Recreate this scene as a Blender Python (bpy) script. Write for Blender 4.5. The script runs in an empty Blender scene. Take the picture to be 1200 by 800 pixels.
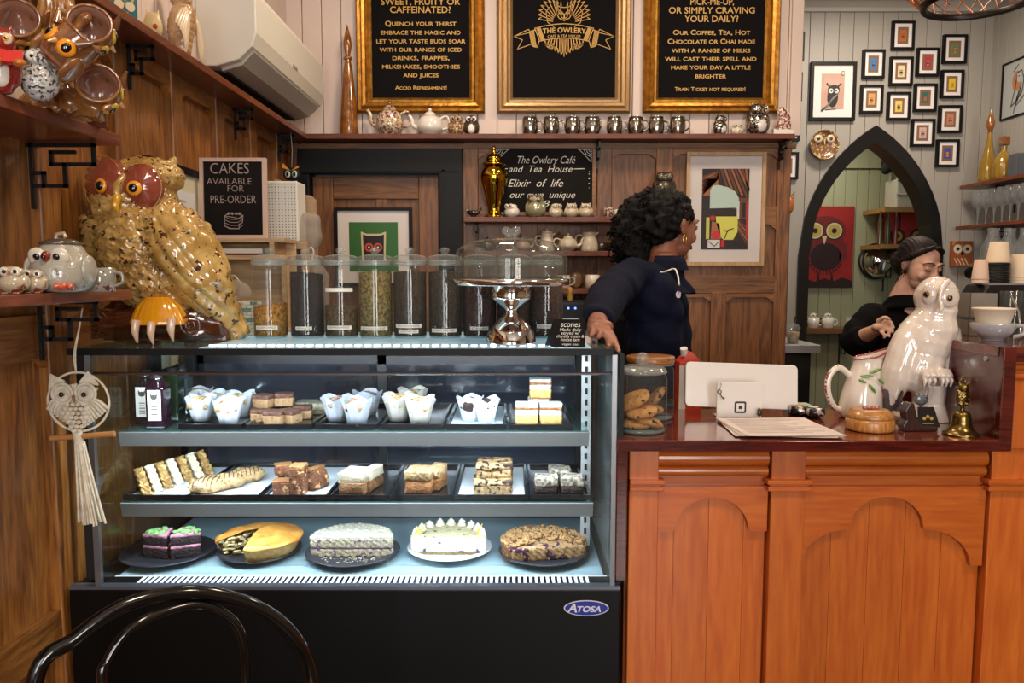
import bpy, bmesh, math, random
import numpy as np
from mathutils import Vector, Matrix, noise, Euler
PI = math.pi
random.seed(7)
SC = bpy.context.scene
COL = SC.collection

# ---------------------------------------------------------------- camera, world, lights, exposure
EYE = 1.42
PITCH = math.radians(5.08)
cam_d = bpy.data.cameras.new('camera'); cam_d.sensor_width = 36; cam_d.lens = 27; cam_d.clip_start = .05
cam = bpy.data.objects.new('camera', cam_d); COL.objects.link(cam)
cam.location = (0, 0, EYE); cam.rotation_euler = (PI/2-PITCH, 0, 0)
SC.camera = cam
SC.view_settings.view_transform = 'Standard'; SC.view_settings.look = 'None'
SC.view_settings.gamma = 1; SC.view_settings.exposure = 0.25
SC.view_settings.use_curve_mapping = False
SC.cycles.use_denoising = True
SC.cycles.max_bounces = 10; SC.cycles.transparent_max_bounces = 24
SC.cycles.caustics_reflective = False; SC.cycles.caustics_refractive = False
SC.cycles.sample_clamp_indirect = 6

world = bpy.data.worlds.new('world'); SC.world = world; world.use_nodes = True
world.node_tree.nodes['Background'].inputs[0].default_value = (.62, .70, .80, 1)
world.node_tree.nodes['Background'].inputs[1].default_value = 0.35

def area(name, loc, to, sx, sy, power, col, spread=180):
    d = bpy.data.lights.new(name, 'AREA'); d.shape = 'RECTANGLE'; d.size = sx; d.size_y = sy
    d.energy = power; d.color = col; d.spread = math.radians(spread)
    o = bpy.data.objects.new(name, d); COL.objects.link(o); o.location = loc
    o.rotation_euler = (Vector(to)-Vector(loc)).to_track_quat('-Z', 'Y').to_euler()
    return o
# shop-front windows behind the viewer (tall bays of daylight)
area('daylight_bay', (-.55, -3.25, 1.5), (-.1, 2, 1.2), .9, 1.9, 46, (.93, .97, 1))
area('daylight_bay', (1.15, -3.25, 1.5), (.8, 2, 1.0), .9, 1.9, 80, (1, .96, .91))
# warm ceiling lamps of the cafe and of the staff aisle
for lx, ly, pw in ((-.1, .5, 16), (1.5, .5, 17), (-.1, 2.5, 12), (.95, 2.45, 11)):
    area('ceiling_downlight', (lx, ly, 2.93), (lx, ly+.12, 0), .28, .28, pw, (1, .80, .60))
area('ceiling_downlight', (1.95, 3.8, 2.93), (1.95, 4.0, 0), .3, .3, 17, (1, .87, .72))
area('ceiling_downlight', (2.1, 5.2, 2.5), (2.1, 5.3, 0), .3, .3, 7, (1, .93, .75))

# ---------------------------------------------------------------- measuring: a pixel of the photo at a real depth
cp, sp_ = math.cos(PITCH), math.sin(PITCH)
def Z(v, Y):
    b = (400-v)/900
    return EYE + Y*(-sp_+b*cp)/(cp+b*sp_)
def X(u, v, Y):
    b = (400-v)/900
    return (u-600)/900*Y/(cp+b*sp_)
def P(u, v, Y): return Vector((X(u, v, Y), Y, Z(v, Y)))
def Yat(v, z):                                   # depth where the ray of row v meets height z
    b = (400-v)/900
    return (z-EYE)/((-sp_+b*cp)/(cp+b*sp_))

# ---------------------------------------------------------------- materials
MATS = {}
def lin(h):
    if not isinstance(h, str): return tuple(h)
    h = h.lstrip('#'); c = [int(h[i:i+2], 16)/255 for i in (0, 2, 4)]
    return tuple(x/12.92 if x <= .04045 else ((x+.055)/1.055)**2.4 for x in c)
def c4(h): return lin(h)+(1,)
def base_mat(name):
    m = bpy.data.materials.new(name); m.use_nodes = True
    nt = m.node_tree; return m, nt, nt.nodes['Principled BSDF']
def M(name, col='#808080', rough=.5, metal=0, coat=0, var=None, bump=None, emit=None, spots=None, spec=.5, sheen=0, sss=0):
    """var=(scale, other colour), spots=(scale, threshold, colour), bump=(scale, strength)"""
    if name in MATS: return MATS[name]
    m, nt, b = base_mat(name); N, L = nt.nodes, nt.links
    b.inputs['Base Color'].default_value = c4(col); b.inputs['Roughness'].default_value = rough
    b.inputs['Metallic'].default_value = metal; b.inputs['Coat Weight'].default_value = coat
    b.inputs['Coat Roughness'].default_value = .06; b.inputs['Specular IOR Level'].default_value = spec
    if sheen: b.inputs['Sheen Weight'].default_value = sheen
    if sss: b.inputs['Subsurface Weight'].default_value = sss; b.inputs['Subsurface Radius'].default_value = (.01, .004, .002)
    tc = N.new('ShaderNodeTexCoord'); last = None
    def nz(scale, detail=4):
        n = N.new('ShaderNodeTexNoise'); n.inputs['Scale'].default_value = scale; n.inputs['Detail'].default_value = detail
        L.new(tc.outputs['Object'], n.inputs['Vector']); return n.outputs['Fac']
    def mixc(fac, a, bcol, lo=.35, hi=.65):
        r = N.new('ShaderNodeMapRange'); r.inputs[1].default_value = lo; r.inputs[2].default_value = hi
        L.new(fac, r.inputs[0]); x = N.new('ShaderNodeMix'); x.data_type = 'RGBA'
        L.new(r.outputs[0], x.inputs[0])
        if isinstance(a, tuple): x.inputs[6].default_value = a
        else: L.new(a, x.inputs[6])
        x.inputs[7].default_value = bcol; return x.outputs[2]
    last = c4(col)
    if var: last = mixc(nz(var[0]), last, c4(var[1]))
    if spots: last = mixc(nz(spots[0], 2), last, c4(spots[2]), spots[1], spots[1]+.04)
    if not isinstance(last, tuple): L.new(last, b.inputs['Base Color'])
    if bump:
        bp = N.new('ShaderNodeBump'); bp.inputs['Strength'].default_value = bump[1]; bp.inputs['Distance'].default_value = .004
        L.new(nz(bump[0]), bp.inputs['Height']); L.new(bp.outputs[0], b.inputs['Normal'])
    if emit:
        b.inputs['Emission Color'].default_value = c4(emit[0]); b.inputs['Emission Strength'].default_value = emit[1]
    MATS[name] = m; return m
def wood(name, c1, c2, axis='z', scale=1, rough=.45, coat=0, fig=.5, rnd=.25):
    if name in MATS: return MATS[name]
    m, nt, b = base_mat(name); N, L = nt.nodes, nt.links
    tc = N.new('ShaderNodeTexCoord'); mp = N.new('ShaderNodeMapping'); oi = N.new('ShaderNodeObjectInfo')
    s = [9*scale]*3; s['xyz'.index(axis)] = .9*scale; mp.inputs['Scale'].default_value = s
    ad = N.new('ShaderNodeVectorMath'); ad.operation = 'ADD'
    ml = N.new('ShaderNodeMath'); ml.operation = 'MULTIPLY'; ml.inputs[1].default_value = 30
    L.new(oi.outputs['Random'], ml.inputs[0]); L.new(tc.outputs['Object'], ad.inputs[0]); L.new(ml.outputs[0], ad.inputs[1])
    L.new(ad.outputs[0], mp.inputs[0])
    n1 = N.new('ShaderNodeTexNoise'); n1.inputs['Scale'].default_value = 1.6; n1.inputs['Detail'].default_value = 5; n1.inputs['Distortion'].default_value = 1.2
    n2 = N.new('ShaderNodeTexNoise'); n2.inputs['Scale'].default_value = 16; n2.inputs['Detail'].default_value = 6
    L.new(mp.outputs[0], n1.inputs[0]); L.new(mp.outputs[0], n2.inputs[0])
    wv = N.new('ShaderNodeMath'); wv.operation = 'MULTIPLY_ADD'; wv.inputs[1].default_value = fig
    sn = N.new('ShaderNodeMath'); sn.operation = 'PINGPONG'; sn.inputs[1].default_value = .5
    m6 = N.new('ShaderNodeMath'); m6.operation = 'MULTIPLY'; m6.inputs[1].default_value = 5
    L.new(n1.outputs[0], m6.inputs[0]); L.new(m6.outputs[0], sn.inputs[0]); L.new(sn.outputs[0], wv.inputs[0])
    hf = N.new('ShaderNodeMath'); hf.operation = 'MULTIPLY'; hf.inputs[1].default_value = .85
    L.new(n2.outputs[0], hf.inputs[0]); L.new(hf.outputs[0], wv.inputs[2])
    r = N.new('ShaderNodeValToRGB'); r.color_ramp.elements[0].position = .3; r.color_ramp.elements[1].position = .78
    r.color_ramp.elements[0].color = c4(c1); r.color_ramp.elements[1].color = c4(c2)
    L.new(wv.outputs[0], r.inputs[0])
    hs = N.new('ShaderNodeHueSaturation'); mr = N.new('ShaderNodeMapRange')
    mr.inputs[3].default_value = 1-rnd; mr.inputs[4].default_value = 1+rnd*.6
    L.new(oi.outputs['Random'], mr.inputs[0]); L.new(mr.outputs[0], hs.inputs['Value']); L.new(r.outputs[0], hs.inputs['Color'])
    L.new(hs.outputs[0], b.inputs['Base Color'])
    b.inputs['Roughness'].default_value = rough; b.inputs['Coat Weight'].default_value = coat; b.inputs['Coat Roughness'].default_value = .12
    bp = N.new('ShaderNodeBump'); bp.inputs['Strength'].default_value = .12; bp.inputs['Distance'].default_value = .002
    L.new(n2.outputs[0], bp.inputs['Height']); L.new(bp.outputs[0], b.inputs['Normal'])
    MATS[name] = m; return m
def glass(name, tint='#f4f8f6', rough=.02, face=.08, edge=.75, edgecol='#dfe8e4', ior=1.5, haze=0):
    """thin-walled glass: clear straight on, brighter and more mirror-like at grazing angles"""
    if name in MATS: return MATS[name]
    m = bpy.data.materials.new(name); m.use_nodes = True; nt = m.node_tree; N, L = nt.nodes, nt.links
    N.remove(N['Principled BSDF']); out = N['Material Output']
    t = N.new('ShaderNodeBsdfTransparent'); t.inputs[0].default_value = c4(tint)
    g = N.new('ShaderNodeBsdfGlossy'); g.inputs['Roughness'].default_value = rough; g.inputs[0].default_value = c4(edgecol)
    fr = N.new('ShaderNodeFresnel'); fr.inputs[0].default_value = ior
    lw = N.new('ShaderNodeLayerWeight'); lw.inputs[0].default_value = .35
    cr = N.new('ShaderNodeMapRange'); cr.inputs[1].default_value = .6; cr.inputs[2].default_value = 1.0
    cr.inputs[3].default_value = haze; cr.inputs[4].default_value = edge*.45
    L.new(lw.outputs['Facing'], cr.inputs[0])
    df = N.new('ShaderNodeBsdfDiffuse'); df.inputs[0].default_value = c4(edgecol)
    mx1 = N.new('ShaderNodeMixShader'); L.new(cr.outputs[0], mx1.inputs[0]); L.new(t.outputs[0], mx1.inputs[1]); L.new(df.outputs[0], mx1.inputs[2])
    ge = N.new('ShaderNodeNewGeometry'); iv = N.new('ShaderNodeMath'); iv.operation = 'SUBTRACT'; iv.inputs[0].default_value = 1
    L.new(ge.outputs['Backfacing'], iv.inputs[1]); fm = N.new('ShaderNodeMath'); fm.operation = 'MULTIPLY'
    L.new(fr.outputs[0], fm.inputs[0]); L.new(iv.outputs[0], fm.inputs[1])
    mx = N.new('ShaderNodeMixShader'); L.new(fm.outputs[0], mx.inputs[0]); L.new(mx1.outputs[0], mx.inputs[1]); L.new(g.outputs[0], mx.inputs[2])
    L.new(mx.outputs[0], out.inputs[0]); MATS[name] = m; return m

# ---------------------------------------------------------------- geometry
class MB:
    def __init__(s): s.v = []; s.f = []; s.mi = []; s.sm = []
    def add(s, vs, fs, mi=0, sm=False):
        k = len(s.v); s.v += [Vector(p) for p in vs]
        for f in fs: s.f.append([i+k for i in f]); s.mi.append(mi); s.sm.append(sm)
        return s
    def box(s, x0, x1, y0, y1, z0, z1, mi=0, rot=None, c=None):
        vs = [Vector((x, y, z)) for x in (x0, x1) for y in (y0, y1) for z in (z0, z1)]
        if rot is not None:
            c = Vector(c) if c else Vector(((x0+x1)/2, (y0+y1)/2, (z0+z1)/2))
            vs = [rot @ (p-c) + c for p in vs]
        return s.add(vs, [(0, 1, 3, 2), (4, 6, 7, 5), (0, 4, 5, 1), (2, 3, 7, 6), (0, 2, 6, 4), (1, 5, 7, 3)], mi)
    def cbox(s, c, d, mi=0, rot=None):
        return s.box(c[0]-d[0]/2, c[0]+d[0]/2, c[1]-d[1]/2, c[1]+d[1]/2, c[2]-d[2]/2, c[2]+d[2]/2, mi, rot, c)
    def lathe(s, prof, c=(0, 0, 0), n=28, mi=0, a0=0, a1=2*PI, sx=1, sy=1, M4=None, sm=True, caps=True):
        full = abs(a1-a0-2*PI) < 1e-6; m = n if full else n+1; vs = []
        for i in range(m):
            a = a0+(a1-a0)*i/n
            for r, z in prof: vs.append(Vector((r*math.cos(a)*sx, r*math.sin(a)*sy, z)))
        if M4 is not None: vs = [M4 @ p for p in vs]
        vs = [p+Vector(c) for p in vs]; k = len(prof); fs = []
        for i in range(n):
            j = (i+1) % m
            for q in range(k-1): fs.append((i*k+q, j*k+q, j*k+q+1, i*k+q+1))
        s.add(vs, fs, mi, sm)
        if full and caps:
            if prof[0][0] > 1e-5: s.add([vs[i*k] for i in range(n)], [list(range(n))[::-1]], mi)
            if prof[-1][0] > 1e-5: s.add([vs[i*k+k-1] for i in range(n)], [list(range(n))], mi)
        return s
    def cyl(s, p1, p2, r1, r2=None, n=14, mi=0, sm=True, cap=True):
        return s.tube([p1, p2], [r1, r1 if r2 is None else r2], n, mi, sm, cap)
    def tube(s, pts, r, n=8, mi=0, sm=True, cap=True, closed=False):
        pts = [Vector(p) for p in pts]; k = len(pts)
        if not hasattr(r, '__len__'): r = [r]*k
        up = None; vs = []
        for i, p in enumerate(pts):
            if closed: t = pts[(i+1) % k]-pts[i-1]
            else: t = pts[min(i+1, k-1)]-pts[max(i-1, 0)]
            if t.length < 1e-9: t = Vector((0, 0, 1))
            t.normalize()
            if up is None: up = Vector((0, 0, 1)) if abs(t.z) < .9 else Vector((0, 1, 0))
            a = t.cross(up)
            if a.length < 1e-5: a = t.cross(Vector((1, 0, 0)))
            a.normalize(); b = a.cross(t).normalized(); up = b
            for q in range(n):
                w = 2*PI*q/n; vs.append(p+(a*math.cos(w)+b*math.sin(w))*r[i])
        fs = []
        for i in range(k if closed else k-1):
            j = (i+1) % k
            for q in range(n): fs.append((i*n+q, i*n+(q+1) % n, j*n+(q+1) % n, j*n+q))
        s.add(vs, fs, mi, sm)
        if cap and not closed:
            s.add([vs[q] for q in range(n)], [list(range(n))[::-1]], mi); s.add([vs[(k-1)*n+q] for q in range(n)], [list(range(n))], mi)
        return s
    def sup(s, c, r, e=1.0, amp=0, freq=20, n=16, mi=0, rot=None, seed=0, sm=True):
        """superellipsoid: e=1 ellipsoid, e=.3 soft box; amp = surface noise"""
        f = lambda w, q: math.copysign(abs(w)**q, w); vs = []; m = 2*n
        for i in range(n+1):
            ph = -PI/2+PI*i/n
            for j in range(m):
                th = 2*PI*j/m
                p = Vector((f(math.cos(ph), e)*f(math.cos(th), e), f(math.cos(ph), e)*f(math.sin(th), e), f(math.sin(ph), e)))
                q = Vector((p.x*r[0], p.y*r[1], p.z*r[2]))
                if amp: q += q.normalized()*amp*noise.noise(q*freq+Vector((seed*7.1, seed*3.3, 0)))*2
                if rot is not None: q = rot @ q
                vs.append(q+Vector(c))
        fs = [(i*m+j, i*m+(j+1) % m, (i+1)*m+(j+1) % m, (i+1)*m+j) for i in range(n) for j in range(m)]
        return s.add(vs, fs, mi, sm)
    def ell(s, c, r, rot=None, n=8, mi=0): return s.sup(c, r, 1, 0, 0, n, mi, rot)
    def prism(s, poly, y0, y1, mi=0, plane='xz', sm=False):
        """polygon in a plane (listed counter-clockwise seen from -y) pushed from y0 to y1"""
        k = len(poly)
        mk = {'xz': lambda p, d: (p[0], d, p[1]), 'xy': lambda p, d: (p[0], p[1], d), 'yz': lambda p, d: (d, p[0], p[1])}[plane]
        vs = [mk(p, y0) for p in poly]+[mk(p, y1) for p in poly]
        s.add(vs, [list(range(k)), list(range(2*k-1, k-1, -1))], mi)
        return s.add(vs, [(i, i+k, (i+1) % k+k, (i+1) % k) for i in range(k)], mi, sm)
    def disc(s, cx, y, cz, rx, rz=None, mi=0, n=20, th=.0006, a0=0, a1=2*PI):
        rz = rx if rz is None else rz
        po = [(cx+rx*math.cos(a0+(a1-a0)*i/n), cz+rz*math.sin(a0+(a1-a0)*i/n)) for i in range(n)]
        return s.prism(po, y-th, y, mi)
    def rect(s, x0, x1, z0, z1, y, mi=0, th=.0006): return s.box(x0, x1, y-th, y, z0, z1, mi)
    def line(s, pts, y, w, mi=0):
        """flat painted stroke in the xz plane"""
        for (a, b), (c, d) in zip(pts, pts[1:]):
            dx, dz = c-a, d-b; l = math.hypot(dx, dz) or 1; nx, nz_ = -dz/l*w/2, dx/l*w/2; ex, ez = dx/l*w/3, dz/l*w/3
            s.prism([(a-ex-nx, b-ez-nz_), (c+ex-nx, d+ez-nz_), (c+ex+nx, d+ez+nz_), (a-ex+nx, b-ez+nz_)], y-.0006, y, mi)
        return s
    def text(s, body, size, cx, cz, y=0, mi=0, caps=False, shear=0, sx=1, off=0, al='CENTER', fn=None, rot=None, ext=0, fit=None):
        cu = bpy.data.curves.new('t', 'FONT'); cu.body = body; cu.size = size; cu.align_x = al; cu.align_y = 'CENTER'
        cu.shear = shear; cu.offset = off; cu.resolution_u = 3; cu.small_caps_scale = .8; cu.extrude = ext
        if caps:
            for ch in cu.body_format: ch.use_small_caps = True
        o = bpy.data.objects.new('t', cu); COL.objects.link(o)
        me = bpy.data.meshes.new_from_object(o)
        vs = []
        if fit and len(me.vertices):
            xs = [v.co.x for v in me.vertices]; sx = fit/(max(xs)-min(xs))
        for v in me.vertices:
            x, z, d = v.co.x*sx, v.co.y, v.co.z
            if rot: x, z = x*math.cos(rot)-z*math.sin(rot), x*math.sin(rot)+z*math.cos(rot)
            x += cx; z += cz
            if fn: x, z = fn(x, z)
            vs.append((x, y-d, z))
        s.add(vs, [tuple(p.vertices) for p in me.polygons], mi)
        bpy.data.objects.remove(o); bpy.data.curves.remove(cu); bpy.data.meshes.remove(me); return s
    def xf(s, M4):
        s.v = [M4 @ p for p in s.v]; return s
    def build(s, name, mats, parent=None, bevel=0, loc=None, seg=2):
        me = bpy.data.meshes.new(name); me.from_pydata([tuple(p) for p in s.v], [], s.f)
        if not isinstance(mats, (list, tuple)): mats = [mats]
        for m in mats: me.materials.append(m)
        me.polygons.foreach_set('material_index', s.mi); me.polygons.foreach_set('use_smooth', s.sm)
        bm = bmesh.new(); bm.from_mesh(me)
        if bevel:
            bmesh.ops.remove_doubles(bm, verts=bm.verts, dist=1e-6)
            ed = [e for e in bm.edges if len(e.link_faces) == 2 and e.calc_face_angle(0) > .6]
            bmesh.ops.bevel(bm, geom=ed, offset=bevel, segments=seg, affect='EDGES', profile=.5, clamp_overlap=True)
            for f in bm.faces: f.smooth = False
        bmesh.ops.recalc_face_normals(bm, faces=bm.faces); bm.to_mesh(me); bm.free()
        return link(name, me, parent, loc)
def link(name, me, parent=None, loc=None):
    o = bpy.data.objects.new(name, me); COL.objects.link(o)
    if parent is not None: o.parent = parent
    if loc is not None: o.location = loc
    return o
def RX(a): return Matrix.Rotation(a, 3, 'X')
def RY(a): return Matrix.Rotation(a, 3, 'Y')
def RZ(a): return Matrix.Rotation(a, 3, 'Z')
def T4(loc=(0, 0, 0), rot=None, s=1):
    m = Matrix.Translation(loc)
    if rot is not None: m = m @ rot.to_4x4()
    return m @ Matrix.Scale(s, 4)
def organic(name, mb, mats, parent=None, voxel=.004, smooth=4, disp=None, paint=None):
    """fuse the overlapping solids of mb into ONE continuous skin"""
    me = bpy.data.meshes.new('tmp'); me.from_pydata([tuple(p) for p in mb.v], [], mb.f)
    o = bpy.data.objects.new('tmp', me); COL.objects.link(o)
    r = o.modifiers.new('r', 'REMESH'); r.mode = 'VOXEL'; r.voxel_size = voxel; r.use_smooth_shade = True
    if smooth: q = o.modifiers.new('s', 'SMOOTH'); q.factor = .5; q.iterations = smooth
    dg = bpy.context.evaluated_depsgraph_get(); dg.update()
    m2 = bpy.data.meshes.new_from_object(o.evaluated_get(dg)); m2.name = name
    bpy.data.objects.remove(o); bpy.data.meshes.remove(me)
    if disp:
        nv = len(m2.vertices); co = np.empty(nv*3); no = np.empty(nv*3)
        m2.vertices.foreach_get('co', co); m2.vertices.foreach_get('normal', no)
        co = co.reshape(-1, 3); no = no.reshape(-1, 3); co = co+no*disp(co, no)[:, None]
        m2.vertices.foreach_set('co', co.ravel())
    if not isinstance(mats, (list, tuple)): mats = [mats]
    m2.materials.clear()
    for m in mats: m2.materials.append(m)
    if paint:
        nf = len(m2.polygons); c = np.empty(nf*3); m2.polygons.foreach_get('center', c); c = c.reshape(-1, 3)
        m2.polygons.foreach_set('material_index', paint(c).astype(int))
    m2.polygons.foreach_set('use_smooth', [True]*len(m2.polygons)); m2.update()
    return link(name, m2, parent)
def scallop(a, z, w, h):
    row = np.floor(z/h); fz = z/h; x = a/w+.5*(row % 2); fx = x-np.floor(x)-.5
    return 1-((fz+.55*(1-(2*fx)**2)) % 1.0)
def thing(name, label, cat, loc=(0, 0, 0), group=None, rz=0):
    o = bpy.data.objects.new(name, None); COL.objects.link(o); o.empty_display_size = .05
    o.location = loc; o.rotation_euler = (0, 0, rz); o['label'] = label; o['category'] = cat
    if group: o['group'] = group
    return o
def struct(o, label=None):
    o['kind'] = 'structure'
    if label: o['label'] = label
    return o
def dup(root, loc, label, rz=None, scale=None, mats=None):
    r = root.copy(); COL.objects.link(r); r.location = loc; r['label'] = label
    if rz is not None: r.rotation_euler = (0, 0, rz)
    if scale is not None: r.scale = (scale,)*3
    for ch in list(root.children):
        c = ch.copy(); COL.objects.link(c); c.parent = r
        for g in list(ch.children):
            d = g.copy(); COL.objects.link(d); d.parent = c
    return r
def pieces(name, items, mats, parent):
    """many alike pieces, each an object; items = list of MB"""
    return [mb.build(name, mats, parent) for mb in items]
# ================================================================ SETTING
oak = wood('oak_panel', '#5e3413', '#a0682e', 'z', 1.0, .42, .25)
oak_h = wood('oak_rail', '#6a3c17', '#a86f33', 'y', 1.0, .42, .25)
oak_hx = wood('oak_rail_back', '#603a1e', '#946236', 'x', 1.0, .5, .05)
oak_b = wood('oak_back', '#55331a', '#8c5a32', 'z', 1.0, .5, .05, fig=.8)
shelf_w = wood('shelf_mahogany', '#4f2415', '#7d3f24', 'x', 1.2, .5, .05)
shelf_wy = wood('shelf_mahogany_side', '#5a2a17', '#84452a', 'y', 1.2, .38, .3)
cream = M('cream_paint', '#d8c6bc', .6)
greyp = M('grey_green_paint', '#a19b92', .5)
greenp = M('alcove_green_paint', '#a3a384', .5)
black = M('black_paint', '#080707', .5, spec=.25)
blackmat = M('black_matt', '#0d0c0c', .7)
iron = M('black_iron', '#0a0909', .4, .3)
WX = -.965; BY = 3.45; GY = 4.6; GX = 2.8; RAILZ = Z(157, 3.33)

def rail_yz(y0, y1, z0, z1, n=5, r=.016, d=.024):
    po = [(y0, z1), (y0, z0-d)]
    for i in range(n+1):
        a = i/n*PI/2; po.append((y0+r*1.6*math.sin(a), z0-d*(1-math.sin(a))+0*a))
    for i in range(n, -1, -1):
        a = i/n*PI/2; po.append((y1-r*1.6*math.sin(a), z0-d*(1-math.sin(a))))
    po += [(y1, z1)]
    return po

# floor, ceiling
o = struct(MB().box(-1.2, 3.4, -3.2, 6.2, -.1, 0).build('floor', wood('floor_boards', '#3b2416', '#5d3a22', 'y', .7, .4, .2)))
o = struct(MB().box(-1.2, 3.4, -3.2, 6.2, 3.0, 3.1).build('ceiling', M('ceiling_white', '#e8dccd', .6)))
# wall behind the viewer with its two tall windows; side wall of the cafe
w = MB(); 
for x0, x1 in ((-1.2, -1.02), (-.08, .68), (1.62, 3.4)): w.box(x0, x1, -3.12, -3.0, 0, 3)
for x0, x1 in ((-1.02, -.08), (.68, 1.62)): w.box(x0, x1, -3.12, -3, 0, .5); w.box(x0, x1, -3.12, -3, 2.5, 3)
struct(w.build('wall_front', M('warm_plaster', '#a08a74', .7)))
for i, (x0, x1) in enumerate(((-1.02, -.08), (.68, 1.62))):
    w = MB(); xm = (x0+x1)/2
    w.box(x0, x1, -3.08, -3.03, 1.75, 1.8); w.box(xm-.02, xm+.02, -3.08, -3.03, .5, 2.5)
    for a, b in ((x0, x0+.05), (x1-.05, x1)): w.box(a, b, -3.09, -3.02, .5, 2.5)
    struct(w.build('window_%d' % (i+1), M('window_white', '#ddd6cc', .5)))
struct(MB().box(3.3, 3.4, -3.2, 2.2, 0, 3).build('wall_cafe_side', M('warm_plaster')))

# left wall: backing, oak stiles, rails and panels, painted boards above the long shelf
wl = struct(MB().box(WX-.12, WX-.03, -3.1, BY+.02, 0, 3.0).build('wall_left', oak))
sty = [.62, .96, 1.30, 1.63, 1.95, 2.27, 2.60, 2.93, 3.25]; sw = .036
for y in sty: MB().box(WX-.035, WX, y-sw, y+sw, 0, 2.03).build('stile', oak, wl, .004)
MB().box(WX-.035, WX, -3.1, .59, 0, 2.03).build('panel', oak, wl)
for y0, y1 in zip(sty, sty[1:]+[BY+.02]):
    y0 += sw; y1 -= sw if y1 < BY else 0
    for zb, zt in ((1.945, 2.03), (1.245, 1.335), (.62, .70), (0, .12)):
        MB().prism(rail_yz(y0-.002, y1+.002, zb, zt), WX-.034, WX-.004, 0, 'yz').build('rail', oak_h, wl)
    for zb, zt in ((1.33, 1.95), (.70, 1.25), (.12, .62)):
        MB().box(WX-.05, WX-.024, y0-.01, y1+.01, zb, zt).build('panel', oak, wl)
y = -.2
while y < BY-.02:
    MB().box(WX-.03, WX-.012, y+.0015, min(y+.0835, BY), 2.04, 3.0).build('board', cream, wl, .002); y += .085

# back wall of the staff aisle: door opening, oak joinery below, cream boards above
xr = X(921, 300, BY); xd0, xd1 = X(353, 300, BY), X(543, 300, BY); zd = Z(174, BY)
wb = MB().box(xd1, xr, BY+.01, BY+.12, 0, 3.0); wb.box(WX-.03, xd1, BY+.01, BY+.12, zd, 3.0)
wb.box(WX-.03, xd0, BY+.01, BY+.12, 0, 3.0)
wb = struct(wb.build('wall_back', oak_b))
MB().box(WX-.01, xd0, BY-.022, BY+.012, 0, Z(157, BY)).build('stile', oak_b, wb, .004)
def stile(u0, u1, z0, z1, nm='stile'): MB().box(X(u0, 250, BY), X(u1, 250, BY), BY-.022, BY+.012, z0, z1).build(nm, oak_b, wb, .004)
def rail(u0, u1, v0, v1, shape=True):
    x0, x1, z1, z0 = X(u0, 250, BY), X(u1, 250, BY), Z(v0, BY), Z(v1, BY)
    po = rail_yz(x0, x1, z0, z1, r=.02, d=.022) if shape else [(x0, z1), (x0, z0), (x1, z0), (x1, z1)]
    MB().prism(po, BY-.018, BY+.01).build('rail', oak_hx, wb)
def panel(u0, u1, z0, z1): MB().box(X(u0-2, 250, BY), X(u1+2, 250, BY), BY-.003, BY+.012, z0, z1).build('panel', oak_b, wb)
ztop, zmid0, zmid1 = RAILZ, Z(344, BY), Z(323, BY)
for u0, u1 in ((543, 561), (699, 716), (908, 921)): stile(u0, u1, 0, ztop)
for u0, u1 in ((610, 630), (767, 787)): stile(u0, u1, zmid1-.01, ztop)
for u0, u1 in ((674, 682), (834, 852)): stile(u0, u1, 0, zmid0+.01)
ss = [561, 610, 630, 699, 716, 767, 787, 908]
for u0, u1 in zip(ss[::2], ss[1::2]):
    rail(u0, u1, 160, 181); panel(u0, u1, zmid0, ztop)
    rail(u0, u1, 242, 263)
MB().box(xd1, xr, BY-.02, BY+.01, zmid0, zmid1).build('rail', oak_hx, wb, .004)
for u0, u1 in ((561, 674), (682, 699), (716, 834), (852, 908)):
    panel(u0, u1, 0, zmid0); rail(u0, u1, 342, 348); 
x = WX-.03
while x < X(934, 100, BY)-.01:
    MB().box(x+.0015, min(x+.083, X(934, 100, BY)), BY-.012, BY+.012, RAILZ, 3.0).build('board', cream, wb, .002); x += .0845
struct(MB().box(X(925, 60, BY), X(938, 60, BY), BY-.03, BY+.13, RAILZ+.01, 3.0).build('trim_1', cream, None, .003), 'cream corner trim beside the right menu sign')
struct(MB().box(xr-.03, xr+.002, BY-.026, BY+.13, 0, RAILZ).build('trim_2', oak_b, None, .004), 'oak end post closing the panelled back wall')
MB().box(xd0-.2, xr+.02, BY-.03, BY+.01, ztop-.045, ztop-.028).build('rail', oak_hx, wb)
# the door: black surround, panelled leaf
do = struct(MB().box(X(366, 250, BY), X(514, 250, BY), BY+.03, BY+.07, 0, Z(206, BY)).build('door_1', oak_b), 'panelled oak door in a black surround')
xa, xb_ = X(366, 250, BY), X(514, 250, BY); zt = Z(206, BY)
for a, b in ((xa, xa+.09), (xb_-.09, xb_)): MB().box(a, b, BY+.015, BY+.04, 0, zt).build('stile', oak_b, do, .004)
for a, b in ((zt-.1, zt), (.9, 1.02), (0, .2)): MB().box(xa+.09, xb_-.09, BY+.015, BY+.038, a, b).build('rail', oak_hx, do, .004)
MB().box(xa+.28, xa+.33, BY+.017, BY+.036, 1.02, zt-.1).build('mullion', oak_b, do, .004)
fr = MB(); fr.box(xd0, X(365, 250, BY), BY-.03, BY+.1, 0, Z(204, BY)); fr.box(X(515, 250, BY), xd1, BY-.03, BY+.1, 0, Z(204, BY))
fr.box(xd0, xd1, BY-.03, BY+.1, Z(204, BY), zd)
fr.build('door_frame', black, do, .004)
st = MB(); st.box(X(519, 250, BY), X(522, 250, BY), BY-.036, BY-.029, 0, zd-.03); st.box(xd0+.02, xd1-.02, BY-.036, BY-.029, Z(202, BY), Z(200, BY))
st.build('frame_bead', black, do)

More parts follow.
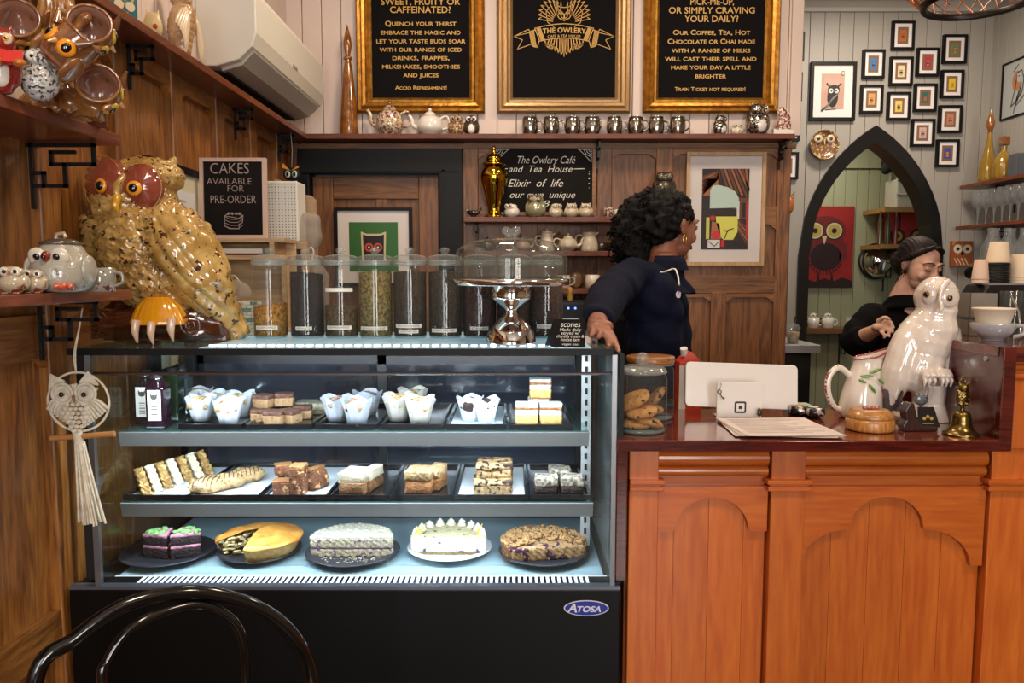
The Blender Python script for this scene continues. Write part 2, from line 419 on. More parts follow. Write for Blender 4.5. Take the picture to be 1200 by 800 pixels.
# grey room: boards round the arched opening, right wall, cornice
axc = X(1019, 280, GY); aw = .395; azs = Z(300, GY); ah = Z(156, GY)-azs
def arch_z(d, w, h, zs):
    R = (h*h+w*w)/(2*w); d = min(abs(d), w)
    return zs+math.sqrt(max(R*R-(d+R-w)**2, 0))
wg = struct(MB().box(1.0, axc-aw+.01, GY+.012, GY+.1, 0, 3.0).box(axc+aw-.01, GX+.1, GY+.012, GY+.1, 0, 3.0).box(axc-aw, axc+aw, GY+.012, GY+.1, azs+ah-.01, 3.0).build('wall_grey_back', greyp))
x = 1.05
while x < GX:
    x0, x1 = x+.0015, min(x+.083, GX); x += .0845
    if x1 < axc-aw or x0 > axc+aw:
        MB().box(x0, x1, GY-.012, GY+.012, 0, 2.97).build('board', greyp, wg, .002); continue
    k = 6; lo = []
    for i in range(k+1):
        xx = x0+(x1-x0)*i/k; lo.append((xx, arch_z(xx-axc, aw, ah, azs) if abs(xx-axc) < aw else azs))
    MB().prism(lo+[(x1, 2.97), (x0, 2.97)], GY-.012, GY+.1).build('board', greyp, wg)
    if x0 < axc-aw < x1: MB().box(x0, axc-aw, GY-.012, GY+.012, 0, azs).build('board', greyp, wg)
    if x0 < axc+aw < x1: MB().box(axc+aw, x1, GY-.012, GY+.012, 0, azs).build('board', greyp, wg)
wr = struct(MB().box(GX+.012, GX+.1, 2.2, GY+.1, 0, 3.0).build('wall_right', greyp))
y = 2.25
while y < GY-.01:
    MB().box(GX-.012, GX+.012, y+.0015, min(y+.083, GY), 0, 2.97).build('board', greyp, wr, .002); y += .0845
cz = Z(9, GY-.06)
co = MB(); po = [(0, 0), (-.075, .0), (-.08, -.02), (-.05, -.035), (-.025, -.06), (-.02, -.08), (0, -.08)]
co.prism([(a+GY-.012, b+3.0) for a, b in po], 1.0, GX, 0, 'yz')
struct(co.build('trim_3', M('cornice_grey', '#b6b0a6', .5)), 'pale cornice along the top of the grey wall')
# black gothic frame lining the opening
def arch_path(w, h, zs, zb, n=16):
    pts = [(-w, zb)]
    for i in range(n+1): d = -w+w*i/n; pts.append((d, arch_z(d, w, h, zs)))
    for i in range(n-1, -1, -1): d = w-w*i/n; pts.append((d, arch_z(d, w, h, zs)))
    pts.append((w, zb)); return pts
outer = arch_path(aw+.032, ah+.04, azs, 0); inner = arch_path(aw-.03, ah-.06, azs, 0)
f = MB(); n = len(outer)
vs = [(axc+a, GY-.03, b) for a, b in outer]+[(axc+a, GY-.03, b) for a, b in inner]+[(axc+a, GY+.11, b) for a, b in outer]+[(axc+a, GY+.11, b) for a, b in inner]
fs = []
for i in range(n-1): fs += [(i, i+1, n+i+1, n+i), (2*n+i, 3*n+i, 3*n+i+1, 2*n+i+1), (n+i, n+i+1, 3*n+i+1, 3*n+i), (i, 2*n+i, 2*n+i+1, i+1)]
f.add(vs, fs); struct(f.build('trim_4', M('arch_black', '#0c0b0b', .3)), 'black pointed-arch surround of the opening to the back room')
# back room seen through the arch
AY = 5.7
wa = struct(MB().box(.9, 3.4, AY+.012, AY+.1, 0, 2.7).build('wall_alcove_back', greenp))
x = 1.0
while x < 3.3:
    MB().box(x+.0015, x+.083, AY-.012, AY+.012, 0, 2.7).build('board', greenp, wa, .002); x += .0845
MB().box(1.0, 3.3, AY-.03, AY-.01, Z(195, AY)-.015, Z(195, AY)).build('batten', greenp, wa)
struct(MB().box(3.3, 3.4, GY+.1, AY+.1, 0, 2.7).build('wall_alcove_right', greenp))
struct(MB().box(.9, 1.0, GY+.1, AY+.1, 0, 2.7).build('wall_alcove_left', greenp))
struct(MB().box(.9, 3.4, GY+.1, AY+.1, 2.7, 2.8).build('ceiling_alcove', greenp))

# ---- wall shelves and their iron brackets (things)
def bracket(root, x, y, z, ax, L=.075, H=.085):
    """square scroll bracket under a shelf; ax: unit direction it reaches out in"""
    ax = Vector(ax); b = MB(); t = .0036
    def seg(a, c):
        p, q = Vector((x, y, z))+ax*a[0]+Vector((0, 0, a[1])), Vector((x, y, z))+ax*c[0]+Vector((0, 0, c[1]))
        lo = [min(p[i], q[i])-t for i in range(3)]; hi = [max(p[i], q[i])+t for i in range(3)]
        b.box(lo[0], hi[0], lo[1], hi[1], lo[2], hi[2])
    pts = [((.005, 0), (.005, -H*1.5)), ((0, -.005), (L, -.005)), ((L, -.005), (L, -H*.5)), ((L, -H*.5), (L*.35, -H*.5)), ((L*.35, -H*.5), (L*.35, -H*.22)),
           ((L*.35, -H*.22), (L*.7, -H*.22)), ((L*.55, -H*.5), (L*.55, -H)), ((L*.55, -H), (.01, -H)), ((L*.22, -H), (L*.22, -H*.7)), ((L*.22, -H*.7), (.01, -H*.7))]
    for a, c in pts: seg(a, c)
    return b.build('bracket', iron, root)
zu = Z(171, 1.6)
t = thing('wall_shelf', 'upper mahogany shelf on the left wall carrying the owl mug tree', 'shelf', (0, 0, 0))
MB().box(WX, -.80, .2, 1.6, zu, zu+.022).build('shelf_board', shelf_wy, t, .002)
bracket(t, WX, 1.56, zu, (1, 0, 0), .13, .085); bracket(t, WX, .9, zu, (1, 0, 0), .13, .085)
zl = 1.366
t = thing('wall_shelf', 'lower mahogany shelf on the left wall with the owl teapot and speckled cup', 'shelf', (0, 0, 0))
MB().box(WX, -.79, .2, 1.6, zl, zl+.02).build('shelf_board', shelf_wy, t, .002)
bracket(t, WX, 1.56, zl, (1, 0, 0), .12, .08); bracket(t, WX, .9, zl, (1, 0, 0), .12, .08)
SH = RAILZ+.002
t = thing('picture_rail_shelf', 'long mahogany shelf high on the left wall below the air conditioner', 'shelf', (0, 0, 0))
MB().box(WX-.01, X(359, 157, 3.33), .5, 3.33, SH-.022, SH).build('shelf_board', shelf_wy, t, .002)
for yy in (1.98, 2.72, 3.22): bracket(t, WX, yy, SH-.022, (1, 0, 0), .065, .07)
t = thing('picture_rail_shelf', 'long mahogany shelf across the back wall under the framed menu signs', 'shelf', (0, 0, 0))
MB().box(WX-.01, X(932, 157, 3.33), 3.33, BY-.012, SH-.022, SH).build('shelf_board', shelf_w, t, .002)
for u in (700, 913): bracket(t, X(u, 165, 3.43), 3.425, SH-.022, (0, -1, 0), .085, .075)
def backshelf(lbl, u0, u1, v, Y0=3.30):
    t = thing('wall_shelf', lbl, 'shelf', (0, 0, 0)); z = Z(v, Y0)
    MB().box(X(u0, v, Y0), X(u1, v, Y0), Y0, BY-.022, z-.022, z).build('shelf_board', shelf_w, t, .002)
    bracket(t, X(u0+16, v, 3.42), 3.42, z-.022, (0, -1, 0), .07, .08); return z
zA = backshelf('oak shelf under the handwritten chalkboard, topmost of three, holding the gold urn', 543, 757, 254)
zB = backshelf('middle oak shelf behind the glass dome, holding pale teapots and jugs', 545, 757, 294)
zC = backshelf('lowest oak shelf behind the woman in navy, holding white mugs', 545, 757, 338)

# ---- air conditioner
t = thing('air_conditioner', 'white split air conditioner high on the left wall', 'air conditioner', (WX-.012, 2.45, RAILZ+.052))
pr = [(0, 0), (.06, 0), (.13, .02), (.172, .06), (.186, .10), (.186, .22), (.165, .25), (0, .25)]
b = MB(); b.prism([(x, z) for x, z in pr], 0, .86)
b.build('casing', M('ac_white', '#dcd8cc', .35), t, .004)
b = MB(); b.prism([(.065, -.008), (.13, .010), (.168, .05), (.163, .056), (.12, .022), (.065, .004)], .03, .83); b.build('air_flap', M('ac_flap', '#bdb9ae', .35), t)
b = MB(); b.box(.186, .187, .4, .46, .1, .11); b.build('badge', M('ac_badge', '#8b8d8e', .4), t)
b = MB(); b.prism([(.02, -.004), (.08, -.012), (.08, -.006), (.02, .0)], .05, .8); b.build('vent_slot', blackmat, t)
# ================================================================ DISPLAY CASE
def crom(pts, k=6, closed=False):
    pts = [Vector(p) for p in pts]; n = len(pts); out = []
    for i in range(n if closed else n-1):
        p0 = pts[i-1] if (i or closed) else pts[0]; p1 = pts[i]; p2 = pts[(i+1) % n]; p3 = pts[(i+2) % n] if (closed or i+2 < n) else pts[-1]
        for j in range(k):
            t = j/k
            out.append(.5*((2*p1)+(p2-p0)*t+(2*p0-5*p1+4*p2-p3)*t*t+(3*p1-p0-3*p2+p3)*t**3))
    if not closed: out.append(pts[-1])
    return out
FY = 1.60
ZS = Z(409, FY)                       # top of the case
CX0, CX1 = X(80, 413, FY), X(716, 413, FY)
BX0, BX1 = X(80, 688, FY), X(728, 688, FY); ZB = Z(688, FY)
GX0, GX1 = X(113, 560, 1.62), X(718, 560, 1.62); CB = 2.14
steel = M('brushed_steel', '#b4b6b8', .42, .6, bump=(60, .05))
steel_d = M('steel_dark', '#5c5e62', .3, .9)
chrome = M('chrome', '#e6e4e0', .08, 1)
caseglass = glass('case_glass', '#f2f6f6', .01, edge=.3)
slabglass = glass('slab_glass', '#c9dde0', .02, edge=.5)
t = thing('display_case', 'black and glass refrigerated cake display case beside the counter', 'display case', (0, 0, 0))
b = MB(); b.box(BX0, BX1, FY, CB, .02, ZB-.004); b.build('base', M('case_black', '#050505', .35, spec=.25), t, .004)
b = MB(); b.box(BX0+.002, BX1-.002, FY+.001, FY+.02, ZB-.006, ZB+.002); b.build('base_trim', M('trim_bluegrey', '#6d7482', .3, .6), t)
b = MB(); b.box(CX0, CX1, FY+.006, CB, ZS-.008, ZS); b.build('top_glass', slabglass, t)
b = MB(); b.box(CX0-.004, CX1+.004, FY, FY+.006, ZS-.013, ZS+.001); b.box(CX1-.004, CX1+.008, FY+.006, CB, ZS-.013, ZS-.001); b.box(CX0, CX1, CB-.04, CB, ZS-.02, ZS-.009)
b.build('top_trim', black, t)
ZG = Z(438, 1.62)
b = MB(); b.box(GX0, GX1, 1.618, 1.622, ZB, ZG); b.build('front_glass', caseglass, t)
for x in (GX0, GX1): MB().box(x-.002, x+.002, 1.624, CB-.03, ZB, ZS-.014).build('side_glass', caseglass, t)
b = MB(); b.box(GX0, GX1, 1.612, 1.632, ZG, ZG+.003); b.build('glass_trim', M('trim_brown', '#3b211a', .4), t)
for x, w in ((GX0, .006), (GX1, .005)): MB().box(x-w, x+w, 1.606, 1.618, ZB, ZS-.013).build('corner_trim', M('corner_steel', '#85878a', .35, .7), t)
for x, y in ((GX0+.02, CB-.06), (GX1-.03, CB-.06), (BX0+.03, FY+.05)):
    MB().box(x-.012, x+.012, y-.012, y+.012, ZB, ZS-.013).build('post', blackmat, t, .002)
MB().box(GX1+.012, GX1+.022, FY+.02, CB, ZB, ZS-.013).build('post', black, t)
# slotted steel upright on the right carrying the shelves
b = MB(); b.box(GX1-.052, GX1-.03, 1.80, 1.806, ZB+.02, ZS-.03); b.build('shelf_upright', steel, t)
b = MB()
for i in range(18): b.box(GX1-.044, GX1-.038, 1.798, 1.8, ZB+.05+i*.026, ZB+.064+i*.026)
o = b.build('slot', blackmat, t); o['kind'] = 'stuff'
# deck and grille
ZD = Z(672, 1.68)
MB().box(GX0+.01, GX1-.01, 1.675, 2.08, ZD-.02, ZD).build('deck', M('deck_pale', '#8fa9b4', .35), t, .003)
MB().box(GX0+.004, GX1-.004, 1.626, 1.676, ZD-.035, ZD-.028).build('grille_tray', blackmat, t)
b = MB(); gx = GX0+.07
b.box(GX0+.004, GX1-.004, 1.626, 1.634, ZD-.008, ZD-.004); b.box(GX0+.004, GX1-.004, 1.668, 1.676, ZD-.006, ZD-.001); b.box(GX0+.004, gx, 1.63, 1.67, ZD-.008, ZD-.003); b.box(GX1-.05, GX1-.004, 1.63, 1.67, ZD-.008, ZD-.003)
while gx < GX1-.05: b.box(gx, gx+.0065, 1.632, 1.67, ZD-.006, ZD-.001); gx += .0125
o = b.build('grille', M('grille_white', '#d8dde2', .35), t); o['kind'] = 'stuff'
b = MB(); b.box(GX0+.012, GX1-.012, 2.055, 2.068, ZD+.012, ZD+.05); b.build('air_duct', steel_d, t)
b = MB()
for i in range(86): b.box(GX0+.02+i*.0122, GX0+.026+i*.0122, 2.05, 2.056, ZD+.02, ZD+.044)
o = b.build('duct_slot', blackmat, t); o['kind'] = 'stuff'
# glass shelves with steel price rails
Z1, Z2 = Z(505, 1.70), Z(588, 1.70)
for z, u0, u1, v in ((Z1, 140, 690, 505), (Z2, 142, 695, 588)):
    x0, x1 = X(u0, v, 1.70), X(u1, v, 1.70)
    s = MB().box(x0, x1, 1.702, 2.07, z-.006, z).build('shelf', glass('shelf_glass', '#e6f0f0', .02, edge=.5, edgecol='#a9c4bd'), t)
    MB().prism([(1.694, z-.002), (1.70, z-.002), (1.706, z-.034), (1.702, z-.034)], x0, x1, 0, 'yz').build('price_rail', steel, s)
    MB().box(x0, x1, 1.7005, 1.7035, z-.006, z).build('glass_edge', M('edge_green', '#39504c', .2), s)
    for x in (x0+.02, x1-.02): MB().box(x-.003, x+.003, 1.71, 2.07, z-.022, z-.007).build('shelf_arm', steel_d, s)
    MB().box(x0+.02, x1-.02, 1.712, 1.722, z-.014, z-.008).build('led_strip', M('led_white', '#ffffff', .4, emit=('#d4e6ff', 6)), s)
# sliding rear doors
rd = M('rear_door', '#23252b', .12, .2, coat=1, var=(3, '#3c4250'))
for i, (x0, x1, y) in enumerate(((GX0+.02, (GX0+GX1)/2+.03, CB-.03), ((GX0+GX1)/2-.03, GX1-.02, CB-.045))):
    d = MB().box(x0+.022, x1-.022, y, y+.006, ZD+.03, ZG-.035).build('rear_door', rd, t)
    f = MB(); f.box(x0, x0+.024, y-.006, y+.01, ZD+.01, ZG-.012); f.box(x1-.024, x1, y-.006, y+.01, ZD+.01, ZG-.012); f.box(x0, x1, y-.006, y+.01, ZG-.035, ZG-.012); f.box(x0, x1, y-.006, y+.01, ZD+.01, ZD+.034)
    f.build('door_frame', M('rear_frame', '#1b1c20', .35), d)
# light bars: row of diodes, glow added over the lit top glass, tube below the glass trim
b = MB(); b.box(X(238, 410, 1.63), CX1-.04, 1.607, 2.05, ZS, ZS+.0015)
b.build('lit_glass_glow', M('lit_glass_blue', '#a8c4ce', .25, emit=('#8fc0d6', .28)), t)  # glowing sheet imitates the top glass lit by the diodes
b = MB(); gx = X(242, 410, 1.64)
while gx < CX1-.07: b.box(gx, gx+.012, 1.655, 1.667, ZS+.0015, ZS+.0035); gx += .021
o = b.build('diode', M('diode_glow', '#ffffff', .4, emit=('#dcebff', 9)), t); o['kind'] = 'stuff'
MB().box(GX0+.03, GX1-.03, 1.624, 1.636, ZG-.003, ZG).build('led_strip', steel_d, t)
for y, z, pw in ((1.636, ZG-.006, 5.2), (1.718, Z1-.018, 3.6), (1.718, Z2-.018, 2.1)):
    o = area('case_led', ((GX0+GX1)/2, y, z), ((GX0+GX1)/2, y+.16, z-.3), GX1-GX0-.1, .008, pw, (.80, .90, 1))
# oval maker's badge
cx, cz = X(687, 712, FY), Z(712, FY)
b = MB(); b.disc(cx, FY-.001, cz, .0485, .0175, 0, 36); b.disc(cx, FY-.0017, cz, .046, .0155, 1, 36); b.disc(cx, FY-.0024, cz, .0445, .014, 0, 36)
bd = b.build('badge', [M('badge_white', '#d9d9e2', .4), M('badge_blue', '#202f92', .35)], t); bd.data.polygons.foreach_set('material_index', [0 if i % 1 else 0 for i in range(len(bd.data.polygons))])
for p in bd.data.polygons: p.material_index = 1 if (p.center.y < FY-.0018 or p.center.y > FY-.0012 and 0) else 0
b = MB(); b.text('A', .027, cx-.031, cz, FY-.0036, shear=.25, sx=1.1, off=.0006); b.text('TOSA', .018, cx+.004, cz-.002, FY-.0036, shear=.25, sx=1.15, off=.0005); b.build('badge_lettering', M('badge_white'), bd)

# ================================================================ COUNTER
mah = wood('mahogany_gloss', '#360d0b', '#5c1c14', 'x', 1, .12, .8, rnd=.05)
mah_top = wood('mahogany_top', '#4e1c10', '#7c3420', 'x', .8, .08, 1, rnd=.02)
cw = wood('counter_cedar', '#b0521a', '#cc7028', 'z', .6, .35, .35, fig=.25, rnd=.16)
cwx = wood('counter_cedar_rail', '#aa4e18', '#c86c26', 'x', .6, .33, .35, fig=.25, rnd=.12)
CF = 1.66
def CXu(u, v=600): return X(u, v, CF)
ZC = Z(516, FY)
x0, x1 = X(723, 520, FY), X(1171, 525, FY)
t = thing('service_counter', 'orange cedar service counter with arched panels and mahogany top', 'counter', (0, 0, 0))
MB().box(x0, x1, FY, 1.98, ZC-.024, ZC).build('counter_top', mah_top, t, .003)
MB().box(x0, x1, FY-.0015, FY+.004, ZC-.023, ZC-.002).build('front_lip', mah, t)
MB().box(x0, x0+.024, FY+.002, 1.98, Z(681, FY), ZC-.024).build('end_board', mah, t, .002)
MB().box(CXu(733), CXu(1197), CF+.012, CF+.05, 0, ZC-.024).build('carcass', cw, t)
def plank_run(us, z1, par):
    for a, b_ in zip(us, us[1:]): MB().box(CXu(a)+.0004, CXu(b_)-.0004, CF+.002, CF+.014, 0, z1).build('plank', cw, par)
zc = [Z(v, CF) for v in (530, 545, 557, 568)]
pp = MB().box(CXu(765), CXu(897), CF+.008, CF+.013, 0, zc[3]).build('panel', cw, t)
plank_run([765, 790, 831, 872, 897], zc[3], pp)
pp = MB().box(CXu(934), CXu(1150), CF+.008, CF+.013, 0, zc[3]).build('panel', cw, t)
plank_run([934, 975, 1019, 1062, 1105, 1150], zc[3], pp)
for a, b_ in ((769, 897), (938, 1150)):
    X0, X1 = CXu(a), CXu(b_)
    for zt, zb in ((zc[0]+.006, zc[1]), (zc[1], zc[2])):
        r = (zt-zb)/2; po = [(CF+.012, zb)]+[(CF-.002-.9*r*math.sin(PI*i/8), (zt+zb)/2-r*math.cos(PI*i/8)) for i in range(9)]+[(CF+.012, zt)]
        MB().prism(po, X0, X1, 0, 'yz').build('half_round_moulding', cwx, t)
    MB().box(X0, X1, CF-.002, CF+.012, zc[3], zc[2]).build('frieze', cwx, t)
def arch_board(poly_px, name='arch_board'):
    po = [(CXu(u), Z(v, CF)) for u, v in poly_px]
    MB().prism(po, CF-.012, CF+.004).build(name, cwx, t)
def arc(cx, cy, rx, ry, a0, a1, n=10): return [(cx+rx*math.cos(math.radians(a0+(a1-a0)*i/n)), cy-ry*math.sin(math.radians(a0+(a1-a0)*i/n))) for i in range(n+1)]
arch_board([(769, 568), (769, 620), (789, 620)]+arc(833, 620, 43, 39, 176, 4, 16)+[(878, 620), (897, 620), (897, 568)])
arch_board([(938, 568), (938, 660)]+arc(994, 660, 56, 42, 176, 94, 9)+[(993, 617)]+arc(1036.5, 617, 43, 37, 178, 2, 16)+[(1080, 617)]+arc(1080, 660, 56, 42, 86, 4, 9)+[(1137, 660), (1150, 660), (1150, 568)])
for a, b_ in ((735, 769), (899, 938), (1152, 1197)):
    X0, X1 = CXu(a), CXu(b_)
    p = MB().box(X0, X1, CF-.022, CF+.012, 0, ZC-.026).build('pilaster', cw, t, .002)
    z0, z1 = Z(571, CF), Z(558, CF); k = MB()
    for i, (e, q0, q1) in enumerate(((.010, 0, .35), (.006, .35, .6), (.012, .6, 1))): k.box(X0-e*(a > 735), X1+e, CF-.022-e, CF+.012, z0+(z1-z0)*q0, z0+(z1-z0)*q1)
    k.build('capital', cwx, p, .0015)

t = thing('coffee_bar', 'raised cedar bar with mahogany end at the right of the counter', 'counter', (0, 0, 0))
ZR = Z(407, FY); rx0 = X(1174, 460, FY)
MB().box(rx0, 2.3, FY+.012, 2.02, ZR-.022, ZR).build('bar_top', mah_top, t, .002)
MB().box(rx0+.001, rx0+.02, FY+.004, 2.02, ZC, ZR-.022).build('end_panel', mah, t)
MB().box(rx0, rx0+.028, FY, FY+.02, ZC-.024, ZR).build('corner_trim', mah, t, .002)
MB().box(CXu(1197), 2.3, CF, 1.98, 0, ZR-.024).build('bar_front', cw, t)
MB().box(rx0+.024, 2.3, FY+.03, CF+.02, ZC-.024, ZR-.03).build('fascia', cw, t)
for z in (ZR-.045, ZR-.065): MB().cyl((rx0+.03, FY+.03, z), (2.3, FY+.03, z), .008, n=10).build('half_round_moulding', cwx, t)
MB().box(rx0+.024, 2.3, FY+.01, FY+.035, ZR-.032, ZR-.014).build('top_rail', mah, t)
b = MB(); b.cyl((rx0+.001, 1.66, ZR-.03), (rx0-.002, 1.66, ZR-.03), .006, n=14); b.build('screw_cap', steel, t)

# low back bench behind the case and the desk behind the counter (they carry the things seen over the glass)
t = thing('back_bench', 'dark bench in the corner behind the cake case', 'bench', (0, 0, 0))
MB().box(WX+.002, -.2, 2.17, 2.85, 1.11, 1.14).build('bench_top', shelf_w, t, .003)
for x in (WX+.03, -.24):
    for y in (2.2, 2.81): MB().box(x-.02, x+.02, y-.02, y+.02, 0, 1.11).build('leg', blackmat, t)
ZK = .97
t = thing('till_desk', 'low dark desk top behind the till', 'desk', (0, 0, 0))
MB().box(.26, 1.02, 1.99, 2.24, ZK-.03, ZK).build('desk_top', M('desk_grey', '#3d4038', .4), t, .003)
for x in (.3, .98): MB().box(x-.02, x+.02, 2.0, 2.2, 0, ZK-.03).build('leg', blackmat, t)

# ================================================================ BENTWOOD CHAIR
t = thing('bentwood_chair', 'black bentwood chair with a double hoop back in front of the case', 'chair', (0, 0, 0))
cb = M('chair_black', '#0a0a0a', .14, coat=.6)
top = [P(40, 800, .93), P(88, 748, .96), P(150, 708, 1.0), P(228, 694, 1.05), P(300, 711, 1.1), P(346, 748, 1.13), P(366, 800, 1.15)]
l0, r0 = top[0], top[-1]
hoop = [Vector((l0.x+.02, l0.y-.05, .05)), Vector((l0.x+.005, l0.y-.03, .46)), Vector((l0.x-.01, l0.y-.01, .68))]+top+[Vector((r0.x+.005, r0.y-.02, .62)), Vector((r0.x-.02, r0.y-.05, .46)), Vector((r0.x-.01, r0.y-.03, .05))]
MB().tube(crom(hoop, 8), .0105, 12).build('hoop', cb, t)
inn = [P(120, 815, .955), P(127, 772, .965), P(160, 732, .99), P(222, 709, 1.04), P(262, 719, 1.065), P(284, 748, 1.08), P(288, 815, 1.095)]
a0, a1 = inn[0], inn[-1]
inn = [Vector((a0.x+.03, a0.y-.02, .47)), Vector((a0.x+.005, a0.y-.01, .62))]+inn+[Vector((a1.x-.005, a1.y-.01, .62)), Vector((a1.x-.03, a1.y-.03, .47))]
MB().tube(crom(inn, 8), .0068, 10).build('inner_hoop', cb, t)
mid = (l0+r0)/2; nrm = Vector((.22, -.36, 0)).normalized(); sc_ = Vector((mid.x, mid.y, .46))+nrm*.19
MB().lathe([(0, -.006), (.185, -.006), (.19, .004), (.15, .006), (0, .002)], sc_, 36).build('seat', cb, t)
MB().tube([sc_+Vector((.2*math.cos(a), .2*math.sin(a), -.005)) for a in np.linspace(0, 2*PI, 32, endpoint=False)], .016, 10, closed=True).build('seat_ring', cb, t)
MB().tube([Vector((sc_.x, sc_.y, .2))+Vector((.16*math.cos(a), .16*math.sin(a), 0)) for a in np.linspace(0, 2*PI, 28, endpoint=False)], .008, 8, closed=True).build('leg_ring', cb, t)
for a in (-2.1, -.2):
    d = Vector((math.cos(a), math.sin(a), 0)); MB().tube([sc_+d*.16, sc_+d*.17+Vector((0, 0, -.23)), Vector((sc_.x, sc_.y, 0))+d*.21], [.014, .013, .010], 10).build('leg', cb, t)
# ================================================================ THINGS ON WALLS AND HIGH SHELVES
gold = M('gold_leaf', '#b98738', .35, .75, var=(40, '#8f6020'), bump=(90, .3))
gold2 = M('champagne_gold', '#a98a62', .38, .7, bump=(90, .3))
goldtxt = M('gold_lettering', '#c69a4c', .5)
signblk = M('sign_black', '#0b090a', .85, spec=.15)
white_c = M('white_ceramic', '#e9e2d8', .12, coat=1)
black_c = M('black_ceramic', '#0c0b0b', .15, coat=1)
amber = M('amber_glass', '#9a5a12', .12, coat=1, var=(30, '#6f3c0a'), bump=(50, .5))
chalk = M('chalk', '#d8d4cc', .8)
chalk_pink = M('chalk_pink', '#a99490', .8)
board_m = M('chalkboard', '#151312', .85, var=(5, '#1d1a19'), spec=.15)
paper = M('mat_board_white', '#e4dcd8', .7)
def ring_frame(mb, x0, x1, z0, z1, prof, mi=0):
    """prof: (inset, y) swept round a rectangle"""
    k = len(prof); vs = []
    for sx_, sz_, cx, cz in ((1, 1, x0, z0), (-1, 1, x1, z0), (-1, -1, x1, z1), (1, -1, x0, z1)):
        for d, y in prof: vs.append((cx+sx_*d, y, cz+sz_*d))
    fs = [(i*k+q, ((i+1) % 4)*k+q, ((i+1) % 4)*k+q+1, i*k+q+1) for i in range(4) for q in range(k-1)]
    return mb.add(vs, fs, mi)
def frame_thing(label, cat, name, box, Y, fw, fmat, depth=.02, mat_w=0, face=None, art=None, artm=None, glz=False, tilt=0, x_z=None, group=None, prof=None, rz=0, par_col=None):
    """box in px (u0, v0, u1, v1) at depth Y, or metres (x0, z0, x1, z1) when x_z"""
    if x_z: x0, z0, x1, z1 = x_z
    else:
        u0, v0, u1, v1 = box; vm = (v0+v1)/2; um = (u0+u1)/2
        x0, x1, z0, z1 = X(u0, vm, Y), X(u1, vm, Y), Z(v1, Y), Z(v0, Y)
    w, h = x1-x0, z1-z0
    t = thing(name, label, cat, ((x0+x1)/2, Y, z0), group, rz)
    if tilt: t.rotation_euler = (tilt, 0, rz)
    b = MB(); pf = prof or [(0, depth), (0, 0), (fw, 0), (fw, depth*.6)]
    ring_frame(b, -w/2, w/2, 0, h, pf); b.box(-w/2+.001, w/2-.001, depth*.7, depth, .001, h-.001)
    b.build('frame', fmat, t)
    iw = w/2-fw
    if mat_w: MB().box(-iw, iw, depth*.45, depth*.6, fw, h-fw).build('mat_board', paper, t)
    aw_, az0, az1 = iw-mat_w, fw+mat_w, h-fw-mat_w
    if face is not None: MB().box(-aw_, aw_, depth*.40, depth*.5, az0, az1).build('picture' if art or mat_w else 'board', face, t)
    if art:
        b = MB(); art(b, aw_*2, az1-az0, az0, depth*.40); b.build('artwork', artm, t)
    if glz: MB().box(-iw, iw, depth*.2, depth*.25, fw, h-fw).build('glass', glass('picture_glass', '#fbfbfb', .01, edge=.1), t)
    return t
SY = BY-.026
oprof = lambda w: [(0, .012), (0, -.012), (w*.12, -.022), (w*.3, -.016), (w*.42, -.03), (w*.6, -.026), (w*.72, -.012), (w*.84, -.014), (w, -.004), (w, .008)]
def bead(t, w, h, d, mat_, y=-.006):
    b = MB(); st = .0085
    def run(ax0, az0, ax1, az1):
        n = max(1, int(math.hypot(ax1-ax0, az1-az0)/st))
        for i in range(n): b.cbox((ax0+(ax1-ax0)*(i+.5)/n, y, az0+(az1-az0)*(i+.5)/n), (.0045, .004, .0045))
    run(-w/2+d, d, w/2-d, d); run(-w/2+d, d, -w/2+d, h-d); run(w/2-d, d, w/2-d, h-d); run(-w/2+d, h-d, w/2-d, h-d)
    o = b.build('beading', mat_, t); o['kind'] = 'stuff'
def menu_sign(label, u0, u1, fm, lines, bead_m):
    x0, x1 = X(u0, 60, SY), X(u1, 60, SY); z0 = Z(133, SY); z1 = 2.86; fw = .066
    t = frame_thing(label, 'sign', 'menu_sign', None, SY, fw, fm, .012, face=signblk, x_z=(x0, z0, x1, z1), prof=oprof(fw))
    bead(t, x1-x0, z1-z0, fw*.9, bead_m); 
    if lines:
        for s, v, px, cap in lines:
            b = MB(); b.text(s, cap*SY/900*1.38, 0, Z(v, SY)-z0, .003, caps=True, fit=px*SY/900*.985, off=.0004)
            b.build('lettering', goldtxt, t)
    return t, x0, x1, z0
menu_sign('left menu sign in bright gold frame reading sweet, fruity or caffeinated', 418, 568, gold,
  [('SWEET, FRUITY OR', 2, 91, 7.4), ('CAFFEINATED?', 11.5, 70, 7.4), ('Quench your thirst', 27.5, 82, 5.6), ('embrace the magic and', 37.8, 92, 5.6), ('let your taste buds soar', 48, 103, 5.6),
   ('with our range of iced', 57.8, 95, 5.6), ('drinks, frappes,', 67.7, 66, 5.6), ('milkshakes, smoothies', 77.8, 90, 5.6), ('and juices', 87.8, 41, 5.6), ('Accio Refreshment!', 102.8, 60, 4.4)], gold)
menu_sign('right menu sign in bright gold frame reading or simply craving your daily', 754, 913, gold,
  [('PICK-ME-UP,', 2, 50, 7.4), ('OR SIMPLY CRAVING', 12.2, 99, 7.2), ('YOUR DAILY?', 22.2, 62, 7.2), ('Our Coffee, Tea, Hot', 38, 89, 5.6), ('Chocolate or Chai made', 48.5, 101, 5.6),
   ('with a range of milks', 58.8, 91, 5.6), ('will cast their spell and', 68.7, 106, 5.6), ('make your day a little', 78.7, 92, 5.6), ('brighter', 89, 36, 5.6), ('Train Ticket not required!', 104.4, 82, 4.6)], gold)
t, x0, x1, z0 = menu_sign('middle sign in champagne frame with the gold owl emblem of the owlery', 583, 739, gold2, None, gold2)
b = MB(); kx = SY/900*.985; oc = 660
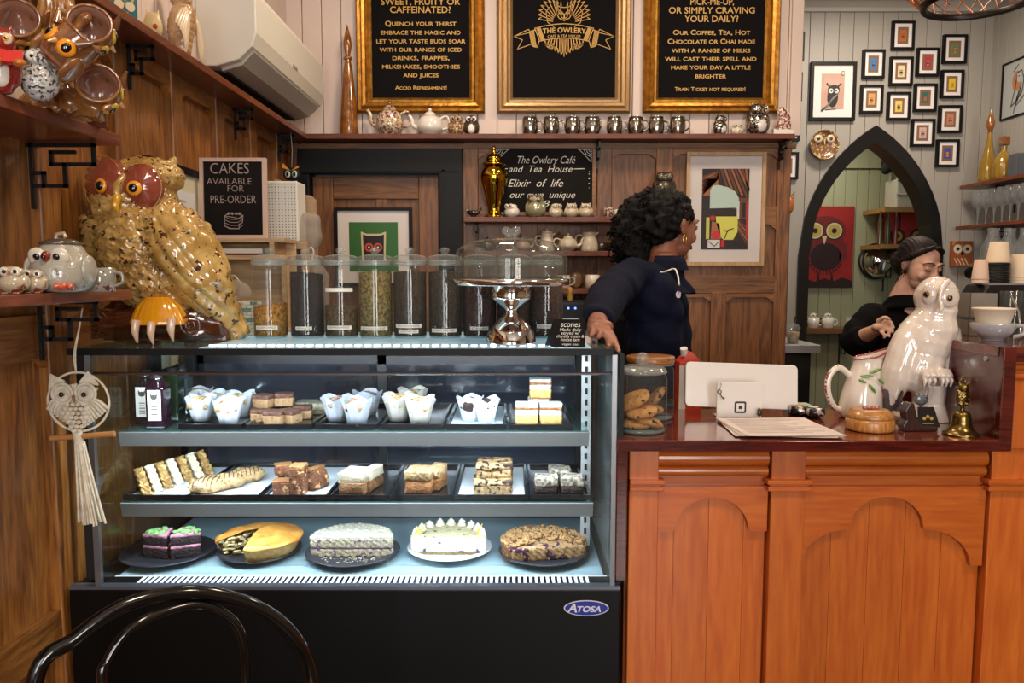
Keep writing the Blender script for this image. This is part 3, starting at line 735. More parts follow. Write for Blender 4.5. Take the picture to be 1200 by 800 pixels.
def px(u, v): return ((u-oc)*kx, Z(v, SY)-z0)
yy = .003
def L_(pts, w=.9): b.line([px(*p) for p in pts], yy, w*kx)
def banner_fn(x, z): return x, z-(x*x)*.55
b.text('THE OWLERY', .030, 0, px(0, 36.5)[1]+.004, yy-.001, fit=50*kx, off=.0006, fn=banner_fn); b.text('CAFE & TEA HOUSE', .017, 0, px(0, 41.8)[1]-.001, yy-.001, fit=38*kx, fn=banner_fn)
for sg in (-1, 1):
    S = lambda p: (660+sg*p[0], p[1])
    L_([S(q) for q in ((0, 27.5), (12, 28.3), (24, 30.4), (34, 32.8))]); L_([S(q) for q in ((0, 44.5), (12, 45), (22, 46.6), (28, 48))])
    L_([S(q) for q in ((34, 32.8), (28, 48))]); 
    for o_ in (0, 1.1, 2.2, 3.3, 4.4): L_([S((32-o_*.9, 32.3-o_*.2)), S((26.5-o_*.9, 47-o_*.2))], .8)
    L_([S(q) for q in ((34, 35), (40, 37), (37, 53.5), (31, 55.5), (29, 48))]); 
    for o_ in (1, 2, 3, 4): L_([S((34+o_*1.2, 36+o_*.4)), S((31+o_*1.2, 54.5-o_*.4))], .8)
    L_([S(q) for q in ((40, 38), (58, 42.2), (48, 46.5), (54, 57.5), (38, 51.5))], .7); L_([S(q) for q in ((40, 36), (41, 34), (57, 42))], .8)
    L_([S(q) for q in ((22, 48), (20, 54), (16, 56.5), (12, 54), (13, 51), (16, 52))], 1.2)
    for i in range(9):
        a = .15+i*.2; r0, r1 = 12+i*.6, 34-abs(i-4)*1.5
        L_([S((6+r0*math.cos(a)*.6, 26-r0*math.sin(a)*.6)), S((6+r1*math.cos(a)*.8+2, 26-r1*math.sin(a)*.9)), S((9+(r1-5)*math.cos(a+.14)*.8, 26-(r1-5)*math.sin(a+.14)*.9))], .8)
    L_([S(q) for q in ((0, 24), (6, 21), (9, 15), (8.5, 10), (10, 4), (5, 8), (0, 8.5))], 1); L_([S(q) for q in ((1, 16), (4, 12.5), (7.5, 11.5), (5, 15.5), (1, 16))], 1.2)
    L_([S(q) for q in ((0, 22), (3, 20), (4, 17))], .9); L_([S(q) for q in ((12, 31), (19, 26), (21, 14), (17, 8))], .9)
    for i in range(6): L_([S((2+i*3.0, 46)), S((1.5+i*3.6, 60-i*1.6)), S((3.2+i*3.6, 64-i*2.2)), S((4+i*3.4, 58-i*1.6))], 1)
L_([(660, 16), (660, 21)], 1.6); L_([(660, 46), (660, 66)], .8)
b.build('emblem', goldtxt, [o for o in COL.objects if o.get('label', '').startswith('middle sign')][0])

# ---- generic small wares (all at local origin, front towards -y)
def mk_owl(name, label, cat, loc, w, h, body, face=None, eye='#f0b020', beak='#b07020', rz=0, horns=True, scal=0, feet=None, wing=None, pupil=True, eyer=.17, belly=None, group=None, d=None):
    """small owl figurine: one fused body with head, wings, tufts; discs, eyes, beak, feet as parts"""
    t = thing(name, label, cat, loc, group, rz); r = w/2; d = d or r*.85; b = MB()
    b.ell((0, 0, h*.36), (r, d, h*.37), n=10); b.ell((0, -.02*r, h*.76), (r*.82, d*.84, h*.22), n=10)
    b.ell((0, 0, h*.05), (r*.6, d*.6, h*.06), n=6)
    for s in (-1, 1):
        b.ell((s*r*.82, .05*r, h*.40), (r*.24, d*.62, h*.27), n=7)
        if horns: b.cyl((s*r*.45, 0, h*.88), (s*r*.62, 0, h*1.02), r*.22, r*.04, 7)
    dp = (lambda co, no: scal*scallop(np.arctan2(co[:, 1], co[:, 0])*r, co[:, 2], w*.16, h*.075)) if scal else None
    organic('body', b, body, t, max(.0012, w/34), 2, dp)
    fm = face or body
    for s in (-1, 1):
        e = MB(); e.sup((s*r*.36, -d*.68, h*.78), (r*.34, d*.14, r*.34), n=7); f = e.build('eye_disc', fm, t)
        e = MB(); e.ell((s*r*.34, -d*.79, h*.78), (r*eyer, d*.08, r*eyer), n=6); e.build('iris', M('eye_'+eye, eye, .1, coat=1), f)
        if pupil: e = MB(); e.ell((s*r*.34, -d*.855, h*.78), (r*eyer*.5, d*.05, r*eyer*.5), n=5); e.build('pupil', M('pupil', '#050404', .05, coat=1), f)
    MB().cyl((0, -d*.78, h*.77), (0, -d*.93, h*.66), r*.1, r*.03, 7).build('beak', M('beak_'+beak, beak, .2, coat=.6), t)
    if belly: MB().ell((0, -d*.55, h*.33), (r*.6, d*.5, h*.26), n=8).build('breast', belly, t)
    if feet:
        for s in (-1, 1):
            e = MB()
            for q in (-1, 0, 1): e.ell((s*r*.35+q*r*.13, -d*.85, h*.035), (r*.07, r*.2, h*.03), n=5)
            e.build('foot', M('feet_'+feet, feet, .2, coat=.6), t)
    return t
def mk_teapot(name, label, loc, w, h, m, spout=-1, knobm=None, ribs=0, group=None, lidm=None, rz=0):
    t = thing(name, label, 'teapot', loc, group, rz); r = w*.34
    b = MB(); prof = [(r*.55, 0), (r*.62, h*.04), (r*.95, h*.2), (r, h*.38), (r*.85, h*.6), (r*.5, h*.72), (r*.48, h*.74)]
    b.lathe(crom_prof(prof), n=32)
    if ribs:
        for i, p in enumerate(b.v): a = math.atan2(p.y, p.x); k = 1-.07*abs(math.sin(a*ribs/2)); b.v[i] = Vector((p.x*k, p.y*k, p.z))
    b.build('pot', m, t)
    MB().lathe([(r*.5, h*.73), (r*.46, h*.78), (r*.25, h*.86), (.0, h*.88)], n=24).build('lid', lidm or m, t)
    MB().ell((0, 0, h*.93), (r*.14, r*.14, h*.07), n=7).build('knob', knobm or m, t)
    MB().tube(crom([(spout*r*.85, 0, h*.25), (spout*r*1.3, 0, h*.38), (spout*r*1.4, 0, h*.6), (spout*r*1.62, 0, h*.74)], 5), [r*.2-.006*r*i for i in range(16)], 9).build('spout', m, t)
    MB().tube(crom([(-spout*r*.8, 0, h*.62), (-spout*r*1.25, 0, h*.7), (-spout*r*1.5, 0, h*.5), (-spout*r*1.3, 0, h*.28), (-spout*r*.88, 0, h*.24)], 5), r*.09, 8).build('handle', m, t)
    return t
def crom_prof(pr, k=4): return [(max(0, p.x), p.y) for p in crom([(a, c, 0) for a, c in pr], k)]
def mk_mug(name, label, cat, loc, r, h, m, hs=1, prof=None, group=None, rz=0, inner=None, handle=True):
    t = thing(name, label, cat, loc, group, rz)
    pr = prof or [(r*.85, 0), (r*.95, h*.05), (r, h*.5), (r, h)]
    full = pr+[(pr[-1][0]-.003, h), (pr[-2][0]-.004, h*.5), (pr[0][0]-.004, h*.1), (0, h*.09)]
    MB().lathe(full, n=24, caps=True).build('cup', m, t)
    if handle: MB().tube(crom([(hs*r*.95, 0, h*.82), (hs*r*1.5, 0, h*.75), (hs*r*1.55, 0, h*.4), (hs*r*.93, 0, h*.22)], 5), r*.11, 8).build('handle', m, t)
    return t

BS = 3.385; sz = BS/900      # things on the long back shelf
def bs(u, Y=BS): return (X(u, 150, Y), Y, SH)
t = thing('decanter', 'tall amber bubbled glass decanter with flame stopper left of the menu signs', 'decanter', bs(409))
MB().lathe(crom_prof([(.040, 0), (.042, .01), (.034, .12), (.022, .26), (.013, .315), (.014, .32)], 5), n=28).build('bottle', amber, t)
MB().lathe([(.014, .317), (.019, .322), (.019, .329), (.013, .334)], n=20).build('collar', amber, t)
MB().lathe(crom_prof([(.008, .332), (.016, .365), (.018, .39), (.010, .43), (0, .468)], 4), n=20).build('stopper', amber, t)
mk_teapot('teapot', 'teapot with a dense floral pattern left of the plain white teapot', bs(457), .175, .148, M('floral_china', '#e3d7c2', .15, coat=1, spots=(95, .52, '#7c3a52'), var=(60, '#b8995c')), -1, gold)
mk_teapot('teapot', 'plain white teapot beside the two owl cups on the long back shelf', bs(504), .165, .118, white_c, -1)
mk_owl('owl_figurine', 'brown mottled owl cup left of the white-faced one beside the plain teapot', 'figurine', bs(534.5), .068, .088, M('brown_owl', '#6b4a30', .3, coat=.7, spots=(120, .5, '#c0a078')), M('tan_disc', '#b59a72', .3), '#40240e', horns=False, scal=.001)
mk_owl('owl_figurine', 'white barn owl cup between the brown owl cup and the middle sign', 'figurine', bs(552.5), .066, .088, M('barn_back', '#3a2c22', .3, coat=.7), white_c, '#1a0e08', '#caa080', horns=False, belly=white_c)
barrel = M('hammered_steel', '#9a948c', .16, 1, bump=(45, .35))
sp8 = [621, 646, 671, 694, 720, 745, 769, 794]
nm8 = 'first second third fourth fifth sixth seventh eighth'.split()
mug0 = None
for i, u in enumerate(sp8):
    lb = nm8[i]+' from the left of eight hammered silver barrel mugs on the long shelf'
    if mug0 is None:
        r, h = .034, .077
        mug0 = mk_mug('barrel_mug', lb, 'mug', bs(u), r, h, barrel, 1, [(r*.78, 0), (r*.98, h*.25), (r*1.04, h*.5), (r*.98, h*.78), (r*.9, h*.97)], 'silver barrel mugs on the long shelf')
        b = MB(); b.tube([(r*.92*math.cos(a), r*.92*math.sin(a), h) for a in np.linspace(0, 2*PI, 24, endpoint=False)], .0016, 6, closed=True); b.build('rim', chrome, mug0)
    else: dup(mug0, bs(u), lb, rz=[0, -.2, .1, -.9, .0, -.3, .15, -.6][i])
silver = M('silver_glaze', '#a8a29a', .12, .9, spots=(150, .52, '#2c2620'))
mk_owl('owl_figurine', 'small silver-patterned owl with white breast, leftmost owl on the right end of the shelf', 'figurine', bs(844), .062, .088, silver, silver, '#d8d0c0', rz=.5, belly=white_c, scal=.001)
mk_owl('owl_figurine', 'tiny pale dotted owl cup between the two silver-headed owls', 'figurine', bs(864), .052, .052, M('pale_dotted', '#d8cdb8', .2, coat=.8, spots=(160, .58, '#6a5a48')), None, '#2a2018', horns=False)
mk_owl('owl_figurine', 'large silver-headed owl with glossy white wings and wide silver eye rings', 'figurine', bs(888), .098, .138, silver, chrome, '#e0d8c4', rz=.25, belly=white_c, scal=.0015, eyer=.2)
t = thing('owl_figurine', 'flat brown and white lace-patterned owl sitting on a white branch at the shelf end', 'figurine', bs(918, 3.37))
b = MB(); b.ell((0, 0, .05), (.026, .012, .05), RY(.35)); b.ell((-.008, 0, .098), (.022, .012, .022)); b.ell((.02, 0, .03), (.012, .008, .03), RY(.2))
organic('body', b, M('lace_owl', '#7c3a30', .4, spots=(110, .5, '#e0cdbc')), t, .002, 1)
MB().prism([(-.045, 0), (.045, 0), (.042, .018), (.01, .026), (-.02, .02), (-.045, .026)], -.012, .012).build('branch', white_c, t)

# ---- chalkboard with handwriting
def art_script(b, w, h, z0, y):
    def W_(s, v, u, px, cap, sh=.35, sp=1): b.text(s, cap*3.3/900*1.5, (u-638)*.00378, zc0+(210-v)*.00372, y-.001, shear=sh, fit=px*.00378, off=-.0003)
    zc0 = z0+h/2-.0
    W_('The Owlery Café', 187, 640, 67, 8.5); W_('and  Tea  House', 197.5, 634, 74, 7.5); W_('Elixir  of  life', 214, 628, 64, 8.5); W_('our own  unique', 227.5, 636, 76, 7.5); W_('P   B', 238, 630, 28, 7)
    for a, c in ((591.5, 596), (673.5, 686)): b.line([((a-638)*.00378, zc0+.048), ((c-638)*.00378, zc0+.049)], y, .003)
    for v, r in ((200, .0012), (203, .002), (208, .0035), (214, .0025), (219, .0014)): b.disc((691-638)*.00378, y, zc0+(210-v)*.00372, r, n=8)
    for s in (-1, 1):
        cx = s*(w/2-.006); cz_ = z0+h-.006
        b.line([(cx, cz_), (cx-s*.058, cz_)], y, .0035); b.line([(cx, cz_), (cx, cz_-.055)], y, .0035)
        for q in (.012, .022, .032): b.line([(cx-s*q, cz_-.002), (cx-s*q*.7, cz_-q*.7), (cx-s*.002, cz_-q)], y, .0022)
        b.line([(cx-s*.055, cz_), (cx-s*.035, cz_-.018), (cx-s*.018, cz_-.036), (cx, cz_-.055)], y, .002)
frame_thing('chalkboard with handwritten white script in a thin oak frame behind the gold urn', 'chalkboard', 'chalkboard', (576, 169, 698, 252), BY-.032, .014, wood('thin_oak_frame', '#6d451f', '#94642f', 'x', 1), .016, face=board_m, art=art_script, artm=chalk)

# ---- framed cafe picture, the window mirrored in its glass painted in
def art_cafe(b, w, h, z0, y):
    X_ = lambda f: -w/2+w*f; Z_ = lambda f: z0+h*(1-f)
    R = lambda a, c, d, e, m, k=0: b.rect(X_(a), X_(c), Z_(e), Z_(d), y-k*.0006, m)
    R(0, 1, 0, 1, 0)
    for i in range(9): b.line([(X_(.35), Z_(.03+.01*i)), (X_(-.0+.01), Z_(.10+.045*i*.6))], y-.0006, .006, 1+i % 2)
    for i in range(8): b.line([(X_(.40+.075*i), Z_(.0+.01)), (X_(min(.99, .55+.1*i)), Z_(.26+.02*i if .55+.1*i < 1 else .26))], y-.0006, .009, 1+i % 2)
    R(.02, .34, .12, .33, 2, 1); R(.02, .18, .34, .46, 0, 2); R(.66, .99, .36, .62, 1, 1); R(.74, .8, .4, .62, 5, 2); R(.86, .93, .42, .6, 0, 2); R(.95, .99, .4, .85, 6, 2)
    b.prism([(X_(q), Z_(s)) for q, s in ((.17, .49), (.17, .27), (.22, .21), (.35, .2), (.55, .23), (.7, .28), (.78, .36), (.78, .48))], y-.003, y-.0018, 3)
    R(.05, .75, .5, .60, 0, 2); R(.1, .17, .6, .87, 4, 2)
    b.prism([(X_(q), Z_(s)) for q, s in ((.40, .84), (.31, .66), (.3, .59), (.77, .59), (.77, .78), (.68, .88), (.48, .88))], y-.004, y-.002, 4)
    b.line([(X_(.5), Z_(.86)), (X_(.56), Z_(.76)), (X_(.68), Z_(.74))], y-.0045, .004, 0); b.line([(X_(.56), Z_(.78)), (X_(.48), Z_(.76))], y-.0045, .004, 0)
    b.prism([(X_(q), Z_(s)) for q, s in ((.2, .87), (.22, .65), (.38, .68), (.42, .87))], y-.004, y-.003, 2); R(.19, .28, .58, .64, 6, 4); b.disc(X_(.31), y-.004, Z_(.82), w*.1, h*.05, 6)
    R(.14, .40, .88, .98, 5, 4); b.line([(X_(.16), Z_(.9)), (X_(.28), Z_(.96)), (X_(.38), Z_(.9))], y-.0046, .003, 0); R(.42, .5, .88, .97, 6, 4)
    for i in range(5): b.line([(X_(.78), Z_(.63+.03*i)), (X_(.99), Z_(.74+.05*i))], y-.001, .006, 1+i % 2)
am = [M('a_dark', '#241511', .5), M('a_brown', '#6e3f25', .5), M('a_orange', '#a3643c', .5), M('a_mint', '#c3dccf', .5), M('a_yellow', '#d3d156', .5), M('a_white', '#e6e2dc', .5), M('a_red', '#c81e28', .5)]
frame_thing('large pale wood framed picture of a raftered cafe interior beside the woman in navy', 'picture', 'framed_picture', (804, 178, 897, 311), BY-.03, .016, wood('pale_frame', '#b08a5c', '#cfa97a', 'z', 1), .024, .055, M('a_dark'), art_cafe, am, glz=True)
# green owl print on the door
def art_green(b, w, h, z0, y):
    zc_ = z0+h*.56
    b.prism([(-.052, zc_-.075), (.052, zc_-.075), (.056, zc_+.055), (.03, zc_+.045), (-.03, zc_+.045), (-.056, zc_+.055)], y-.001, y, 1)
    b.prism([(-.044, zc_-.075), (.044, zc_-.075), (.047, zc_+.042), (.026, zc_+.036), (-.026, zc_+.036), (-.047, zc_+.042)], y-.002, y-.001, 2)
    for s in (-1, 1): b.disc(s*.02, y-.002, zc_-.015, .019, .019, 3); b.disc(s*.02, y-.0027, zc_-.015, .011, .011, 2); b.disc(s*.02, y-.0034, zc_-.015, .005, .005, 4)
    b.prism([(-.004, zc_-.02), (0, zc_-.034), (.004, zc_-.02)], y-.003, y-.002, 4)
frame_thing('black framed green print with a black owl face hanging on the oak door', 'picture', 'framed_picture', (392, 243, 483, 335), BY-.012, .014, black, .02, .05, M('print_green', '#2f6a2c', .5), art_green, [M('print_green'), M('print_cream', '#d8c79a', .5), M('print_black', '#120e10', .5), M('print_red', '#d04a2c', .5), M('a_white')])

# ---- grey wall gallery
def owl_art(b, w, h, z0, y, m1=1, m2=2, s=1):
    zc_ = z0+h*.42; r = w*.17*s
    b.disc(0, y, zc_, r*1.05, r*1.5, m1, 16, .0008); b.disc(0, y-.0008, zc_+r*1.25, r*.9, r*.7, m1, 14)
    for q in (-1, 1):
        b.prism([(q*r*.85-.001, zc_+r*1.5), (q*r*.85+.001, zc_+r*1.5), (q*r*.9, zc_+r*2.3)], y-.001, y, m1)
        b.disc(q*r*.4, y-.0016, zc_+r*1.25, r*.33, r*.33, m2, 10); b.disc(q*r*.4, y-.0023, zc_+r*1.25, r*.13, r*.13, m1, 8)
    for i in range(3): b.line([(-r*.6, zc_-r*(.2+.4*i)), (0, zc_-r*(.4+.4*i)), (r*.6, zc_-r*(.2+.4*i))], y-.001, r*.16, m2)
cards = [((1046, 24, 1072.5, 58), '#b0642c', '#6a2f10', '#e0a050', 'orange-brown', 'topmost'), ((1011.5, 57.5, 1037.5, 91.5), '#3f74ad', '#1d2c48', '#c8b060', 'blue', 'left column'), ((1043.5, 66, 1070.5, 100), '#dccb96', '#2a2216', '#f0e6c0', 'cream and black', 'upper middle'),
 ((1075, 55.5, 1101.5, 89), '#b5303a', '#38424a', '#cfd0c8', 'red and teal', 'third column'), ((1106, 40, 1134, 74), '#5f7a4e', '#8c3c2c', '#d8b070', 'green', 'right column top'), ((1009, 99, 1035.5, 132.5), '#cf9858', '#7c2f1c', '#e8d0a0', 'tan and red', 'left column lower'),
 ((1040.5, 107.5, 1067.5, 140.5), '#d9bd62', '#2b2416', '#d8c89a', 'yellow and black', 'below the cream one'), ((1072, 97.5, 1098.5, 130.5), '#33604f', '#b0642c', '#7a3a90', 'dark green', 'third column middle'), ((1103.5, 81.5, 1130, 114.5), '#d8b428', '#8a5c18', '#f0dc80', 'bright yellow', 'right column'),
 ((1068.5, 139, 1096, 171.5), '#caa39a', '#5a3a40', '#e0d0c8', 'dusty pink', 'just above the arch'), ((1101, 123, 1128, 155.5), '#c07858', '#3a1c20', '#e8d8c8', 'rust with a dark owl', 'right column'), ((1098, 163, 1124.5, 195.5), '#3c4a90', '#c05828', '#e8c040', 'blue and orange', 'lowest of the right column')]
mat_br = M('card_mat', '#7d5c42', .6)
for box, c1, c2, c3, nm, pos in cards:
    cm = [M('card'+c1, c1, .5), M('card'+c2, c2, .5), M('card'+c3, c3, .5)]
    def art(b, w, h, z0, y, cm=cm):
        b.rect(-w*.3, w*.3, z0+h*.16, z0+h*.84, y, 0); owl_art(b, w*.8, h*.9, z0+h*.02, y-.0008)
    frame_thing('small black framed owl card, %s, %s in the gallery' % (nm, pos), 'picture', 'framed_card', box, GY-.035, .014, black, .022, .02, mat_br, art, cm)
def art_big(b, w, h, z0, y):
    Q = lambda u, v: ((u-976)*GY/900, z0+h*.5+(107.5-v)*GY/900)
    b.disc(*[Q(976, 114)[0], y, Q(976, 114)[1]], .032, .058, 0, 20); b.disc(Q(977, 106)[0], y-.0008, Q(977, 106)[1], .035, .03, 0, 18)
    for s in (-1, 1):
        b.line([Q(977+s*3, 104), Q(977+s*8, 99)], y-.001, .009, 0); b.disc(Q(977+s*3.1, 107)[0], y-.0016, Q(0, 107)[1], .013, .014, 1, 14); b.disc(Q(977+s*2.6, 107)[0], y-.0024, Q(0, 107)[1], .005, .005, 0, 8)
    for i in range(9): b.line([Q(967+i*1.1, 126-i*1.4), Q(972+i*1.2, 123-i*1.6), Q(975+i, 118-i*.9)], y-.0022, .0022, 2)
    b.line([Q(964, 129), Q(972, 122)], y-.001, .012, 0); b.line([Q(968, 128), Q(980, 127)], y-.001, .004, 0)
    b.rect(Q(985.5, 0)[0], Q(988.5, 0)[0], Q(0, 90)[1], Q(0, 85)[1], y, 0); b.rect(Q(986, 0)[0], Q(988, 0)[0], Q(0, 89.3)[1], Q(0, 85.7)[1], y-.001, 1)
frame_thing('large black framed print of a dark horned owl on faded pink paper', 'picture', 'framed_picture', (950, 72, 1003.5, 141), GY-.035, .018, black, .024, .048, M('faded_pink', '#c9a493', .6, var=(7, '#b98d7c')), art_big, [M('ink', '#17130f', .5), M('ink_white', '#d9cfc6', .5), M('ink_grey', '#8a837b', .5)])
for i, (u0, v0, u1, v1) in enumerate(((918, 37, 943, 71), (914, 84.5, 940.5, 118.5), (912, 131.5, 938, 165), (910, 178, 936, 210))):
    cm = [M('cardx%d' % i, ['#b57a50', '#6a8a60', '#a85c40', '#c0a070'][i], .5), M('ink'), M('ink_white')]
    def art(b, w, h, z0, y): b.rect(-w*.3, w*.3, z0+h*.16, z0+h*.84, y, 0); owl_art(b, w*.8, h*.9, z0+h*.02, y-.0008)
    frame_thing('%s black framed card peeping out behind the edge of the cream wall' % ['topmost', 'second from top', 'third from top', 'lowest'][i], 'picture', 'framed_card', (u0, v0, u1, v1), GY-.035, .014, black, .022, .02, mat_br, art, cm)
# owl plate
t = thing('owl_plate', 'round brown owl face plate on the grey wall below the horned owl print', 'plate', P(965, 170, GY-.04))
MB().lathe([(0, 0), (.05, .002), (.078, .014), (.084, .024), (.086, .02), (.08, .004), (.05, -.008), (0, -.01)], n=36, M4=T4(rot=RX(PI/2))).build('plate', M('plate_brown', '#7c5836', .2, coat=.8, spots=(60, .55, '#c8a87c'), bump=(60, .5)), t)
for s in (-1, 1):
    MB().ell((s*.036, -.012, .034), (.026, .008, .024)).build('eye_ring', M('plate_cream', '#cdb694', .25, coat=.6), t); MB().ell((s*.036, -.02, .034), (.009, .005, .009)).build('pupil', M('pupil', '#050404', .05, coat=1), t)
MB().cyl((0, -.014, .03), (0, -.02, .0), .007, .002, 8).build('beak', M('plate_cream'), t)
# sketch on the right wall
def yR(u, x): return x*900/(u-600)*.995
fx = GX-.014; y0, y1 = yR(1197, GX), yR(1160.5, GX)
t = thing('framed_sketch', 'thin black framed line drawing of an owl on the right wall', 'picture', (fx, (y0+y1)/2, Z(142, y1)))
hh = Z(76, y1)-Z(142, y1); w = (y1-y0)
b = MB(); ring_frame(b, -w/2, w/2, 0, hh, [(0, .012), (0, -.008), (.008, -.008), (.008, .004)]); b.xf(T4(rot=RZ(-PI/2))); b.build('frame', black, t)
MB().box(0, .004, -w/2+.006, w/2-.006, .006, hh-.006).build('picture', M('sketch_paper', '#aeb0ac', .6), t)
b = MB(); b.disc(-.01, 0, hh*.62, .04, .055, 1); b.disc(.015, -.001, hh*.68, .028, .032, 2)
b.line([(-.01, hh*.75), (.03, hh*.78), (.05, hh*.62), (.04, hh*.4), (0, hh*.28), (-.05, hh*.2)], -.002, .005); b.line([(-.01, hh*.72), (-.02, hh*.5), (-.04, hh*.3), (-.05, hh*.2)], -.002, .004)
for s in (0, 1, 2, 3): b.line([(.03-.01*s, hh*.56-s*.02), (.02-.015*s, hh*.35-s*.03)], -.002, .003)
b.line([(0, hh*.2), (.07, hh*.36)], -.002, .004); b.line([(-.04, hh*.8), (.0, hh*.9)], -.002, .003); b.disc(.008, -.002, hh*.69, .004); b.disc(.026, -.002, hh*.68, .004)
b.xf(T4(rot=RZ(-PI/2))); b.build('artwork', [M('ink'), M('sketch_orange', '#b5774c', .6), M('sketch_paper')], t)
frame_thing('black framed picture low on the right wall behind the copper pendant lamp line', 'picture', 'framed_picture', None, GY, .012, black, .02, face=paper, x_z=(GX-.02, 0, GX, .1)) if 0 else None
# ================================================================ LEFT SHELVES
zup = zu+.022; zlo = zl+.02
brown_c = M('brown_ceramic', '#9c6a3c', .14, coat=1, var=(18, '#6d4022'), bump=(70, .25))
bark_c = M('bark_ceramic', '#c08c50', .14, coat=1, var=(14, '#7d4d24'), bump=(60, .5))
inside_c = M('mug_inside', '#9a6e5a', .15, coat=1)
eye_o = M('eye_orange', '#e8941a', .12, coat=1); eye_y = M('eye_yellow', '#e8c23a', .12, coat=1); pup = M('pupil', '#050404', .05, coat=1)
def ul(u, v, Y=1.36): return P(u, v, Y)
# mug tree
tb = Vector((X(75, 140, 1.40), 1.40, zup))
t = thing('mug_tree', 'glossy ceramic tree trunk stand for the owl mugs on the upper shelf', 'mug tree', tb)
b = MB(); sc = 1.40/900
b.tube([(.0, 0, 0), (-.0, 0, .05), (-.01, 0, .13), (0, .0, .22), (.0, 0, .34)], [.05, .036, .028, .026, .03], 14)
b.tube([(.0, -.01, .03), (.05, -.02, .015), (.075, -.02, .0)], [.026, .02, .01], 10); b.tube([(-.02, -.01, .03), (-.055, -.02, .012), (-.07, -.02, .0)], [.024, .018, .01], 10)
b.tube([(0, 0, .13), (.04, -.02, .15), (.065, -.03, .165)], [.014, .012, .008], 8); b.tube([(0, 0, .22), (-.04, 0, .23), (-.07, -.01, .25)], [.014, .012, .008], 8)
b.tube([(0, 0, .22), (.035, 0, .24), (.06, -.01, .26)], [.014, .011, .008], 8)
gr = lambda co, no: .0035*np.sin(np.arctan2(co[:, 1], co[:, 0])*13+np.sin(co[:, 2]*60)*1.5)+.0015*np.sin(co[:, 2]*170+co[:, 0]*90)
organic('trunk', b, bark_c, t, .0035, 2, gr)
def owl_cup(label, u, v, Y, R, eye):
    """mug shaped as an owl head hanging from the tree, mouth tipped towards the viewer"""
    t = thing('owl_mug', label, 'mug', P(u, v, Y), 'owl mugs hanging on the ceramic tree')
    r, h = .034, .068; b = MB()
    b.lathe(crom_prof([(.004, -.004), (r*.75, .004), (r, h*.35), (r*1.05, h*.7), (r*1.0, h)], 4)+[(r*.9, h), (r*.9, h*.6), (r*.6, h*.15), (0, h*.1)], n=30, mi=0)
    co = MB(); co.v, co.f, co.mi, co.sm = b.v, b.f, [0]*len(b.f), b.sm
    k = len(b.f)
    for i, f in enumerate(b.f):
        c = sum((b.v[j] for j in f), Vector())/len(f)
        if math.hypot(c.x, c.y) < r*.93 and c.z > h*.12: b.mi[i] = 1
    for i, p in enumerate(b.v):
        if math.hypot(p.x, p.y) > r*.94: 
            q = .0016*float(scallop(np.array([math.atan2(p.y, p.x)*r]), np.array([p.z]), .012, .011)[0]); b.v[i] = p+Vector((p.x, p.y, 0)).normalized()*q
    b.xf(T4(rot=R)); b.build('cup', [brown_c, inside_c], t)
    e = MB(); e.tube([(r*1.0*math.cos(a), r*1.0*math.sin(a), h) for a in np.linspace(0, 2*PI, 28, endpoint=False)], .0032, 7, closed=True); e.xf(T4(rot=R)); e.build('rim', brown_c, t)
    for s in (-1, 1):
        a = -PI/2+s*.55; c = Vector((r*1.04*math.cos(a), r*1.04*math.sin(a), h*.55)); Ra = R @ RZ(a+PI/2)
        e = MB(); e.ell(R @ c, (.0145, .005, .0145), Ra); f = e.build('eye_ring', eye, t)
        c2 = Vector((r*1.13*math.cos(a), r*1.13*math.sin(a), h*.55)); e = MB(); e.ell(R @ c2, (.0075, .004, .0085), Ra); e.build('pupil', pup, f)
        e = MB(); e.cyl(R @ Vector((s*.026, -.028, h*.8)), R @ Vector((s*.042, -.03, h*1.1)), .008, .002, 7); e.build('ear_tuft', brown_c, t)
        e = MB(); e.ell(R @ Vector((s*r*.98, -.004, h*.25)), (.008, .022, .026), R); e.build('wing', brown_c, t)
    e = MB(); e.cyl(R @ Vector((0, -r*1.02, h*.5)), R @ Vector((0, -r*1.3, h*.36)), .006, .0015, 7); e.build('beak', M('beak_tan', '#c89a5c', .2, coat=.7), t)
    e = MB(); e.tube([R @ q for q in crom([(0, r*.95, h*.8), (0, r*1.6, h*.7), (0, r*1.6, h*.35), (0, r*.9, h*.2)], 4)], .005, 7); e.build('handle', brown_c, t); return t
owl_cup('owl mug at the upper left of the ceramic tree, mouth towards the viewer', 26, 46, 1.40, RZ(.45) @ RX(1.3) @ RZ(.9), eye_y)
owl_cup('owl mug before the trunk with big orange-ringed eyes, tipped right', 60, 76, 1.29, RZ(.25) @ RY(.8) @ RZ(-.3), eye_o)
owl_cup('owl mug at the upper right of the ceramic tree, showing its brown inside', 108, 52, 1.42, RZ(.45) @ RX(1.3) @ RZ(1.0), eye_y)
owl_cup('owl mug at the lower right of the ceramic tree, yellow eye to the right', 117, 119, 1.42, RZ(.45) @ RX(1.3) @ RZ(1.1), eye_y)
t = thing('side_plate', 'pale round plate standing behind the owl mug tree', 'plate', (WX+.018, 1.50, zup), None)
MB().lathe([(0, 0), (.05, .002), (.09, .012), (.092, .009), (.05, -.003), (0, -.004)], n=40, M4=T4((0, 0, .093), rot=RY(PI/2-.1))).build('plate', M('plate_pale', '#c9b9a8', .25, coat=.6), t)
t = thing('photo_block', 'tiny dark photo block behind the trunk on the upper shelf', 'picture', (X(112, 90, 1.52), 1.52, zup))
MB().box(-.018, .018, -.004, .004, .0, .10).build('stand', M('a_brown'), t); MB().box(-.022, .022, -.0065, -.004, .06, .1).build('picture', M('photo_dark', '#2a2430', .2, var=(60, '#77675c')), t)
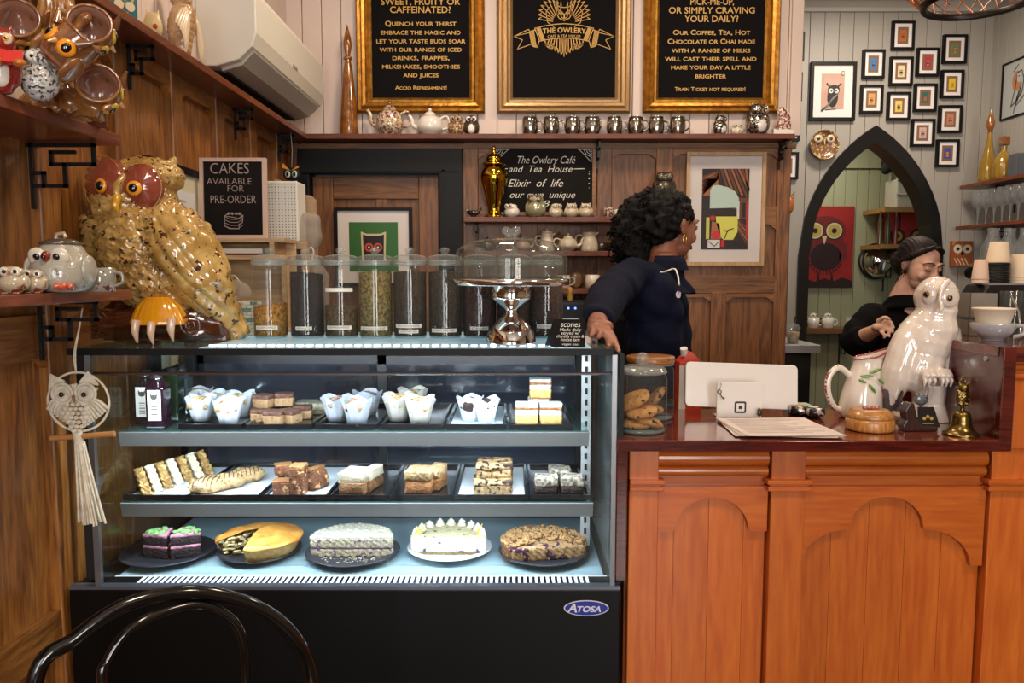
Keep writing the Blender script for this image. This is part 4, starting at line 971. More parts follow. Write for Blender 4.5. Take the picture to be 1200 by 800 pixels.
mk_owl('owl_figurine', 'small grey and white snowy owl figurine in front of the mug tree', 'figurine', (X(50, 120, 1.29), 1.285, zup), .052, .084, M('snowy_grey', '#b9b8b4', .3, coat=.5, spots=(190, .54, '#3c3a3a')), M('snowy_face', '#d2d0cb', .3), '#201810', '#1a1512', rz=.5, horns=False, eyer=.12, scal=.001)
t = mk_owl('owl_figurine', 'owl figurine in a red coat holding an open red book', 'figurine', (X(8, 120, 1.25), 1.24, zup), .055, .105, M('red_coat', '#8c1f14', .25, coat=.8), M('tan_face', '#c9b8a0', .3), '#d8a030', '#d09030', rz=.5, belly=white_c)
b = MB(); b.prism([(-.02, 0), (0, -.006), (.02, 0), (.02, .022), (0, .016), (-.02, .022)], -.004, .004); b.xf(T4((.012, -.034, .045), rot=RX(-.5))); b.build('book', M('book_red', '#c41f16', .3, coat=.5), t)
for s in (-1, 1): MB().ell((.012+s*.016, -.036, .042), (.01, .012, .007)).build('wing_hand', M('wing_orange', '#b86c28', .3, coat=.5), t)
# lower shelf
grey_s = M('speckled_glaze', '#b9ab93', .15, coat=1, spots=(48, .60, '#7c4a2c'), bump=(40, .2))
t = mk_owl('owl_figurine', 'leftmost of the two little speckled glazed owl shakers on the lower shelf', 'shaker', (X(20, 335, 1.28), 1.27, zlo), .046, .047, grey_s, M('eye_cream', '#d9d0bf', .15, coat=1), '#1c140e', '#b0603c', rz=.3, horns=False, eyer=.15, feet='#c89078')
t = mk_owl('owl_figurine', 'little speckled glazed owl shaker next to the owl teapot', 'shaker', (X(41, 335, 1.31), 1.31, zlo), .040, .042, grey_s, M('eye_cream'), '#1c140e', '#b0603c', rz=.3, horns=False, eyer=.15, feet='#c89078')
jp = Vector((X(74, 335, 1.37), 1.37, zlo)); w = 70*1.37/900; h = .085
t = thing('owl_cookie_jar', 'round grey owl jar with lid, red beak and orange feet on the lower shelf', 'jar', jp)
b = MB(); b.lathe(crom_prof([(.02, 0), (.040, .003), (.052, .022), (.05, .05), (.037, .076), (.032, .084)], 4), n=34); b.build('pot', M('owl_jar_grey', '#a7a294', .15, coat=1, bump=(120, .5), spots=(26, .66, '#5c4432')), t)
MB().lathe([(.034, .084), (.036, .087), (.02, .094), (0, .096)], n=28).build('lid', M('lid_dark', '#54463a', .2, coat=.8), t)
MB().tube([(-.008, 0, .095), (-.006, 0, .103), (.006, 0, .104), (.009, 0, .096)], .004, 7).build('knob', M('lid_knob', '#a08c74', .2, coat=.8), t)
for s in (-1, 1):
    e = MB().ell((s*.019-.0, -.038, .062), (.017, .0075, .017), RX(.3)).build('eye_disc', M('eye_cream'), t); MB().ell((s*.017, -.0455, .062), (.006, .003, .006), RX(.3)).build('pupil', pup, e)
    f = MB()
    for q in (-1, 0, 1): f.ell((s*.032+q*.008, -.049+abs(q)*.003, .011), (.006, .016, .007), RZ(q*.4))
    f.build('foot', M('foot_orange', '#c0583a', .2, coat=.8), t)
    MB().ell((s*.050, -.004, .04), (.008, .024, .026)).build('wing', M('owl_jar_grey'), t)
MB().ell((0, -.046, .062), (.0075, .011, .010)).build('beak', M('beak_red', '#8c2c1c', .15, coat=1), t); MB().ell((0.001, -.056, .062), (.004, .0025, .005)).build('nostril', pup, t)
mk_mug('speckled_cup', 'small speckled grey cup with brown dots beside the owl jar', 'cup', (X(118, 335, 1.42), 1.42, zlo), .026, .044, M('dot_glaze', '#8d8a80', .15, coat=1, spots=(60, .6, '#6d3220')), 1)
t = thing('sugar_bowl', 'white rimmed bowl at the far left edge of the lower shelf', 'bowl', (X(-2, 335, 1.26), 1.33, zlo))
MB().lathe([(.02, 0), (.03, .02), (.032, .04), (.03, .04), (.026, .02), (0, .006)], n=24).build('bowl', white_c, t)
# long shelf: winged owl, heart card
lx = (WX+X(359, 157, 3.33))/2+.005
yy = Yat(72, SH)
t = thing('owl_figurine', 'beige ceramic owl with spread fan wing on the long shelf near the air conditioner', 'figurine', (lx-.01, 2.22, SH)); cr = M('beige_wing', '#c9a67c', .3, coat=.5, bump=(60, .4), var=(20, '#a87c50'))
b = MB(); b.ell((0, 0, .1), (.035, .04, .07), RY(.2)); b.ell((.005, -.01, .17), (.03, .03, .03)); b.cyl((0, 0, .02), (0, 0, .08), .02, .03)
organic('body', b, cr, t, .003, 2, lambda co, no: .0025*scallop(np.arctan2(co[:, 1], co[:, 0])*.04, co[:, 2], .014, .016))
for s in (-1, 1):
    for i in range(8):
        a = -.5+i*.26; MB().ell((.012+.034*math.cos(a)*.6, s*.045-.02*0, .105+.04*math.sin(a)-.03), (.006, .012, .048), RX(s*(.2+.09*i))).build('feather', M('feather_cream', '#dcc6a4', .3, coat=.4), t)
MB().tube([(.0, -.05, .01), (0, 0, .018), (.0, .07, .008)], [.012, .02, .01], 9).build('branch', M('branch_brown', '#5c3420', .4, coat=.4), t)
t = thing('owl_card', 'teal and black owl face tile leaning on the long shelf', 'ornament', (lx, 1.87, SH))
b = MB(); b.prism([(-.03, 0), (.03, 0), (.03, .06), (-.03, .06)], -.006, .006); b.xf(T4(rot=RZ(.9))); b.build('tile', M('tile_teal', '#2c6a74', .3, spots=(60, .55, '#c8a860')), t)
b = MB(); [b.disc(s*.013, -.0065, .035, .011, mi=0) for s in (-1, 1)]; b.xf(T4(rot=RZ(.9))); b.build('eye', M('feather_cream'), t)
t = thing('owl_card', 'cream owl ornament with a small red heart on the long shelf', 'ornament', (lx, 2.02, SH))
b = MB(); b.ell((0, 0, .035), (.024, .02, .036)); b.cyl((-.012, 0, .06), (-.016, 0, .078), .006, .001); b.cyl((.012, 0, .06), (.016, 0, .078), .006, .001); organic('body', b, M('cream_orn', '#cdb683', .4), t, .0025)
MB().ell((.014, -.019, .03), (.006, .003, .006)).build('heart', M('heart_red', '#c03028', .3), t)

# ================================================================ ON THE CASE
zt = ZS+.0022
owlg = M('big_owl_glaze', '#a47c3c', .16, coat=1, var=(30, '#cba764'), spots=(75, .61, '#4a2412'))
t = thing('owl_statue', 'large glossy mustard-brown owl statue with maroon eye discs perched on a log', 'statue', (X(187, 405, 1.745), 1.80, ZS+.001))
def Q(u, v, y=0): return Vector(((u-187)*.00193, y, (405-v)*.00196))
b = MB()
b.ell(Q(150, 240), (.097, .085, .082)); b.ell(Q(165, 212, .005), (.085, .075, .045)); b.ell(Q(165, 290), (.115, .10, .12)); b.ell(Q(178, 320, .01), (.118, .10, .10)); b.ell(Q(205, 345, .02), (.09, .085, .07))
b.tube([Q(190, 262, -.035), Q(215, 290, -.045), Q(238, 335, -.03), Q(258, 385, .01)], [.055, .075, .062, .025], 14)
b.tube([Q(215, 340, .03), Q(245, 375, .03), Q(268, 402, .03)], [.07, .045, .02], 12); b.tube([Q(118, 262, -.01), Q(112, 300, .01), Q(125, 340, .03)], [.05, .045, .03], 12)
b.cyl(Q(190, 212), Q(201, 189), .026, .004); b.cyl(Q(116, 208), Q(110, 194), .016, .004)
def dsp(co, no):
    a = np.arctan2(co[:, 1]+.02, co[:, 0]-0)*.115; z = co[:, 2]; s1 = scallop(a, z+.15*co[:, 0], .034, .026); s2 = scallop(a, z, .02, .016)
    hd = (z > .30); wing = (co[:, 0] > .02) & (co[:, 1] < .02) & (z < .28) & (z > .02+.0*z)
    k = np.where(hd, .0035*s2, .0085*s1)
    w = np.where(wing, .006*np.abs(np.sin((co[:, 0]*.75+z*.55)*110+.4*np.sin(z*50))), k)
    return w+.0012*np.sin(co[:, 0]*170)*np.sin(z*190)
organic('body', b, owlg, t, .0030, 2, dsp)
maroon = M('maroon_disc', '#8c4432', .16, coat=1, bump=(40, .3))
for u, v, rx, rz_, yw, nm in ((130, 224, .056, .060, -.38, 0), (178, 227, .042, .052, .14, 1)):
    c = Q(u, v, -.076 if nm == 0 else -.083); e = MB(); R = RZ(yw); n = 40; vs = [c+R @ Vector((0, -.008, 0))]; fs = []
    for k_ in (.35, .7, 1.0):
        for i in range(n):
            a = 2*PI*i/n; rr = k_*(1+.03*math.cos(a*2)); vs.append(c+R @ Vector((rx*rr*math.cos(a), (-.006+.016*k_*k_)+(.0055*k_ if i % 2 else 0), rz_*rr*math.sin(a))))
    fs = [(0, 1+i, 1+(i+1) % n) for i in range(n)]+[(1+k_*n+i, 1+k_*n+n+i, 1+k_*n+n+(i+1) % n, 1+k_*n+(i+1) % n) for k_ in (0, 1) for i in range(n)]
    rim = [vs[1+2*n+i]+R @ Vector((0, .02, 0)) for i in range(n)]; k0 = len(vs); vs += rim; fs += [(1+2*n+i, k0+i, k0+(i+1) % n, 1+2*n+(i+1) % n) for i in range(n)]
    e.add(vs, fs, 0, True); ed = e.build('eye_disc', maroon, t)
    ce = c+Vector((.010 if nm == 0 else -.006, -.012, -.012+.006))
    MB().ell(ce, (.0165, .007, .0165), R).build('iris_ring', M('owl_iris', '#e79a1e', .1, coat=1), ed); MB().ell(ce+Vector((0, -.005, 0)), (.010, .006, .010), R).build('pupil', pup, ed)
    MB().tube([c+R @ Vector((rx*1.03*math.cos(a), .010, rz_*1.03*math.sin(a))) for a in np.linspace(0, 2*PI, 30, endpoint=False)], .0010, 5, closed=True).build('disc_rim', M('disc_rim_glaze', '#a47c3c', .16, coat=1), ed)
MB().tube([Q(154, 238, -.088), Q(155, 250, -.104), Q(156, 257, -.094)], [.009, .009, .003], 10).build('beak', M('beak_yellow', '#e2a421', .14, coat=1), t)
MB().tube([Q(160, 214, -.076), Q(155, 226, -.09), Q(153, 240, -.09)], [.006, .009, .007], 8).build('brow_ridge', owlg, t)
fy = M('foot_feather_yellow', '#dd9418', .14, coat=1, bump=(30, .6))
for u0, u1, nm in ((163, 223, 0),):
    c = Q((u0+u1)/2, 372, -.075); e = MB(); e.lathe(crom_prof([(.03, -.018), (.048, -.022), (.047, -.008), (.036, .02), (.02, .04)], 4), c, n=60, sy=.72, sx=1.28)
    for i, p in enumerate(e.v): a = math.atan2(p.y-c.y, p.x-c.x); e.v[i] = Vector((c.x+(p.x-c.x)*(1+.05*math.sin(a*20)), c.y+(p.y-c.y)*(1+.05*math.sin(a*20)), p.z))
    e.build('foot', fy, t)
tal = M('talon_pale', '#d9b79a', .2, coat=.8)
for u, v in ((173, 384), (191, 386), (214, 382)):
    MB().tube([Q(u, v-6, -.105), Q(u, v+6, -.112), Q(u+1, v+19, -.106)], [.010, .0085, .002], 9).build('talon', tal, t)
logm = M('log_glaze', '#3d1c0c', .12, coat=1, var=(12, '#57290f'), bump=(30, .7))
b = MB(); b.tube([Q(112, 384, .0), Q(160, 382, -.01), Q(215, 383, -.01), Q(255, 386, .0)], [.042, .036, .038, .036], 18); b.tube([Q(130, 372, .02), Q(122, 352, .03), Q(116, 346, .03)], [.035, .028, .012], 12); b.tube([Q(222, 382, -.02), Q(228, 384, -.05)], [.036, .032], 14); b.box(-.15, .14, -.02, .05, .0, .03)
organic('log', b, logm, t, .004, 2, lambda co, no: .002*np.sin(co[:, 2]*160+co[:, 1]*120+1.4*np.sin(co[:, 0]*40)))
for u, y, r in ((112, -.0, .036), (229, -.052, .028)):
    c = Q(u, 384, y)
    if u < 200:
        for q in (.3, .6, .9): MB().tube([c+Vector((-.012-.0*q, -.028*1, 0))+Vector((r*q*math.cos(a), -.008, r*q*math.sin(a))) for a in np.linspace(0, 2*PI, 22, endpoint=False)], .0028, 6, closed=True).build('growth_ring', logm, t)
    else:
        for q in (.35, .75): MB().tube([c+Vector((r*q*math.cos(a), -.026, r*q*math.sin(a))) for a in np.linspace(0, 2*PI, 22, endpoint=False)], .0028, 6, closed=True).build('growth_ring', logm, t)

# glass tea jars
jg = glass('jar_glass', '#f6f7f6', .015, edge=.9, edgecol='#dcdfdc', haze=.02)
jgk = M('knob_glass', '#c8ccc6', .03, coat=1, spec=1)
lblm = M('label_white', '#e3ddd2', .5); lbt = M('label_text', '#4a443e', .5)
def leafmat(n, a, c): return M('tea_'+n, a, .9, var=(160, c), bump=(220, 1))
def jar(label, u, teas, lbl, lz=.028, h=.185, r=.0405, Y=1.87, v0=None):
    t = thing('tea_jar', label, 'jar', (X(u, 395, Y), Y, zt), 'glass tea jars along the top of the case')
    MB().lathe(crom_prof([(r*.9, .0), (r, .006), (r, .02), (r, h*.8), (r, h*.90), (r*.93, h*.94), (r*.93, h*.97)], 3)+[(r*.93, h)], n=36, caps=False).build('glass_body', jg, t)
    MB().lathe([(0, .001), (r*.9, .001), (r*.9, .005), (0, .005)], n=28).build('glass_base', M('base_glass', '#a9bcc0', .1, coat=1), t)
    for zr, rr, q in ((h*.965, r*.98, .004), (h*1.0, r*.99, .0035)): MB().tube([(rr*math.cos(a), rr*math.sin(a), zr) for a in np.linspace(0, 2*PI, 32, endpoint=False)], q, 7, closed=True).build('neck_ring', glass('ring_glass', '#f0f2f0', .02, edge=1, edgecol='#e2e5e2', haze=.15), t)
    l = MB().lathe(crom_prof([(r*1.03, h*1.01), (r*1.0, h*1.05), (r*.7, h*1.075), (r*.25, h*1.09), (r*.2, h*1.11)], 3), n=30).build('lid', glass('lid_glass', '#f2f4f2', .03, edge=1, edgecol='#dfe2df', haze=.1), t)
    MB().ell((0, 0, h*1.14), (r*.29, r*.29, h*.04)).build('lid_knob', knobg, l)
    z = .006
    for nm, a, c, top, wav in teas:
        b = MB(); n = 24; rr = r*.965; vs = []; f = []
        tops = [h*top+wav*math.cos(2*PI*i/n+.6) for i in range(n)]
        for i in range(n): q = 2*PI*i/n; vs += [Vector((rr*math.cos(q), rr*math.sin(q), z)), Vector((rr*math.cos(q), rr*math.sin(q), tops[i]))]
        vs.append(Vector((0, 0, h*top+.003))); 
        for i in range(n): j = (i+1) % n; f += [(2*i, 2*j, 2*j+1, 2*i+1), (2*i+1, 2*j+1, 2*n)]
        f.append([2*i for i in range(n)][::-1]); b.add(vs, f, 0, True); o = b.build('tea', leafmat(nm, a, c), t); o['kind'] = 'stuff'; z = h*top-.001
    for i, (s, zl_, w) in enumerate(lbl):
        # label curved round the jar
        b = MB(); n = 10; a1 = w/r/2; vs = []
        for k in range(n+1): a = -PI/2-a1+2*a1*k/n; vs += [((r+.0008)*math.cos(a), (r+.0008)*math.sin(a), zl_), ((r+.0008)*math.cos(a), (r+.0008)*math.sin(a), zl_+.009)]
        b.add(vs, [(2*k, 2*k+2, 2*k+3, 2*k+1) for k in range(n)], 0, True); lb = b.build('label', lblm, t)
        if s:
            b = MB(); b.text(s, .0075, 0, zl_+.0045, 0, fit=w*.82); b.v = [Vector(((r+.0014)*math.sin(p.x/r), -(r+.0014)*math.cos(p.x/r), p.z)) for p in b.v]; b.build('lettering', lbt, lb)
    return t
knobg = glass('knob_clear', '#eef0ee', .02, edge=1.6, edgecol='#f0f2f0', haze=.1)
dk = ('dark', '#2c231d', '#1a1512')
jar('first tea jar from the left, two-fifths full of golden flowers', 318, [('gold', '#c08a2c', '#6a4214', .42, .008)], [('CHAMOMILE', .022, .055)])
jar('second tea jar from the left, filled with dark purplish-black tea', 361, [('violet', '#2a2226', '#15100f', .84, -.004)], [('PRINCE', .02, .04)])
jar('third tea jar from the left, half full below a frosted band', 401, [('olive', '#5c4a26', '#2e2412', .40, -.006)], [('PEPPERMINT', .022, .064), ('', .112, .074)])
jar('fourth tea jar from the left, full of pale green-gold leaves', 441, [('greengold', '#94824a', '#4a3c1c', .86, .003)], [('LEMONGRASS & GINGER', .02, .072)])
jar('fifth tea jar from the left, dark brown leaves behind two labels', 481, [('brown1', '#43331f', '#20170e', .86, 0)], [('PEACH CEYLON GREEN', .026, .068), ('GENMAICHA', .013, .05)])
jar('sixth tea jar from the left, dark leaves, beside the cake dome', 522, [('brown2', '#3e3020', '#1c150d', .86, 0)], [('RUSSIAN EARL GREY', .015, .065)])
jar('seventh tea jar seen through the space under the cake dome left of its stem', 562.5, [('red1', '#4a241a', '#1d100c', .8, 0)], [('CHAI', .02, .045)])
jar('eighth tea jar standing straight behind the silver stem of the cake dome', 602, [('red2', '#43281c', '#1d120c', .8, 0)], [])
jar('rightmost tea jar, reddish-brown leaves, under the right side of the dome', 640, [('red3', '#4a2c1e', '#20130d', .8, 0)], [('ENGLISH BREAKFAST', .025, .05)])

# cake dome
dY = 1.70
t = thing('cake_stand', 'silver pedestal cake stand on top of the case', 'cake stand', (X(599, 411, dY), dY, zt)); k = .00189
MB().lathe(crom_prof([(.053, 0), (.056, .004), (.050, .026), (.036, .046), (.016, .065), (.013, .072), (.016, .079), (.042, .099), (.044, .104)], 4), n=44, caps=True).build('pedestal', chrome, t)
MB().lathe([(.044, .104), (.0445, .129), (.04, .13), (.0, .13)], n=44, caps=False).build('collar', chrome, t)
MB().lathe([(0, .129), (.122, .129), (.128, .131), (.129, .143), (.125, .144), (.119, .135), (0, .135)], n=56).build('plate', chrome, t)
t = thing('cake_dome', 'clear glass cake dome with a butterfly-shaped knob resting on the silver stand', 'cake dome', (X(599, 411, dY), dY, zt+.136))
MB().lathe(crom_prof([(.1235, 0), (.1235, .05), (.116, .073), (.09, .088), (.05, .095), (.012, .098), (.0, .098)], 5), n=56, caps=False).build('dome', glass('dome_glass', '#eceeec', .01, edge=1, edgecol='#c8c8c0', ior=1.6, haze=.06), t)
b = MB()
for s in (-1, 1): b.ell((s*.011, 0, .113), (.010, .004, .009), RY(s*.5)); b.ell((s*.007, 0, .103), (.007, .004, .006))
b.ell((0, 0, .106), (.003, .004, .012)); b.build('knob', knobg, t)
# scones tent card
t = thing('scones_sign', 'small black tent card reading scones on the case by the hand', 'sign', (X(667, 413, 1.635), 1.635, zt), rz=-.12)
b = MB(); w = .034
b.add([(-w, -.012, 0), (w, -.012, 0), (w, .008, .058), (-w, .008, .058), (-w-.02, .03, 0), (w-.02, .03, 0)], [(0, 1, 2, 3), (3, 2, 5, 4), (0, 3, 4), (1, 5, 2)]); b.build('card', board_m, t)
b = MB(); ls = [('scones', .017, .047, .042), ('Made daily', .0095, .036, .046), ('served w/', .0095, .029, .04), ('chantilly cream &', .009, .0225, .058), ('house jam', .0095, .0155, .04), ('vegan too', .007, .006, .034)]
for s, z_, c, f in ls: b.text(s, z_, 0.002, c, 0, shear=.15, fit=f, off=0)
b.v = [Vector((p.x, -.0128+p.z*(.02/.058), p.z)) for p in b.v]; b.build('lettering', chalk, t)

# ================================================================ BEHIND THE CASE, ON THE CORNER BENCH
zbn = 1.142
t = thing('framed_certificate', 'black framed certificate leaning on the left wall behind the owl statue', 'picture', (-.875, 2.50, zbn))
# seen obliquely: stands along the left wall, turned a little towards the room
W, Hh = .38, Z(182, 2.03)-zbn
b = MB(); ring_frame(b, -W/2, W/2, 0, Hh, [(0, .02), (0, 0), (.02, 0), (.02, .012)]); b.build('frame', black, t)
MB().box(-W/2+.018, W/2-.018, .008, .012, .018, Hh-.018).build('mat_board', M('cert_mat', '#cfc8ad', .6), t); MB().box(-.1, .1, .004, .008, .06, Hh-.07).build('sheet', M('cert_sheet', '#d9dbdc', .5), t)
b = MB(); b.text('Food Business Licence', .017, 0, Hh-.13, .0035, fit=.13)
for i in range(9): b.rect(-.03-.012*(i % 3), .03+.01*(i % 2), Hh-.17-i*.022, Hh-.166-i*.022, .0035)
b.text('CERTIFICATE', .009, 0, Hh-.1, .0035, fit=.06); b.build('lettering', lbt, t)
t.rotation_euler = (0, 0, PI/2)
t.location = (WX+.024, 2.22, zbn)
# crate shelf that carries the chalkboard
cratem = wood('pale_crate', '#a8845c', '#cdb08a', 'x', 1, .6)
cY = 2.30; cx0, cx1 = X(232, 290, cY), X(333, 290, cY); cz1 = Z(279, cY); czm = Z(299, cY)
t = thing('crate_shelf', 'pale wooden box shelf under the cakes chalkboard', 'box', ((cx0+cx1)/2, cY, zbn)); hw = (cx1-cx0)/2
for nm, bb in (('top_board', (-hw, hw, 0, .13, cz1-zbn-.012, cz1-zbn)), ('middle_board', (-hw, hw, 0, .13, czm-zbn-.012, czm-zbn)), ('back_board', (-hw, hw, .12, .13, 0, cz1-zbn-.012)), ('side_board', (-hw, -hw+.01, 0, .12, 0, czm-zbn-.012)), ('side_board', (hw-.01, hw, 0, .12, 0, czm-zbn-.012)), ('side_board', (-hw, -hw+.01, 0, .12, czm-zbn, cz1-zbn-.012)), ('side_board', (hw-.045, hw-.03, 0, .12, czm-zbn, cz1-zbn-.012))):
    MB().box(*bb).build(nm, cratem, t, .001)
t2 = thing('notebook', 'thin maroon book lying in the pale box shelf under the chalkboard', 'book', ((cx0+cx1)/2-.01, cY+.012, czm)); MB().box(-.09, .07, 0, .1, 0, .006).build('cover', M('book_maroon', '#4c1f2c', .4), t2); MB().box(-.088, .068, .002, .098, .0061, .02).build('pages', M('cloth_white', '#d5cdc6', .8), t2)
# chalkboard
kY = 2.33; bx0, bx1 = X(233, 230, kY), X(311, 230, kY); bz1 = Z(184, kY)
t = thing('cakes_chalkboard', 'small chalkboard reading cakes available for pre-order in a pinkish white frame', 'chalkboard', ((bx0+bx1)/2, kY, cz1)); t.rotation_euler = (-.04, 0, 0); w = bx1-bx0; h = bz1-cz1
b = MB(); ring_frame(b, -w/2, w/2, 0, h, [(0, .016), (0, 0), (.011, 0), (.011, .008)]); b.build('frame', M('frame_pinkwhite', '#cfb2a4', .5), t)
MB().box(-w/2+.01, w/2-.01, .006, .014, .01, h-.01).build('board', board_m, t)
s_ = kY/900; b = MB()
for s, v, u, px, cap in (('CAKES', 197, 268, 45, 13), ('AVAILABLE', 212, 267.5, 52, 7.5), ('FOR', 220.5, 274.5, 19, 7.5), ('PRE-ORDER', 233.5, 271.5, 53, 9.5)): b.text(s, cap*s_*1.38, (u-272)*s_, Z(v, kY)-cz1, .0055, fit=px*s_, off=-.0003)
b.build('lettering', chalk_pink, t)
b = MB(); zz = Z(259, kY)-cz1
for k in range(4): b.line([(-.028, zz+.014-k*.009), (-.01, zz+.006-k*.009), (.012, zz+.006-k*.009), (.026, zz+.014-k*.009)][0:4], .0055, .0015)
b.line([(-.028, zz+.016), (-.028, zz-.014), (-.012, zz-.022), (.016, zz-.022), (.016, zz-.008), (.026, zz-.004), (.028, zz+.018)], .0055, .002); b.line([(-.028, zz+.016), (-.012, zz+.026), (.01, zz+.022), (.028, zz+.018), (.014, zz+.008), (.0, zz+.012), (-.028, zz+.016)], .0055, .002)
for q in (-.016, -.004, .008, .018): b.disc(q, .0052, zz+.023, .004, n=8)
b.build('drawing', chalk_pink, t)
# perforated white basket on scalloped wood holder
pY = 2.45; px0, px1 = X(313, 250, pY), X(349, 250, pY)
t = thing('perforated_box', 'white perforated upright box beside the cakes chalkboard', 'box', ((px0+px1)/2, pY, Z(283, pY))); w = px1-px0; h = Z(212, pY)-Z(283, pY)
MB().box(-w/2, w/2, 0, .1, 0, h).build('box', M('perf_white', '#d9d5cc', .5), t, .004)
b = MB()
for i in range(9):
    for j in range(20): b.disc(-w/2+.008+i*(w-.016)/8, -.0004, .01+j*(h-.02)/19, .0022, n=5)
o = b.build('perforation', M('perf_dark', '#6a6258', .7), t); o['kind'] = 'stuff'
t = thing('scalloped_holder', 'pale wooden holder with scalloped top behind the perforated box', 'holder', ((px0+px1)/2+.01, pY+.11, zbn)); hz = Z(205, pY)-zbn
po = [(-w/2-.02, 0), (w/2+.02, 0), (w/2+.02, hz-.07)]+[(w/2+.02-(w+.04)*i/24, hz-.07+.07*i/24+.008*abs(math.sin(PI*i/6))) for i in range(1, 25)]
MB().prism(po, 0, .015).build('back', cratem, t)
MB().box(-w/2-.02, w/2+.015, -.112, -.002, Z(292, pY)-zbn, Z(283, pY)-zbn-.001).build('ledge', cratem, t, .002)
MB().box(-w/2-.02, -w/2-.005, -.112, 0, 0, Z(292, pY)-zbn).build('leg', cratem, t); MB().box(w/2, w/2+.015, -.112, 0, 0, Z(292, pY)-zbn).build('leg', cratem, t)
# gauze bag
t = thing('gauze_bag', 'sheer white gauze bag tied with a ribbon beside the door', 'bag', P(363, 296, 2.5)); t.location.z = zbn
h0 = Z(296, 2.5)-zbn
gz = M('gauze', '#a39a90', .8); gz.node_tree.nodes['Principled BSDF'].inputs['Alpha'].default_value = .45
b = MB(); b.sup((0, 0, h0+.065), (.046, .035, .062), 1, .006, 30, 14); b.tube([(0, 0, h0+.01), (.01, 0, h0-.03), (.03, 0, h0-.07), (.02, 0, 0)], [.014, .02, .03, .04], 12); b.build('gauze', gz, t)
b = MB()
for d in (-1, 1): b.tube(crom([(0, -.02, h0+.01), (d*.014, -.03, h0+.016), (d*.02, -.03, h0+.0), (d*.012, -.03, h0-.03)], 4), .0026, 6)
b.build('ribbon', M('cloth_white', '#d5cdc6', .8), t)
# hanging owl eyes
t = thing('owl_eyes_hanger', 'black felt owl face with orange brows hanging beside the door', 'ornament', P(342, 204, 3.2)); s_ = 2.95/900
MB().ell((0, 0, 0), (.036, .012, .028)).build('face', M('felt_black', '#0c0b0c', .8), t)
for s in (-1, 1):
    e = MB(); e.ell((s*.014, -.011, -.001), (.011, .004, .015)); e.build('eye', M('felt_mint', '#b8d4cc', .6), t); e = MB(); e.ell((s*.014, -.015, -.002), (.006, .003, .009)); e.build('pupil', black, t)
    MB().prism([(s*.002, .012), (s*.03, .032+.01*(s < 0)), (s*.034, .024)][::s], -.018, -.014).build('brow', M('felt_orange', '#d98a26', .7), t)
b = MB(); zz = SH-.022-t.location.z; b.tube([(0, 0, .025), (.004, 0, zz*.6), (.0, 0, zz)], .0018, 5); b.build('cord', M('cord_grey', '#888078', .6), t)
# woven basket and wire rack left of the jars
t = thing('woven_basket', 'pale basket woven with teal strands between the owl statue and the first jar', 'basket', (X(286, 392, 1.97), 1.97, zt))
b = MB()
for j in range(10):
    for i in range(14):
        a = 2*PI*i/14+(j % 2)*PI/14; b.cbox((.042*math.cos(a), .03*math.sin(a), .004+j*.0085), (.017, .006, .0075), 1 if (i+j*2) % 5 == 0 else 0, RZ(a+PI/2))
o = b.build('weave', [M('straw_white', '#c9c6b4', .7), M('straw_teal', '#5f8a80', .7)], t); o['kind'] = 'stuff'
b = MB(); b.lathe([(.036, .001), (.037, .085)], n=16, sy=.7); b.build('lining', M('straw_white'), t)
t = thing('wire_heart_rack', 'white wire loops standing behind the woven basket', 'rack', (X(284, 392, 2.06), 2.06, zt))
b = MB(); b.tube(crom([(-.05, 0, 0), (-.05, 0, .1), (-.045, 0, .19)], 4), .0022, 6)
b.tube(crom([(-.045, 0, .05), (-.05, 0, .12), (-.02, 0, .15), (0, 0, .12), (-.01, 0, .08)], 6), .002, 6); b.tube(crom([(0.0, 0, .06), (-.025, 0, .05), (-.03, 0, .03), (0, 0, .0)], 5), .002, 6); b.tube([(-.05, 0, .0), (.05, 0, .0)], .002, 6)
b.build('wire', M('wire_cream', '#c9b89c', .4, .3), t)
t = thing('organza_bundle', 'grey organza bundle lying over the woven basket', 'bag', (X(284, 365, 2.0), 1.99, zt+.098)); MB().sup((0, 0, .018), (.032, .02, .022), 1, .01, 40, 10).build('cloth', gz, t)

# ================================================================ ITEMS ON THE THREE BACK SHELVES
bY = 3.37
def on(u, z): return (X(u, 260, bY), bY, z+.0005)
t = thing('gold_urn', 'polished brass urn with domed lid on the topmost back shelf', 'urn', on(579, zA)); kb = M('polished_brass', '#c79a2e', .08, 1)
MB().lathe(crom_prof([(.040, 0), (.044, .006), (.03, .02), (.028, .04), (.042, .10), (.058, .16), (.058, .19), (.045, .215), (.034, .222)], 4), n=40).build('body', kb, t)
MB().lathe(crom_prof([(.034, .222), (.05, .224), (.05, .232), (.034, .24), (.034, .256), (.02, .27), (.012, .274)], 3), n=36).build('lid', kb, t); MB().lathe([(.006, .272), (.012, .28), (.006, .292), (.009, .298), (0, .31)], n=20).build('finial', kb, t)
t = thing('bird_dish', 'small black bird-shaped dish at the left end of the topmost back shelf', 'dish', on(555, zA))
b = MB(); b.ell((0, 0, .022), (.028, .018, .012)); b.cyl((0, 0, 0), (0, 0, .02), .014, .008); b.cyl((.018, 0, .025), (.036, 0, .046), .008, .004); b.cyl((-.02, 0, .025), (-.036, 0, .036), .006, .003); organic('dish', b, black_c, t, .0025)
wht = M('owl_white_mug', '#dcd3c6', .15, coat=1)
mk_owl('owl_mug', 'white owl mug with black eyes right of the gold urn', 'mug', on(599.5, zA), .068, .062, wht, None, '#1a1512', '#c06030', rz=-.7, horns=False, eyer=.12)
